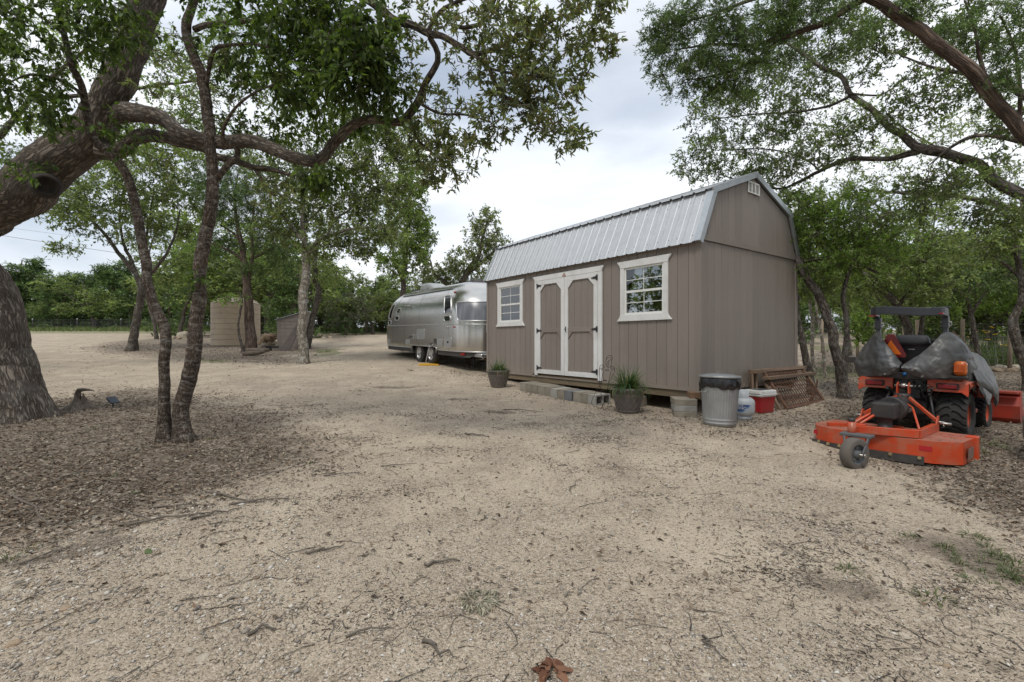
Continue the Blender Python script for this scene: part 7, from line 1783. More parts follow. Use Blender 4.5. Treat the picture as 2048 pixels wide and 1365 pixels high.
mid_tree('cedar', 'cedar with shaggy reddish trunk standing before the water tank', b,
         [[(497, 712, d, 34), (503, 690, d, 26), (500, 650, d, 22), (497, 600, d, 20), (492, 560, d, 18), (487, 520, d, 15), (482, 485, d, 12), (476, 455, d, 9), (470, 400, d, 6), (475, 350, d, 3)], [(495, 580, d, 8), (505, 520, d, 7), (503, 460, d, 6), (510, 400, d, 4)], [(487, 520, d, 7), (455, 500, d - .3, 5), (420, 485, d - .5, 3)], [(503, 520, d, 6), (540, 500, d + .3, 5), (570, 480, d + .4, 3)], [(484, 490, d, 6), (470, 470, d, 5), (440, 450, d, 3)]],
         [(470, 410, d, 80, 45, 1.3, 70), (440, 490, d, 45, 26, .9, 38), (540, 470, d, 65, 40, 1.1, 60), (490, 360, d, 60, 45, 1.2, 55), (565, 520, d, 35, 20, .7, 24), (415, 400, d, 40, 50, 1, 36), (430, 350, d, 50, 40, 1, 36), (520, 420, d, 60, 40, 1, 40), (510, 540, d, 25, 14, .6, 14)], BK_CEDAR, CEDC, 34, 0.12, 0.024, 8, 13, 0.32, LFJ, up=0.2)
mid_tree('sapling', 'thin crooked sapling at the foot of the shaggy cedar', gp(489, 706), [[(489, 708, d - .4, 7), (480, 680, d - .4, 6), (476, 650, d - .4, 5), (481, 620, d - .4, 5), (485, 600, d - .4, 4), (478, 585, d - .4, 2)]], [(470, 598, d - .4, 26, 10, .4, 12), (450, 600, d - .4, 16, 8, .3, 7)], BK_DARK, BRIC, 35, 0.10, 0.05, 4, 6, 0.2)
b = gp(605, 728); d = b[1]
mid_tree('pale_barked_tree', 'pale mottled-bark tree standing alone in the gravel left of the trailer', b,
         [[(606, 734, d, 30), (605, 715, d, 23), (605, 680, d, 21), (606, 630, d, 20), (608, 580, d, 20), (611, 535, d, 20), (612, 505, d, 18), (606, 480, d, 12), (605, 440, d, 9), (610, 390, d, 6), (612, 340, d, 3)],
          [(613, 515, d, 12), (630, 488, d - .2, 11), (652, 474, d - .4, 9), (690, 462, d - .6, 7), (730, 455, d - .8, 6), (780, 456, d - 1, 3)], [(606, 482, d, 10), (590, 462, d, 8), (565, 432, d, 6), (545, 405, d, 3)], [(655, 472, d - .4, 6), (670, 440, d, 5), (700, 420, d, 4), (725, 390, d, 3)], [(606, 450, d, 6), (640, 420, d + .5, 5), (660, 370, d + .7, 3)]],
         [(600, 400, d, 85, 60, 1.5, 80), (690, 370, d, 100, 70, 1.6, 110), (760, 410, d, 75, 50, 1.4, 75), (700, 470, d - .5, 90, 26, 1, 50), (560, 460, d, 45, 35, .8, 30), (650, 310, d, 120, 50, 1.5, 85), (775, 330, d + .5, 70, 65, 1.4, 75), (640, 505, d - .4, 40, 12, .5, 12), (770, 470, d - .6, 45, 24, .8, 26), (720, 500, d - .5, 35, 12, .5, 14), (800, 280, d, 50, 40, 1, 40), (540, 330, d, 60, 50, 1.4, 45), (730, 260, d, 80, 30, 1.2, 40)], BK_PALE, MIDC + [(0.13, 0.13, 0.06)], 36, 0.10, 0.05, 6, 11, 0.34)
b = gd(628, 21.8); d = b[1]
mid_tree('dark_leaning_tree', 'darker leaning trunk just behind the pale mottled tree', b, [[(612, 700, d, 16), (622, 655, d, 14), (632, 610, d, 13), (637, 580, d, 13), (630, 555, d, 12), (632, 500, d, 9), (645, 430, d, 6)]], [(650, 540, d, 40, 26, 1.1, 32), (620, 440, d, 80, 60, 2, 50), (560, 540, d + 1, 40, 30, 1.2, 30)], BK_DARK, MIDC, 37, 0.13, 0.06)
b = gd(806, 22.0); d = b[1]
mid_tree('tall_green_tree', 'tall bright green tree towering left of the trailer roof', b, [[(800, 690, d, 16), (803, 640, d, 14), (806, 580, d, 12), (812, 520, d, 10), (815, 450, d, 8), (822, 380, d, 5), (826, 320, d, 3)], [(808, 560, d, 8), (790, 530, d, 6), (775, 510, d, 3)]],
         [(828, 345, d, 28, 55, 1.2, 60), (805, 400, d, 45, 50, 1.4, 60), (832, 430, d, 28, 50, 1.2, 55), (800, 480, d, 45, 40, 1.3, 55), (835, 500, d, 30, 35, 1.1, 40), (800, 540, d, 35, 25, 1, 35), (850, 470, d, 18, 20, .7, 16), (770, 520, d, 20, 16, .7, 14)], BK_DARK, BRIC + MIDC, 38, 0.12, 0.065, 6, 10, 0.34)
b = gd(925, 26.5); d = b[1]
mid_tree('grey_green_oak', 'grey-green oak rising above the trailer beside the shed roof', b, [[(900, 690, d, 22), (905, 630, d, 18), (915, 585, d, 15), (935, 545, d, 12), (955, 515, d, 9), (965, 480, d, 7), (975, 440, d, 4)], [(915, 590, d, 10), (890, 565, d, 8), (870, 550, d, 5), (860, 520, d, 3)], [(935, 548, d, 8), (970, 520, d, 6), (1000, 490, d, 3)]],
         [(980, 432, d, 17, 18, .8, 22), (955, 450, d, 16, 22, .8, 20), (968, 475, d, 42, 25, 1.2, 52), (990, 495, d, 32, 22, 1, 36), (935, 520, d, 45, 28, 1.2, 55), (905, 550, d, 36, 24, 1.2, 45), (868, 548, d, 26, 22, 1, 26), (845, 545, d - 1, 20, 34, 1, 26), (955, 555, d, 50, 26, 1.2, 50), (850, 590, d, 30, 20, 1, 24), (985, 530, d, 26, 22, .8, 20), (900, 590, d, 50, 20, 1, 36)], BK_DARK, [(0.17, 0.205, 0.11), (0.20, 0.24, 0.12), (0.14, 0.17, 0.09), (0.24, 0.25, 0.13)], 39, 0.14, 0.075)

# --- right side: overhanging cedar and oak, trees behind the shed and tractor
b0 = gd(2700, 4.0)
t = Tree('overhanging_cedar', 'big shaggy cedar trunk slanting across the upper right corner', b0, BK_CEDAR, LFJ, 51, step=0.05)
t.limb([(2705, 1010, 4.0, 65), (2690, 950, 4.0, 56), (2560, 800, 4.05, 49), (2400, 630, 4.15, 45), (2250, 475, 4.3, 41), (2130, 350, 4.4, 37), (2048, 266, 4.5, 35), (1986, 190, 4.5, 33), (1930, 133, 4.5, 31), (1870, 83, 4.5, 29), (1800, 34, 4.5, 26), (1720, -15, 4.45, 22), (1600, -110, 4.4, 15), (1480, -180, 4.4, 8)], 32, 0.07, nf=8)
t.limb([(1780, 20, 4.5, 20), (1740, -5, 4.5, 18), (1690, 22, 4.55, 16), (1640, 50, 4.6, 14), (1560, 78, 4.65, 11), (1500, 90, 4.7, 8), (1430, 88, 4.75, 5), (1350, 100, 4.8, 3)], 10, 0.06)
t.limb([(1700, -20, 4.5, 14), (1600, -30, 4.6, 11), (1500, 0, 4.7, 8), (1420, 30, 4.8, 5), (1340, 50, 4.9, 3)], 8, 0.06)
t.limb([(1560, 78, 4.65, 7), (1500, 125, 4.75, 5), (1440, 150, 4.85, 4), (1370, 160, 4.9, 2)], 8, 0.06)
t.limb([(1990, 200, 4.5, 14), (1960, 120, 4.55, 10), (1950, 60, 4.6, 7), (1930, 0, 4.6, 4)], 8, 0.06)
t.limb([(2040, 255, 4.5, 14), (2040, 180, 4.5, 10), (2030, 100, 4.5, 7), (2000, 30, 4.5, 4)], 8, 0.06)
A = t.attract([(1340, 55, 4.85, 55, 40, .3, 36), (1420, 40, 4.8, 70, 40, .35, 46), (1375, 150, 4.9, 60, 32, .3, 36), (1460, 110, 4.75, 65, 40, .35, 42), (1325, 105, 4.9, 36, 16, .25, 14), (1540, 60, 4.65, 60, 40, .35, 36), (1440, 175, 4.9, 45, 16, .25, 16), (1620, 25, 4.55, 80, 36, .35, 36), (1940, 55, 4.6, 80, 50, .3, 36), (2000, 150, 4.5, 50, 55, .3, 26), (1820, 15, 4.5, 50, 24, .3, 14), (2040, 60, 4.5, 50, 70, .3, 24), (1530, 140, 4.8, 50, 30, .3, 18), (1700, 90, 4.6, 50, 30, .3, 12)])
t.grow(A, 0.010, 0.0022, 4, 0.14)
t.leaves(12, 0.13, 14, 0.034, 0.009, CEDC, 0.05, 0.85, 0.1, 0.2, 0.0013)
t.done()
b0 = gd(2620, 6.3)
t = Tree('overhanging_oak', 'live oak reaching in from the right with crooked lichen-grey limbs', b0, BK_DARK, LF, 52, step=0.06)
t.limb([(2625, 905, 6.3, 98), (2620, 860, 6.3, 78), (2500, 700, 6.4, 66), (2350, 540, 6.6, 54), (2200, 455, 6.8, 43), (2100, 418, 6.9, 34), (2048, 396, 7.0, 30), (2000, 366, 7.1, 28), (1960, 329, 7.2, 25), (1900, 305, 7.3, 23), (1846, 299, 7.4, 21), (1800, 272, 7.6, 18), (1750, 226, 7.8, 15), (1705, 190, 8.0, 12), (1686, 155, 8.1, 11), (1640, 132, 8.2, 9), (1585, 94, 8.3, 6), (1520, 60, 8.4, 3)], 24, 0.07, nf=7)
t.limb([(1846, 299, 7.4, 15), (1790, 316, 7.8, 12), (1700, 320, 8.4, 10), (1640, 342, 9.0, 8), (1600, 362, 9.4, 6), (1560, 378, 9.7, 5), (1500, 366, 9.9, 3), (1440, 350, 10.0, 2)], 10, 0.07)
t.limb([(2300, 480, 6.6, 28), (2180, 300, 6.7, 25), (2048, 190, 6.8, 20), (2000, 162, 6.9, 16), (1950, 150, 7.0, 11), (1880, 140, 7.1, 7), (1800, 110, 7.2, 3)], 12, 0.07)
t.limb([(2100, 330, 6.7, 11), (2048, 288, 6.75, 10), (1960, 270, 6.9, 8), (1900, 296, 7.2, 7), (1860, 330, 7.2, 3)], 8, 0.06)
t.limb([(1704, 190, 8, 7), (1650, 215, 8.6, 6), (1580, 225, 9.2, 4), (1500, 230, 9.5, 3), (1420, 240, 9.7, 2)], 8, 0.07)
t.limb([(1640, 342, 9.0, 5), (1610, 320, 9.3, 4), (1540, 300, 9.5, 3), (1440, 300, 9.7, 2)], 8, 0.07)
t.limb([(1690, 185, 8, 5), (1760, 190, 7.8, 4), (1810, 155, 7.6, 2)], 8, 0.06)
A = t.attract([(1440, 235, 9.60, 75, 50, .8, 75), (1400, 325, 9.60, 45, 50, .7, 45), (1500, 320, 9.60, 85, 45, .8, 75), (1560, 240, 9.49, 85, 50, .8, 75), (1480, 175, 9.80, 70, 32, .7, 42), (1640, 310, 8.44, 75, 40, .6, 46), (1600, 165, 9.27, 80, 50, .8, 60), (1700, 115, 8.00, 90, 55, .8, 60), (1640, 45, 8.94, 90, 50, .8, 50), (1420, 388, 9.70, 40, 18, .5, 18), (1725, 255, 7.60, 60, 36, .5, 30), (1560, 110, 9.79, 55, 45, .7, 36), (1850, 195, 7.20, 80, 60, .6, 50), (1950, 90, 7.00, 90, 80, .6, 50), (1880, 365, 7.10, 85, 30, .5, 42), (1990, 430, 6.90, 55, 36, .4, 30), (1790, 420, 7.40, 70, 30, .5, 28), (2010, 240, 6.80, 50, 45, .4, 28), (1560, 350, 9.39, 60, 26, .5, 30), (1800, 60, 7.50, 70, 50, .6, 36), (1950, 330, 7.00, 60, 30, .4, 16)])
t.grow(A, 0.016, 0.0055, 4, 0.24, 0.18)
t.leaves(6, 0.20, 9, 0.056, 0.027, [(c[0] * .72, c[1] * .78, c[2] * .7) for c in OAKC + MIDC], 0.05, 1.0, 0.7, 0.25, 0.003)
t.done()
b = gp(1687, 797); d = b[1]
mid_tree('leaning_trunk_tree', 'leaning tree with a forked trunk bending towards the shed gable', b,
         [[(1686, 803, d, 36), (1684, 780, d, 28), (1679, 735, d, 25), (1668, 690, d, 22), (1657, 640, d, 21), (1640, 600, d + .1, 20), (1618, 562, d + .2, 19), (1598, 525, d + .3, 18), (1575, 485, d + .5, 15), (1550, 440, d + .7, 11), (1530, 400, d + .9, 6)],
          [(1682, 760, d, 15), (1692, 705, d, 14), (1693, 640, d, 12), (1686, 592, d, 11), (1700, 540, d, 9), (1730, 480, d, 7), (1780, 420, d, 4)], [(1598, 525, d + .3, 12), (1650, 518, d + .1, 9), (1710, 527, d, 8), (1760, 548, d, 5)]],
         [(1660, 470, d + .1, 75, 45, .8, 85), (1740, 458, d, 60, 40, .7, 65), (1640, 535, d + .2, 45, 22, .6, 36), (1725, 525, d, 65, 22, .6, 46), (1605, 440, d + .5, 40, 50, .7, 46), (1785, 495, d + .1, 40, 28, .6, 36), (1700, 415, d + .3, 60, 30, .7, 40)], BK_DARK, BRIC, 53, 0.062, 0.030, 5, 9, 0.22, r0=0.014, step=0.08, seg=0.18)
b = gp(1627, 790); d = b[1]
mid_tree('slender_tree', 'slender dark trunk close to the shed corner beside the grate', b, [[(1627, 794, d, 24), (1621, 765, d, 18), (1611, 715, d, 16), (1601, 665, d, 14), (1592, 610, d, 12), (1588, 540, d + .2, 10), (1592, 460, d + .4, 6), (1600, 400, d + .6, 4)], [(1600, 600, d, 6), (1585, 560, d, 5), (1620, 520, d + .2, 3)]], [(1600, 480, d + .4, 40, 60, .8, 40), (1620, 580, d + .3, 26, 26, .6, 22), (1590, 420, d + .6, 50, 40, .8, 36), (1555, 400, d + .6, 30, 30, .6, 16)], BK_DARK, MIDC, 54, 0.08, 0.04, 5, 7, 0.24, r0=0.014, step=0.1)
for i, (bx, pts, lab) in enumerate(((1628, [(0, 752, 9), (-4, 700, 8), (-2, 650, 8), (-8, 605, 7), (-14, 550, 5), (-10, 490, 3)], 'thin pale stem behind the slender dark trunk, nearer the shed'), (1650, [(0, 757, 8), (-3, 700, 7), (-11, 650, 6), (-18, 600, 6), (-22, 540, 4), (-10, 480, 3)], 'thin pale stem left of the forked leaning trunk'), (1704, [(0, 748, 12), (-6, 700, 11), (-12, 650, 11), (-10, 600, 10), (-6, 550, 8), (4, 490, 5)], 'pale grey stem right of the forked leaning trunk'))):
    b = gp(bx, pts[0][1] - 2); d = b[1]
    mid_tree('thin_tree', lab, b, [[(bx + a, y_, d, w_) for a, y_, w_ in pts]], [(bx - 8, 550, d, 36, 34, .8, 30), (bx, 490, d, 44, 36, .9, 36), (bx + 20, 590, d, 26, 18, .6, 12)], BK_PALE, MIDC + BRIC, 55 + i, 0.09, 0.045, 4, 7, 0.26, r0=0.014, group='thin stems beside the shed')
b = gd(1822, 12.2); d = b[1]
mid_tree('forked_oak', 'forked oak behind the tractor roll bar', b, [[(1828, 790, d, 34), (1824, 720, d, 26), (1818, 665, d, 22), (1804, 626, d, 20), (1790, 602, d, 18), (1762, 575, d, 15), (1732, 552, d, 12), (1695, 525, d, 8), (1670, 480, d, 4)], [(1797, 610, d, 12), (1822, 582, d, 9), (1842, 545, d, 7), (1862, 490, d, 4), (1870, 430, d, 3)], [(1835, 700, d + .5, 14), (1842, 660, d + .5, 12), (1850, 600, d + .5, 9), (1840, 540, d + .5, 6)]],
         [(1790, 545, d, 80, 40, 1.1, 80), (1850, 585, d - .3, 45, 34, .9, 50), (1885, 520, d, 55, 55, 1.1, 65), (1830, 475, d, 65, 36, 1, 50), (1720, 560, d, 60, 30, 1, 45), (1860, 420, d, 40, 40, .8, 26)], BK_DARK, MIDC, 60, 0.095, 0.048, 5, 7, 0.27, r0=0.018)
b = gd(1958, 13.0); d = b[1]
mid_tree('dark_cedar', 'dark twisted cedar just inside the fence corner', b, [[(1962, 752, d, 18), (1956, 705, d, 14), (1947, 660, d, 13), (1941, 622, d, 12), (1936, 592, d, 10), (1950, 555, d, 7), (1975, 510, d, 3)], [(1943, 630, d, 8), (1962, 600, d, 7), (1985, 570, d, 5), (2010, 545, d, 3)], [(1938, 598, d, 6), (1905, 580, d, 5), (1870, 560, d, 3)]], [(1960, 560, d, 85, 40, 1.2, 100), (1900, 575, d, 50, 34, 1, 60), (2012, 540, d, 55, 36, 1.1, 60), (1950, 500, d, 85, 34, 1.2, 70)], BK_DARK, CEDC, 61, 0.085, 0.03, 6, 9, 0.27, LFJ, r0=0.016)
b = gd(2052, 9.9); d = b[1]
mid_tree('crooked_oak', 'crooked dark oak trunk at the right edge of the picture', b, [[(2060, 800, d, 36), (2056, 770, d, 28), (2052, 730, d, 25), (2040, 695, d, 25), (2026, 664, d, 26), (2028, 636, d, 22), (2042, 605, d, 19), (2042, 560, d, 17), (2032, 500, d, 14), (2040, 430, d, 9), (2060, 360, d, 4)], [(2042, 560, d, 9), (2010, 530, d, 7), (1970, 500, d, 4)]], [(2030, 460, d, 60, 50, .9, 70), (1975, 490, d, 50, 24, .7, 36), (2080, 520, d, 50, 50, .9, 30)], BK_DARK, MIDC, 62, 0.085, 0.042, 5, 7, 0.25, r0=0.016)

# --- crowns behind the overhanging limbs
b = gd(-180, 13.5); d = b[1]
mid_tree('leafy_oak', 'leafy oak behind the big leaning trunk, its stem out of view at left', b, [[(-180, 790, d, 34), (-170, 640, d, 28), (-120, 480, d, 24), (-40, 330, d, 18), (60, 200, d, 13), (160, 110, d, 8), (260, 40, d, 4)], [(-120, 480, d, 16), (-20, 380, d, 12), (80, 320, d, 8), (190, 290, d, 4)], [(60, 200, d, 10), (180, 190, d, 8), (320, 170, d, 6), (430, 160, d, 3)]],
         [(40, 110, d, 130, 110, 1.5, 95), (230, 90, d, 140, 90, 1.5, 90), (130, 270, d, 150, 60, 1.2, 70), (380, 170, d, 100, 90, 1.3, 75), (40, 340, d, 70, 50, 1, 32), (460, 90, d, 90, 80, 1.2, 55), (300, 270, d, 100, 40, 1, 36), (560, 180, d, 70, 70, 1.1, 32)], BK_DARK, MIDC + BRIC, 71, 0.09, 0.045, 6, 9, 0.3)
b = gd(2250, 15.0); d = b[1]
mid_tree('airy_oak', 'airy oak crown spreading above the tractor from beyond the right edge', b, [[(2250, 770, d, 30), (2240, 640, d, 26), (2180, 520, d, 22), (2080, 440, d, 16), (1960, 400, d, 11), (1840, 390, d, 8), (1720, 380, d, 4)], [(2080, 440, d, 10), (1990, 350, d, 8), (1880, 300, d, 5), (1800, 250, d, 3)], [(1840, 390, d, 6), (1760, 440, d, 5), (1680, 430, d, 3)]],
         [(1680, 395, d, 80, 40, 1.1, 50), (1800, 380, d, 90, 40, 1.2, 60), (1930, 400, d, 90, 40, 1.2, 60), (2030, 360, d, 60, 50, 1, 40), (1850, 290, d, 90, 50, 1.2, 44), (1960, 240, d, 80, 60, 1.1, 36), (1760, 320, d, 70, 36, 1, 30), (1600, 420, d + 1, 50, 36, 1, 30), (1700, 240, d, 70, 50, 1.1, 26)], BK_DARK, MIDC, 72, 0.085, 0.042, 5, 8, 0.3)

# --- kinds of far tree, copied along the treelines
def proto(kind, seed):
    rg = np.random.default_rng(seed)
    t = Tree(kind, 'far tree', (0, 0, 0), BK_CEDAR if kind == 'bushy_cedar' else BK_DARK, LFJ if kind == 'bushy_cedar' else LF, seed, step=0.3)
    H = 6.5
    lean = rg.normal(0, 0.3, 2)
    if kind == 'bushy_cedar':
        t.limb([(0, 0, -0.2, 0.17), (lean[0] * .3, lean[1] * .3, 2, 0.13), (lean[0], lean[1], 4.5, 0.07), (lean[0], lean[1], 6.2, 0.02)], 8, 0.05, world=True)
        A = []
        for k in range(230):
            z = rg.uniform(0.15, 6.4); r = (2.0 * (1 - (z / 6.7) ** 1.6) + 0.25) * rg.uniform(0.35, 1.05) * (0.75 + 0.35 * math.sin(z * 3 + seed)); a = rg.uniform(0, 6.28); A.append((r * math.cos(a), r * math.sin(a), z))
        t.grow(np.array(A), 0.03, 0.008, 3, 0.15, 0.4); t.leaves(6, 0.38, 7, 0.20, 0.06, CEDC + [(0.075, 0.11, 0.045)], -0.1, 0.9, 0.3, 0.3, twigs=False)
    else:
        t.limb([(0, 0, -0.2, 0.2), (0.1, 0, 1.3, 0.15), (lean[0], lean[1], 2.6, 0.11), (lean[0] * 2, lean[1] * 2, 4.4, 0.06), (lean[0] * 2.4, lean[1] * 2, 5.8, 0.02)], 8, 0.06, world=True)
        for k in range(3):
            a = rg.uniform(0, 6.28); t.limb([(lean[0] * .7, lean[1] * .7, 1.9 + k * .4, 0.09), (0.8 * math.cos(a), 0.8 * math.sin(a), 3.0 + k * .3, 0.06), (1.7 * math.cos(a), 1.7 * math.sin(a), 4.0 + k * .3, 0.025)], 6, 0.06, world=True)
        A = []
        for k in range(16):
            c = np.array([rg.normal(0, 1.25), rg.normal(0, 1.25), rg.uniform(2.3, 5.9)]); n = 15; q = rg.normal(0, 0.42, (n, 3)); A.append(c + q)
        t.grow(np.concatenate(A), 0.03, 0.008, 3, 0.18, 0.4); t.leaves(5, 0.38, 8, 0.17, 0.085, MIDC if seed % 2 else [(0.15, 0.185, 0.09), (0.13, 0.165, 0.075), (0.19, 0.22, 0.10)], 0.0, 1.0, 0.8, 0.3, twigs=False)
    return t.done()
CED = [proto('bushy_cedar', s_) for s_ in (201, 202, 203)]
OAK = [proto('rounded_oak', s_) for s_ in (211, 212, 213)]
used = set()
def put(pr, px, d, hpx_top, label, group, wide=1.0):
    """stand a copy at depth d so that its top reaches pixel row hpx_top"""
    x = (px - 1024) / FPX * d; z = gz1(x, d); top = EYE - (hpx_top - 682.5) / FPX * d
    s = max(0.35, (top - z) / 6.6)
    o = pr if pr.name not in used else copy_tree(pr)
    used.add(pr.name)
    o.location = (x, d, z - 0.05); o.rotation_euler = (0, 0, random.uniform(0, 6.28)); sx = s * wide * random.uniform(0.9, 1.15); o.scale = (sx, sx, s)
    tag(o, label, 'tree', group); return o
GL = 'cedars and oaks beyond the far left fence'
for i, (px, d, top) in enumerate(((-90, 58, 540), (-30, 56, 560), (30, 60, 528), (70, 62, 515), (110, 56, 560), (150, 58, 545), (185, 55, 548), (225, 57, 540), (262, 56, 552), (300, 58, 540), (340, 56, 548), (385, 58, 540), (430, 57, 545), (475, 58, 540), (520, 57, 548), (-150, 57, 545), (205, 64, 530), (250, 66, 522), (-60, 63, 545), (10, 61, 550), (55, 63, 548), (95, 61, 552), (135, 63, 550), (175, 62, 548), (280, 62, 545), (320, 62, 545), (365, 62, 545), (410, 62, 545), (455, 62, 542), (500, 62, 545), (545, 60, 545))):
    put((CED if i % 6 else OAK)[i % 3], px, d, top, 'bushy tree in the row beyond the far wire fence', GL, 1.5)
GM = 'trees closing the yard behind the tank and trailer'
for i, (px, d, top) in enumerate(((400, 36, 470), (445, 33, 500), (540, 34, 480), (575, 31, 520), (520, 40, 460), (640, 44, 545), (675, 42, 550), (705, 45, 548), (735, 43, 552), (765, 46, 550), (795, 44, 556), (830, 43, 560), (860, 42, 548), (890, 45, 555), (920, 40, 560), (950, 42, 555), (985, 41, 560), (1030, 42, 540), (690, 38, 575), (745, 39, 580), (610, 40, 530), (660, 52, 538), (580, 44, 470), (470, 46, 450))):
    put((OAK if i % 3 else CED)[i % 3], px, d, top, 'leafy tree in the row behind the water tank and trailer', GM, 1.35)
for i, px in enumerate(range(590, 1060, 42)):
    put(CED[i % 3], px + random.uniform(-12, 12), 49 + (i % 3), 588 + 10 * math.sin(i * 2.3), 'low bushy cedar in the hedge behind the trailer', 'low cedars behind the trailer', 1.9)
for i, px in enumerate(range(1540, 2300, 50)):
    put(CED[(i + 1) % 3], px + random.uniform(-14, 14), (58 if px < 1760 else 30) + (i % 3) * 2, (604 if px < 1760 else 575) + 12 * math.sin(i * 1.9), 'low dark cedar deep in the wood behind the tractor', 'low cedars deep in the wood', 1.8)
GR = 'trees in the wood behind the tractor and fence'
for i, (px, d, top) in enumerate(((1560, 26, 440), (1605, 40, 500), (1650, 44, 510), (1690, 42, 500), (1730, 38, 470), (1760, 26, 500), (1800, 30, 480), (1840, 24, 490), (1880, 24, 500), (1915, 20, 520), (1950, 22, 490), (1990, 19, 500), (2035, 18, 480), (2085, 19, 470), (2140, 17, 460), (1850, 38, 440), (1980, 28, 450), (1540, 36, 430), (2230, 16, 430), (2350, 14, 400), (1630, 55, 520), (1710, 52, 500), (1580, 50, 510))):
    put((OAK if i % 7 else CED)[(i + 1) % 3], px, d, top, 'shady tree in the wood behind the tractor and right-hand fence', GR, 1.15)
# shrubs
def shrub(px, d, rx, ry, py, cols, label, seed, n=60, L_=0.10, W_=0.05):
    b = gd(px, d); t = Tree('shrub', label, b, BK_DARK, LF, seed, None, 0.1, 'shrub')
    t.limb([(b[0], b[1], b[2] - 0.05, 0.03), (b[0] + 0.05, b[1], b[2] + 0.4, 0.02)], 6, 0.0, world=True)
    t.grow(t.attract([(px, py, d, rx, ry, rx / FPX * d * 0.7, n)]), 0.012, 0.004, 3, 0.15, 0.25); t.leaves(5, 0.22, 8, L_, W_, cols, 0, 1, 0.8, twigs=False); return t.done()
YGC = [(0.15, 0.22, 0.05), (0.12, 0.19, 0.045), (0.18, 0.24, 0.07)]
shrub(1735, 15.5, 42, 40, 655, YGC, 'light green shrub in the gap left of the tractor', 301)
shrub(2000, 15.2, 52, 42, 595, YGC, 'yellow-green bush above the fence at right', 302, 80)
shrub(1880, 14.8, 34, 30, 630, YGC + MIDC, 'green bush beside the dark cedar over the fence corner', 303)
shrub(900, 31, 60, 30, 620, MIDC, 'dense dark shrub behind the trailer roof', 304, 80, 0.16, 0.08)
shrub(690, 33, 70, 40, 625, [(0.10, 0.105, 0.085), (0.08, 0.09, 0.07)], 'grey twiggy thicket behind the gravel turn', 305, 70, 0.14, 0.05)

# trees that stand behind the photographer (seen in the window and trailer reflections)
for i, (x, y, h_) in enumerate(((-13, -2, 8), (-9, -9, 9), (-3, -13, 9), (4, -12, 8), (10, -8, 9), (-16, 6, 8), (14, -1, 8), (-20, 12, 8))):
    o = copy_tree((OAK + CED)[i % 5]); s_ = h_ / 6.6; o.location = (x, y, gz1(x, y) - 0.05); o.rotation_euler = (0, 0, i * 1.7); o.scale = (s_ * 1.2, s_ * 1.2, s_)
    tag(o, 'tree standing round the yard outside the picture', 'tree', 'trees outside the picture')
# ================================================================== LOOSE STUFF ON THE GROUND
RS = np.random.default_rng(99)
def gfine(x, y):
    p = np.stack([x, y, x * 0], 1); nr_ = np.exp(-(y / 12) ** 2)
    return gz(x, y) + (fbm(p * 2.2, 5, 4) - 0.5) * 0.035 * nr_ + (fbm(p * 9, 11, 2) - 0.5) * 0.012 * nr_
def sample(n, d0, d1, pw=1.0, half=1.2):
    """points over the visible ground, thinning with distance"""
    u_ = RS.uniform(0, 1, n); d = d0 * (d1 / d0) ** (u_ ** pw); x = RS.uniform(-1, 1, n) * half * d
    return x, d
def litter_mask(x, y): return np.maximum(soft(LITTER, x, y, 1.3), 0.45 * soft(MIXED, x, y, 0.8))
def clear(x, y):
    """keep loose stuff out from inside the shed"""
    c, s = math.cos(TH), math.sin(TH); dx, dy = x - SHX, y - SHY; v_ = c * dx + s * dy; u_ = -s * dx + c * dy
    return ~((v_ > 0.05) & (v_ < WV) & (u_ > 0.05) & (u_ < LU))
# gravel stones
n = 110000
x, y = sample(n, 1.5, 13, 1.15); k = clear(x, y); x, y = x[k], y[k]
lm_ = litter_mask(x, y); k = (RS.uniform(size=len(x)) > lm_ * 0.6) & (RS.uniform(size=len(x)) > soft(SOIL, x, y, 0.16) * 0.55); x, y = x[k], y[k]
cov_ = fbm(np.stack([x * 1.1, y * 1.1, x * 0], 1), 61, 4); k = RS.uniform(size=len(x)) < np.clip((cov_ - 0.30) * 3.2, 0.12, 1); x, y = x[k], y[k]
n = len(x)
sz = np.exp(RS.normal(-5.4, 0.42, n)).clip(0.002, 0.016) * (0.8 + 0.05 * y)
big = soft(MIXED, x, y, 0.4) > 0.5; sz[big] *= RS.uniform(1.2, 2.1, big.sum())
rough_l = (x < -0.45 * y) & (y < 4.5); sz[rough_l] *= RS.uniform(1.0, 1.9, rough_l.sum())
oc = np.array([(1, 0, 0), (0, 1, 0), (-1, 0, 0), (0, -1, 0), (0, 0, 1), (0, 0, -1)], float)
V = oc[None] * (1 + RS.uniform(-0.4, 0.35, (n, 6, 1))) + RS.normal(0, 0.18, (n, 6, 3))
an = RS.uniform(0, 6.28, n); ca, sa = np.cos(an), np.sin(an)
V *= np.stack([RS.uniform(0.8, 1.4, n), RS.uniform(0.6, 1.0, n), RS.uniform(0.35, 0.7, n)], 1)[:, None, :] * sz[:, None, None]
Vx = V[..., 0] * ca[:, None] - V[..., 1] * sa[:, None]; Vy = V[..., 0] * sa[:, None] + V[..., 1] * ca[:, None]
V = np.stack([Vx + x[:, None], Vy + y[:, None], V[..., 2] + (gfine(x, y) + sz * 0.15)[:, None]], -1).reshape(-1, 3)
F8 = np.array([(0, 1, 4), (1, 2, 4), (2, 3, 4), (3, 0, 4), (1, 0, 5), (2, 1, 5), (3, 2, 5), (0, 3, 5)])
F = (np.arange(n)[:, None, None] * 6 + F8[None]).reshape(-1, 3)
pal = np.array([(0.456, 0.402, 0.330), (0.396, 0.330, 0.252), (0.540, 0.492, 0.426), (0.324, 0.288, 0.246), (0.600, 0.570, 0.516), (0.420, 0.336, 0.240), (0.252, 0.228, 0.204), (0.492, 0.444, 0.372)])
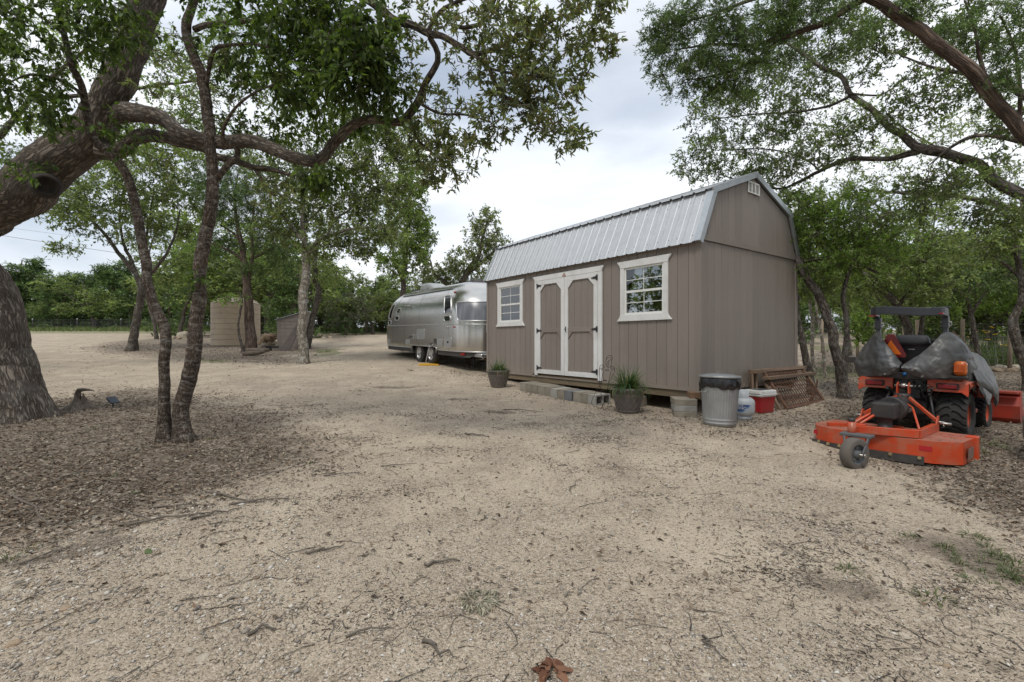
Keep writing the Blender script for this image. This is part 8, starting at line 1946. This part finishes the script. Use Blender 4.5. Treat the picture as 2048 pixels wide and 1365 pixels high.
C = pal[RS.integers(0, len(pal), n)] * RS.normal(0.95, 0.12, (n, 1)).clip(0.6, 1.3)
m = fast_mesh('gravel', V, F, np.repeat(C, 6, 0)); m.materials.append(attr_mat('limestone_chip', 0.92, 0.12, 0, 0.4, 300)); tag(new_obj('gravel', m), 'loose limestone gravel over the yard', 'gravel', None, 'stuff')

def sticks(x, y, L_, r, C, yaw=None, bend=0.25, segs=2, lift=0.6):
    """bent three-sided sticks lying on the ground"""
    n = len(x); a = RS.uniform(0, 6.28, n) if yaw is None else yaw; pts = []
    px_, py_ = x.copy(), y.copy(); z = gfine(x, y)
    for k_ in range(segs + 1):
        zz_ = gfine(px_, py_) + r * lift * 1.3
        pts.append(np.stack([px_, py_, zz_ + RS.uniform(0, 1, n) * r * lift], 1))
        px_ = px_ + np.cos(a) * L_ / segs; py_ = py_ + np.sin(a) * L_ / segs; a = a + RS.normal(0, bend, n)
    P = np.stack(pts, 1)                                 # n, segs+1, 3
    T = P[:, 1:] - P[:, :-1]; T = np.concatenate([T, T[:, -1:]], 1); T /= np.linalg.norm(T, axis=2, keepdims=True) + 1e-9
    S = np.stack([-T[..., 1], T[..., 0], T[..., 2] * 0], -1); S /= np.linalg.norm(S, axis=2, keepdims=True) + 1e-9
    Uv = np.cross(S, T) * -1; tap = (1 - 0.55 * np.linspace(0, 1, segs + 1))[None, :, None] * r[:, None, None]
    ring_ = np.stack([P + Uv * -tap * 0.8, P + S * tap, P + Uv * tap * 0.9 * -1 * -1, P - S * tap], 2)   # n, segs+1, 4, 3
    V = ring_.reshape(n, -1, 3); q = []
    for k_ in range(segs):
        for j in range(4): a0, a1 = k_ * 4 + j, k_ * 4 + (j + 1) % 4; q.append((a0, a1, a1 + 4, a0 + 4))
    F = (np.arange(n)[:, None, None] * ((segs + 1) * 4) + np.array(q)[None]).reshape(-1, 4)
    return V.reshape(-1, 3), F, np.repeat(C, (segs + 1) * 4, 0)
TWC = np.array([(0.075, 0.062, 0.05), (0.11, 0.09, 0.072), (0.055, 0.046, 0.04), (0.16, 0.135, 0.11), (0.09, 0.085, 0.078)])
# fine debris: bits over the whole yard plus dark drifts
x, y = sample(38000, 1.5, 12, 1.0); cx_, cy_ = [], []
drift = [G(a, b) for a, b in ((1545, 1130), (1590, 1155), (1600, 1095), (1500, 1145), (1240, 935), (1075, 850), (1215, 880), (790, 775), (1000, 825), (1170, 772 + 60), (1440, 955), (700, 880), (860, 900), (1290, 990), (1640, 1045), (1720, 1280), (1735, 1340), (1900, 1170), (1950, 1195), (1990, 1300), (820, 830), (930, 800), (640, 940), (980, 900), (1110, 930), (1380, 905), (560, 1040), (720, 990), (1230, 880), (1180, 885), (905, 870))]
drift += [(RS.uniform(-1.0, 1.0) * d_, d_) for d_ in RS.uniform(2.2, 11, 34)]
for gx_, gy_ in drift:
    m_ = int(RS.uniform(110, 300)); a = RS.normal(0, 0.5); u_ = RS.normal(0, 0.16 + 0.012 * gy_, m_); w_ = RS.normal(0, 0.05 + 0.006 * gy_, m_)
    cx_.append(gx_ + u_ * math.cos(a) - w_ * math.sin(a)); cy_.append(gy_ + u_ * math.sin(a) * 1.3 + w_ * math.cos(a) * 1.3)
x = np.concatenate([x] + cx_); y = np.concatenate([y] + cy_); k = clear(x, y) & (y > 1.3); x, y = x[k], y[k]; n = len(x)
C = TWC[RS.integers(0, 5, n)] * RS.normal(1, 0.2, (n, 1)).clip(0.5, 1.6)
nd_ = np.zeros(n, bool); nd_[-sum(len(q) for q in cx_):] = True; bl_ = np.where(nd_, 1.25, 0.9)
V1, F1, C1 = sticks(x, y, bl_ * np.exp(RS.normal(-4.35, 0.5, n)).clip(0.004, 0.05) * (0.85 + 0.03 * y), bl_ * np.exp(RS.normal(-6.6, 0.35, n)).clip(0.0008, 0.003) * (0.9 + 0.06 * y), C, None, 0.3, 1)
x, y = sample(420, 1.6, 13, 1.0); k = clear(x, y); x, y = x[k], y[k]; n = len(x)
C = TWC[RS.integers(0, 5, n)] * RS.normal(1, 0.2, (n, 1)).clip(0.5, 1.6)
V2, F2_, C2 = sticks(x, y, RS.uniform(0.06, 0.26, n), RS.uniform(0.0015, 0.0032, n), C, None, 0.45, 4, 1.2)
m = fast_mesh('twig_debris', np.concatenate([V1, V2]), np.concatenate([F1, F2_ + len(V1)]), np.concatenate([C1, C2])); m.materials.append(attr_mat('dead_twig', 0.9, 0.1)); tag(new_obj('twig_debris', m), 'small dead twigs and bark bits strewn over the gravel', 'debris', None, 'stuff')
# leaf litter
x, y = sample(150000, 2.2, 26, 0.9); k = clear(x, y); x, y = x[k], y[k]
lm_ = litter_mask(x, y); prob = np.clip(lm_ * (0.45 + 0.9 * fbm(np.stack([x * 1.5, y * 1.5, x * 0], 1), 77, 3)), 0.03, 1.0); k = RS.uniform(size=len(x)) < prob; x, y = x[k], y[k]; n = len(x)
A = RS.normal(0, 1, (n, 3)); A[:, 2] *= 0.22
LC = np.array([(0.198, 0.152, 0.109), (0.269, 0.211, 0.156), (0.128, 0.095, 0.068), (0.346, 0.297, 0.231), (0.166, 0.112, 0.075), (0.230, 0.205, 0.170), (0.090, 0.069, 0.054)])
C = LC[RS.integers(0, 7, n)] * RS.normal(1, 0.18, (n, 1)).clip(0.5, 1.6)
Ls = RS.uniform(0.022, 0.052, n) * (0.85 + 0.035 * y); P = np.stack([x, y, gfine(x, y) + RS.uniform(0.001, 0.02, n)], 1)
V, F, Cc = leaf_arrays(P, A, Ls, Ls * RS.uniform(0.35, 0.55, n), C, RS, 2.2, 0.2, 0.3)
m = fast_mesh('leaf_litter', V, F, Cc); m.materials.append(attr_mat('dead_leaf', 0.85, 0.15, 0.1)); tag(new_obj('leaf_litter', m), 'brown dead leaves lying thick under the trees', 'leaf litter', None, 'stuff')
# wood-chip sticks in the litter
x, y = sample(16000, 2.4, 18, 1.0); lm_ = litter_mask(x, y); k = (RS.uniform(size=len(x)) < lm_) & clear(x, y); x, y = x[k], y[k]; n = len(x)
C = np.array([(0.17, 0.13, 0.095), (0.24, 0.195, 0.15), (0.10, 0.08, 0.06), (0.14, 0.12, 0.10)])[RS.integers(0, 4, n)] * RS.normal(1, 0.2, (n, 1)).clip(0.5, 1.6)
V, F, C = sticks(x, y, RS.uniform(0.03, 0.16, n), RS.uniform(0.0018, 0.0048, n) * (0.9 + 0.04 * y), C, RS.normal(0.25, 0.9, n), 0.2, 2, 2.0)
m = fast_mesh('bark_mulch', V, F, C); m.materials.append(attr_mat('mulch', 0.92, 0.1)); tag(new_obj('bark_mulch', m), 'shredded wood and short sticks among the dead leaves', 'mulch', None, 'stuff')
# fallen sticks one can pick out
SP = [((410, 985), (520, 1010)), ((20, 990), (110, 1065)), ((640, 955), (720, 948)), ((230, 1055), (420, 1030)), ((380, 1045), (480, 1020)), ((460, 1010), (580, 1000)), ((300, 1020), (430, 1012)), ((225, 1015), (300, 1045)), ((100, 970), (180, 940)), ((490, 1275), (560, 1260)), ((850, 1290), (905, 1315)), ((1140, 985), (1160, 960)), ((845, 1130), (915, 1122)), ((1890, 1000), (1980, 985)), ((40, 1130), (150, 1090)), ((700, 1275), (790, 1260)), ((610, 1110), (690, 1092)), ((1010, 820), (1090, 826)), ((930, 868), (980, 875)), ((760, 935), (830, 930)), ((330, 930), (400, 905)), ((150, 890), (240, 880)), ((60, 920), (140, 905)), ((520, 955), (600, 935)), ((1410, 1280), (1450, 1330))]
for i, (a, b) in enumerate(SP):
    p, q = Vector((*G(*a), 0)), Vector((*G(*b), 0)); pts = []; n_ = 7
    for k_ in range(n_):
        t = k_ / (n_ - 1); c = p.lerp(q, t); c.x += RS.normal(0, 0.012); c.y += RS.normal(0, 0.012); c.z = float(gfine(np.array([c.x]), np.array([c.y]))[0]) + 0.008 + 0.012 * math.sin(3.1 * t) * RS.uniform(0.3, 1.2); pts.append(c)
    r0_ = RS.uniform(0.005, 0.012); mb = MB(); mb.tube(pts, [r0_ * (1 - 0.65 * k_ / (n_ - 1)) for k_ in range(n_)], 7)
    mid_ = pts[n_ // 2]; mb.v = [tuple(Vector(v_) - mid_) for v_ in mb.v]; o = mb.build('fallen_stick', pm('stick_wood_%d' % i, (0.17, 0.145, 0.12), (0.09, 0.075, 0.06), rough=0.9, scale=10) if i < 3 else bpy.data.materials['stick_wood_%d' % (i % 3)], None)
    o.location = mid_
    tag(o, 'dead stick lying on the ground ' + ('in the leaf litter at left' if a[0] < 640 and a[1] < 1080 else 'on the open gravel'), 'stick', 'fallen sticks in the litter' if a[0] < 640 and a[1] < 1080 else 'fallen sticks on the gravel')
# pale dried moss clump and brown leaf bunch in the foreground
def curl_bunch(name, label, px, py, cols, n, ln, w_, seed, cat, rad, z=0.02):
    x_, y_ = G(px, py); rg = np.random.default_rng(seed); V = []; F = []; C = []
    for i in range(n):
        a = rg.uniform(0, 6.28); r_ = rad * math.sqrt(rg.uniform(0, 1)); p = np.array([r_ * math.cos(a), r_ * math.sin(a), rg.uniform(0, z)]); el = rg.uniform(-0.1, 0.6); a += rg.normal(0, 0.6); o_ = len(V); c = np.array(cols[rg.integers(len(cols))]) * rg.uniform(0.75, 1.2); ns = 6; L_ = ln * rg.uniform(0.6, 1.2)
        for k_ in range(ns + 1):
            t = k_ / ns; s_ = np.array([-math.sin(a), math.cos(a), rg.normal(0, 0.2)]); ww = w_ * math.sin(math.pi * (0.15 + 0.8 * t)) * 0.5; V += [p - s_ * ww, p + s_ * ww + np.array([0, 0, ww * 0.6])]; C += [c, c]
            p = p + np.array([math.cos(a) * math.cos(el), math.sin(a) * math.cos(el), math.sin(el)]) * L_ / ns; el -= 0.28; a += rg.normal(0, 0.25); p[2] = max(p[2], 0.003)
        F += [(o_ + 2 * k_, o_ + 2 * k_ + 1, o_ + 2 * k_ + 3, o_ + 2 * k_ + 2) for k_ in range(ns)]
    m = fast_mesh(name, np.array(V), np.array(F), np.array(C)); m.materials.append(bpy.data.materials['dead_leaf']); o = new_obj(name, m); o.location = (x_, y_, float(gfine(np.array([x_]), np.array([y_]))[0])); return tag(o, label, cat)
curl_bunch('moss_clump', 'pale grey-green clump of dried moss on the foreground gravel', 958, 1205, [(0.30, 0.28, 0.20), (0.22, 0.21, 0.15), (0.36, 0.33, 0.25)], 150, 0.06, 0.007, 5, 'moss', 0.085, 0.02)
curl_bunch('dried_leaf_bunch', 'curled rust-brown dead leaf bunch at the bottom edge', 1105, 1345, [(0.15, 0.07, 0.042), (0.11, 0.05, 0.032), (0.19, 0.10, 0.062)], 16, 0.085, 0.032, 6, 'dead leaf', 0.035, 0.015)
x_, y_ = G(265, 1108); m, = [None]
curl_bunch('green_leaf', 'single fallen green leaf on the gravel at lower left', 288, 1108, [(0.12, 0.16, 0.07)], 3, 0.06, 0.03, 8, 'leaf', 0.012, 0.006)
# grass tufts and weeds
GRC = [(0.10, 0.14, 0.05), (0.13, 0.17, 0.06), (0.085, 0.115, 0.04), (0.17, 0.18, 0.09)]
tm = []
for s_ in range(4):
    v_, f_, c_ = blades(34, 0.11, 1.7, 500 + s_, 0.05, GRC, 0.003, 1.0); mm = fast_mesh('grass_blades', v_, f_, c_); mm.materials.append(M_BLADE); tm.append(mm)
TP = [(1900, 1110, 0.9), (1920, 1125, 0.9), (1975, 1095, 1.0), (2000, 1115, 1.1), (2020, 1140, 1.0), (2040, 1160, 1.0), (1965, 1145, 0.8), (1695, 1140, 1.0), (1890, 1095, 1.0), (1945, 1075, 1.3), (1960, 1080, 1.2), (1870, 1200, 1.3), (1850, 1195, 1.0), (1930, 1160, 0.9), (1980, 1170, 0.9), (2030, 1130, 1.6), (1830, 1075, 0.7), (1800, 1070, 0.8), (1960, 1120, 0.9), (1985, 1110, 1.0), (2010, 1150, 1.2), (1400, 838, 0.5), (1245, 840, 0.8), (1210, 843, 0.8), (1720, 870, 0.9), (185, 860, 1.0), (420, 880, 0.8), (150, 955, 0.7), (95, 920, 0.6), (275, 990, 0.7), (620, 930, 0.8), (60, 1100, 0.9), (20, 1120, 1.0), (225, 955, 0.6), (1625, 735, 1.6), (1655, 738, 1.8), (1700, 740, 1.8), (1640, 728, 2.0), (1720, 745, 1.6), (1670, 757, 1.4), (1610, 750, 1.4), (820, 742, 1.4), (1985, 890, 1.3), (1960, 905, 1.2), (2005, 900, 1.2), (1950, 880, 1.1), (640, 706, 2.0), (655, 704, 2.0), (630, 712, 1.8), (430, 722, 1.8), (400, 720, 2.0), (300, 700, 1.6), (210, 695, 1.8)]
for i, (a, b, s_) in enumerate(TP):
    x, y = G(a, b); o = new_obj('grass_tuft', tm[i % 4]); o.location = (x, y, gz1(x, y) - 0.005); s_ *= 0.65 if b > 1060 else 0.9; o.scale = (s_, s_, s_ * 0.8); o.rotation_euler = (0, 0, i * 1.3)
    near_ = 'in the right foreground gravel' if a > 1690 and b > 1060 else ('among the leaf litter at left' if a < 640 and b > 850 else ('in the shade behind the shed and tractor' if a > 1500 else 'in the gravel far across the yard'))
    tag(o, 'small grass tuft ' + near_, 'grass tuft', 'grass tufts ' + near_)
# long grass along the far fence
n = 9000; x = RS.uniform(-52, 10, n); y = 50 + RS.normal(0, 1.6, n) - 0.6; h_ = RS.uniform(0.15, 0.55, n)
P = np.stack([x, y, gz(x, y)], 1); A = RS.normal(0, 0.25, (n, 3)); A[:, 2] = 1
C = np.array(GRC)[RS.integers(0, 4, n)] * RS.normal(1.15, 0.15, (n, 1)).clip(0.6, 1.6)
V, F, Cc = leaf_arrays(P, A, h_, np.full(n, 0.09), C, RS, 0.2); m = fast_mesh('grass', V, F, Cc); m.materials.append(M_BLADE); tag(new_obj('grass', m), 'long grass along the foot of the far fence', 'grass', None, 'stuff')
# flower bed by the right fence
fm = []
for s_ in range(3):
    v_, f_, c_ = blades(90, 0.75, 0.8, 600 + s_, 0.28, [(0.11, 0.17, 0.06), (0.14, 0.20, 0.075), (0.09, 0.14, 0.055), (0.17, 0.21, 0.11)], 0.008, 0.7); fm.append((v_, f_, c_))
M_PETAL = pm('yellow_petal', (0.75, 0.50, 0.02), (0.65, 0.40, 0.015), rough=0.6, scale=20)
spots = [(1965, 725, 1.2), (1995, 732, 1.1), (2030, 735, 1.2), (2065, 735, 1.2), (1980, 715, 1.4), (2015, 718, 1.4), (2050, 718, 1.4), (1945, 718, 1.0), (2090, 730, 1.3), (2110, 715, 1.4)]
for i, (a, b, s_) in enumerate(spots):
    x, y = G(a, b); t = thing('flowering_plant', 'feathery plant with yellow flowers in the bed by the fence', 'plant', (x, y, gz1(x, y)), i * 1.1, 'plants in the flower bed'); t.scale = (s_,) * 3
    v_, f_, c_ = fm[i % 3]; m = fast_mesh('foliage', v_, f_, c_); m.materials.append(M_BLADE); new_obj('foliage', m, t)
    for k_ in range(4 if i < 7 else 2):
        c = Vector((RS.uniform(-.25, .25), RS.uniform(-.25, .25), RS.uniform(0.55, 0.9))); mb = MB()
        mb.cyl(c - Vector((0, 0, 0.4)), c, 0.003, n=4)
        mb.build('stem', bpy.data.materials['grass_blade'] if False else M_POST, t)
        mb = MB(); mb.lathe([(0.0, -0.01), (0.02, -0.004), (0.038, 0.008), (0.02, 0.014), (0.0, 0.016)], 9, c, cap=False); mb.build('flower', M_PETAL, t)
# cut log at the right edge
x, y = 5.3, 4.75
M_LOG = pm('peeled_log', (0.16, 0.13, 0.105), (0.07, 0.055, 0.045), rough=0.9, scale=5, bump=0.9, bscale=16, stretch=(1, 5, 5))
lg = thing('cut_log', 'weathered cut log propped up at the right edge beside the loader bucket', 'log', (x, y, gz1(x, y)), R(12))
mb = MB(); pts = [(-0.04, -0.05, 0.02), (-0.02, 0.0, 0.22), (0.06, 0.05, 0.40), (0.25, 0.12, 0.55), (0.6, 0.2, 0.66), (1.1, 0.3, 0.72)]; P_, R_ = cat_rs(pts, [0.06, 0.07, 0.08, 0.085, 0.08, 0.075], 0.05)
V, F, D = np_tube(P_, R_, 24); V = V + D * ((fbm(V * 9, 3, 3) - 0.5) * 0.06)[:, None]
m = fast_mesh('wood', V, F, smooth=True); m.materials.append(M_LOG); new_obj('wood', m, lg)
mb = MB(); mb.cyl((-0.09, -0.03, 0.40), (-0.055, -0.02, 0.42), 0.07, 0.075, 18); mb.cyl((-0.055, -0.02, 0.42), (0.1, 0.02, 0.5), 0.078, 0.09, 18); mb.build('sawn_branch', M_LOG, lg)
# broken logs at the foot of the shaggy cedar
for i, (a, b, L_, yaw) in enumerate(((515, 706, 0.9, 0.4), (528, 702, 0.7, 2.2), (507, 712, 0.8, 0.1))):
    x, y = G(a, b); o = MB().tube([(-L_ / 2, 0, 0), (-L_ / 6, 0.03, 0.03), (L_ / 6, -0.02, 0.02), (L_ / 2, 0.04, 0.05)], [0.11, 0.10, 0.09, 0.07], 10).build('broken_log', M_STUMP, None); o.location = (x, y, gz1(x, y) + 0.08); o.rotation_euler = (0, RS.uniform(-.2, .2), yaw)
    tag(o, 'short broken log at the foot of the shaggy cedar', 'log', 'broken logs under the cedar')
o = MB().box((-0.35, -0.03, 0.12), (0.35, 0.03, 0.22)).box((-0.05, -0.03, 0), (0.05, 0.03, 0.119)).build('pipe_valve', M_TBLK, None); x, y = G(541, 702); o.location = (x, y, gz1(x, y)); tag(o, 'black pipe valve on the ground between cedar and pump house', 'valve')

# ------------------------------------------------------------------ tell look-alikes apart by their order across the view
ORD = 'first second third fourth fifth sixth seventh eighth ninth tenth eleventh twelfth thirteenth fourteenth fifteenth sixteenth seventeenth eighteenth nineteenth twentieth twenty-first twenty-second twenty-third twenty-fourth twenty-fifth twenty-sixth twenty-seventh twenty-eighth twenty-ninth thirtieth thirty-first thirty-second thirty-third thirty-fourth'.split()
byl = {}
for o in COL.objects:
    if o.parent is None and o.get('label') and o.get('group'): byl.setdefault((o['label'], o['group']), []).append(o)
for (lb, gp_), os_ in byl.items():
    if len(os_) < 2 or 'outside the picture' in lb: continue
    os_.sort(key=lambda o: o.location.x / max(o.location.y, 0.5))
    for i, o in enumerate(os_): o['label'] = '%s, %s from the left' % (lb, ORD[i])
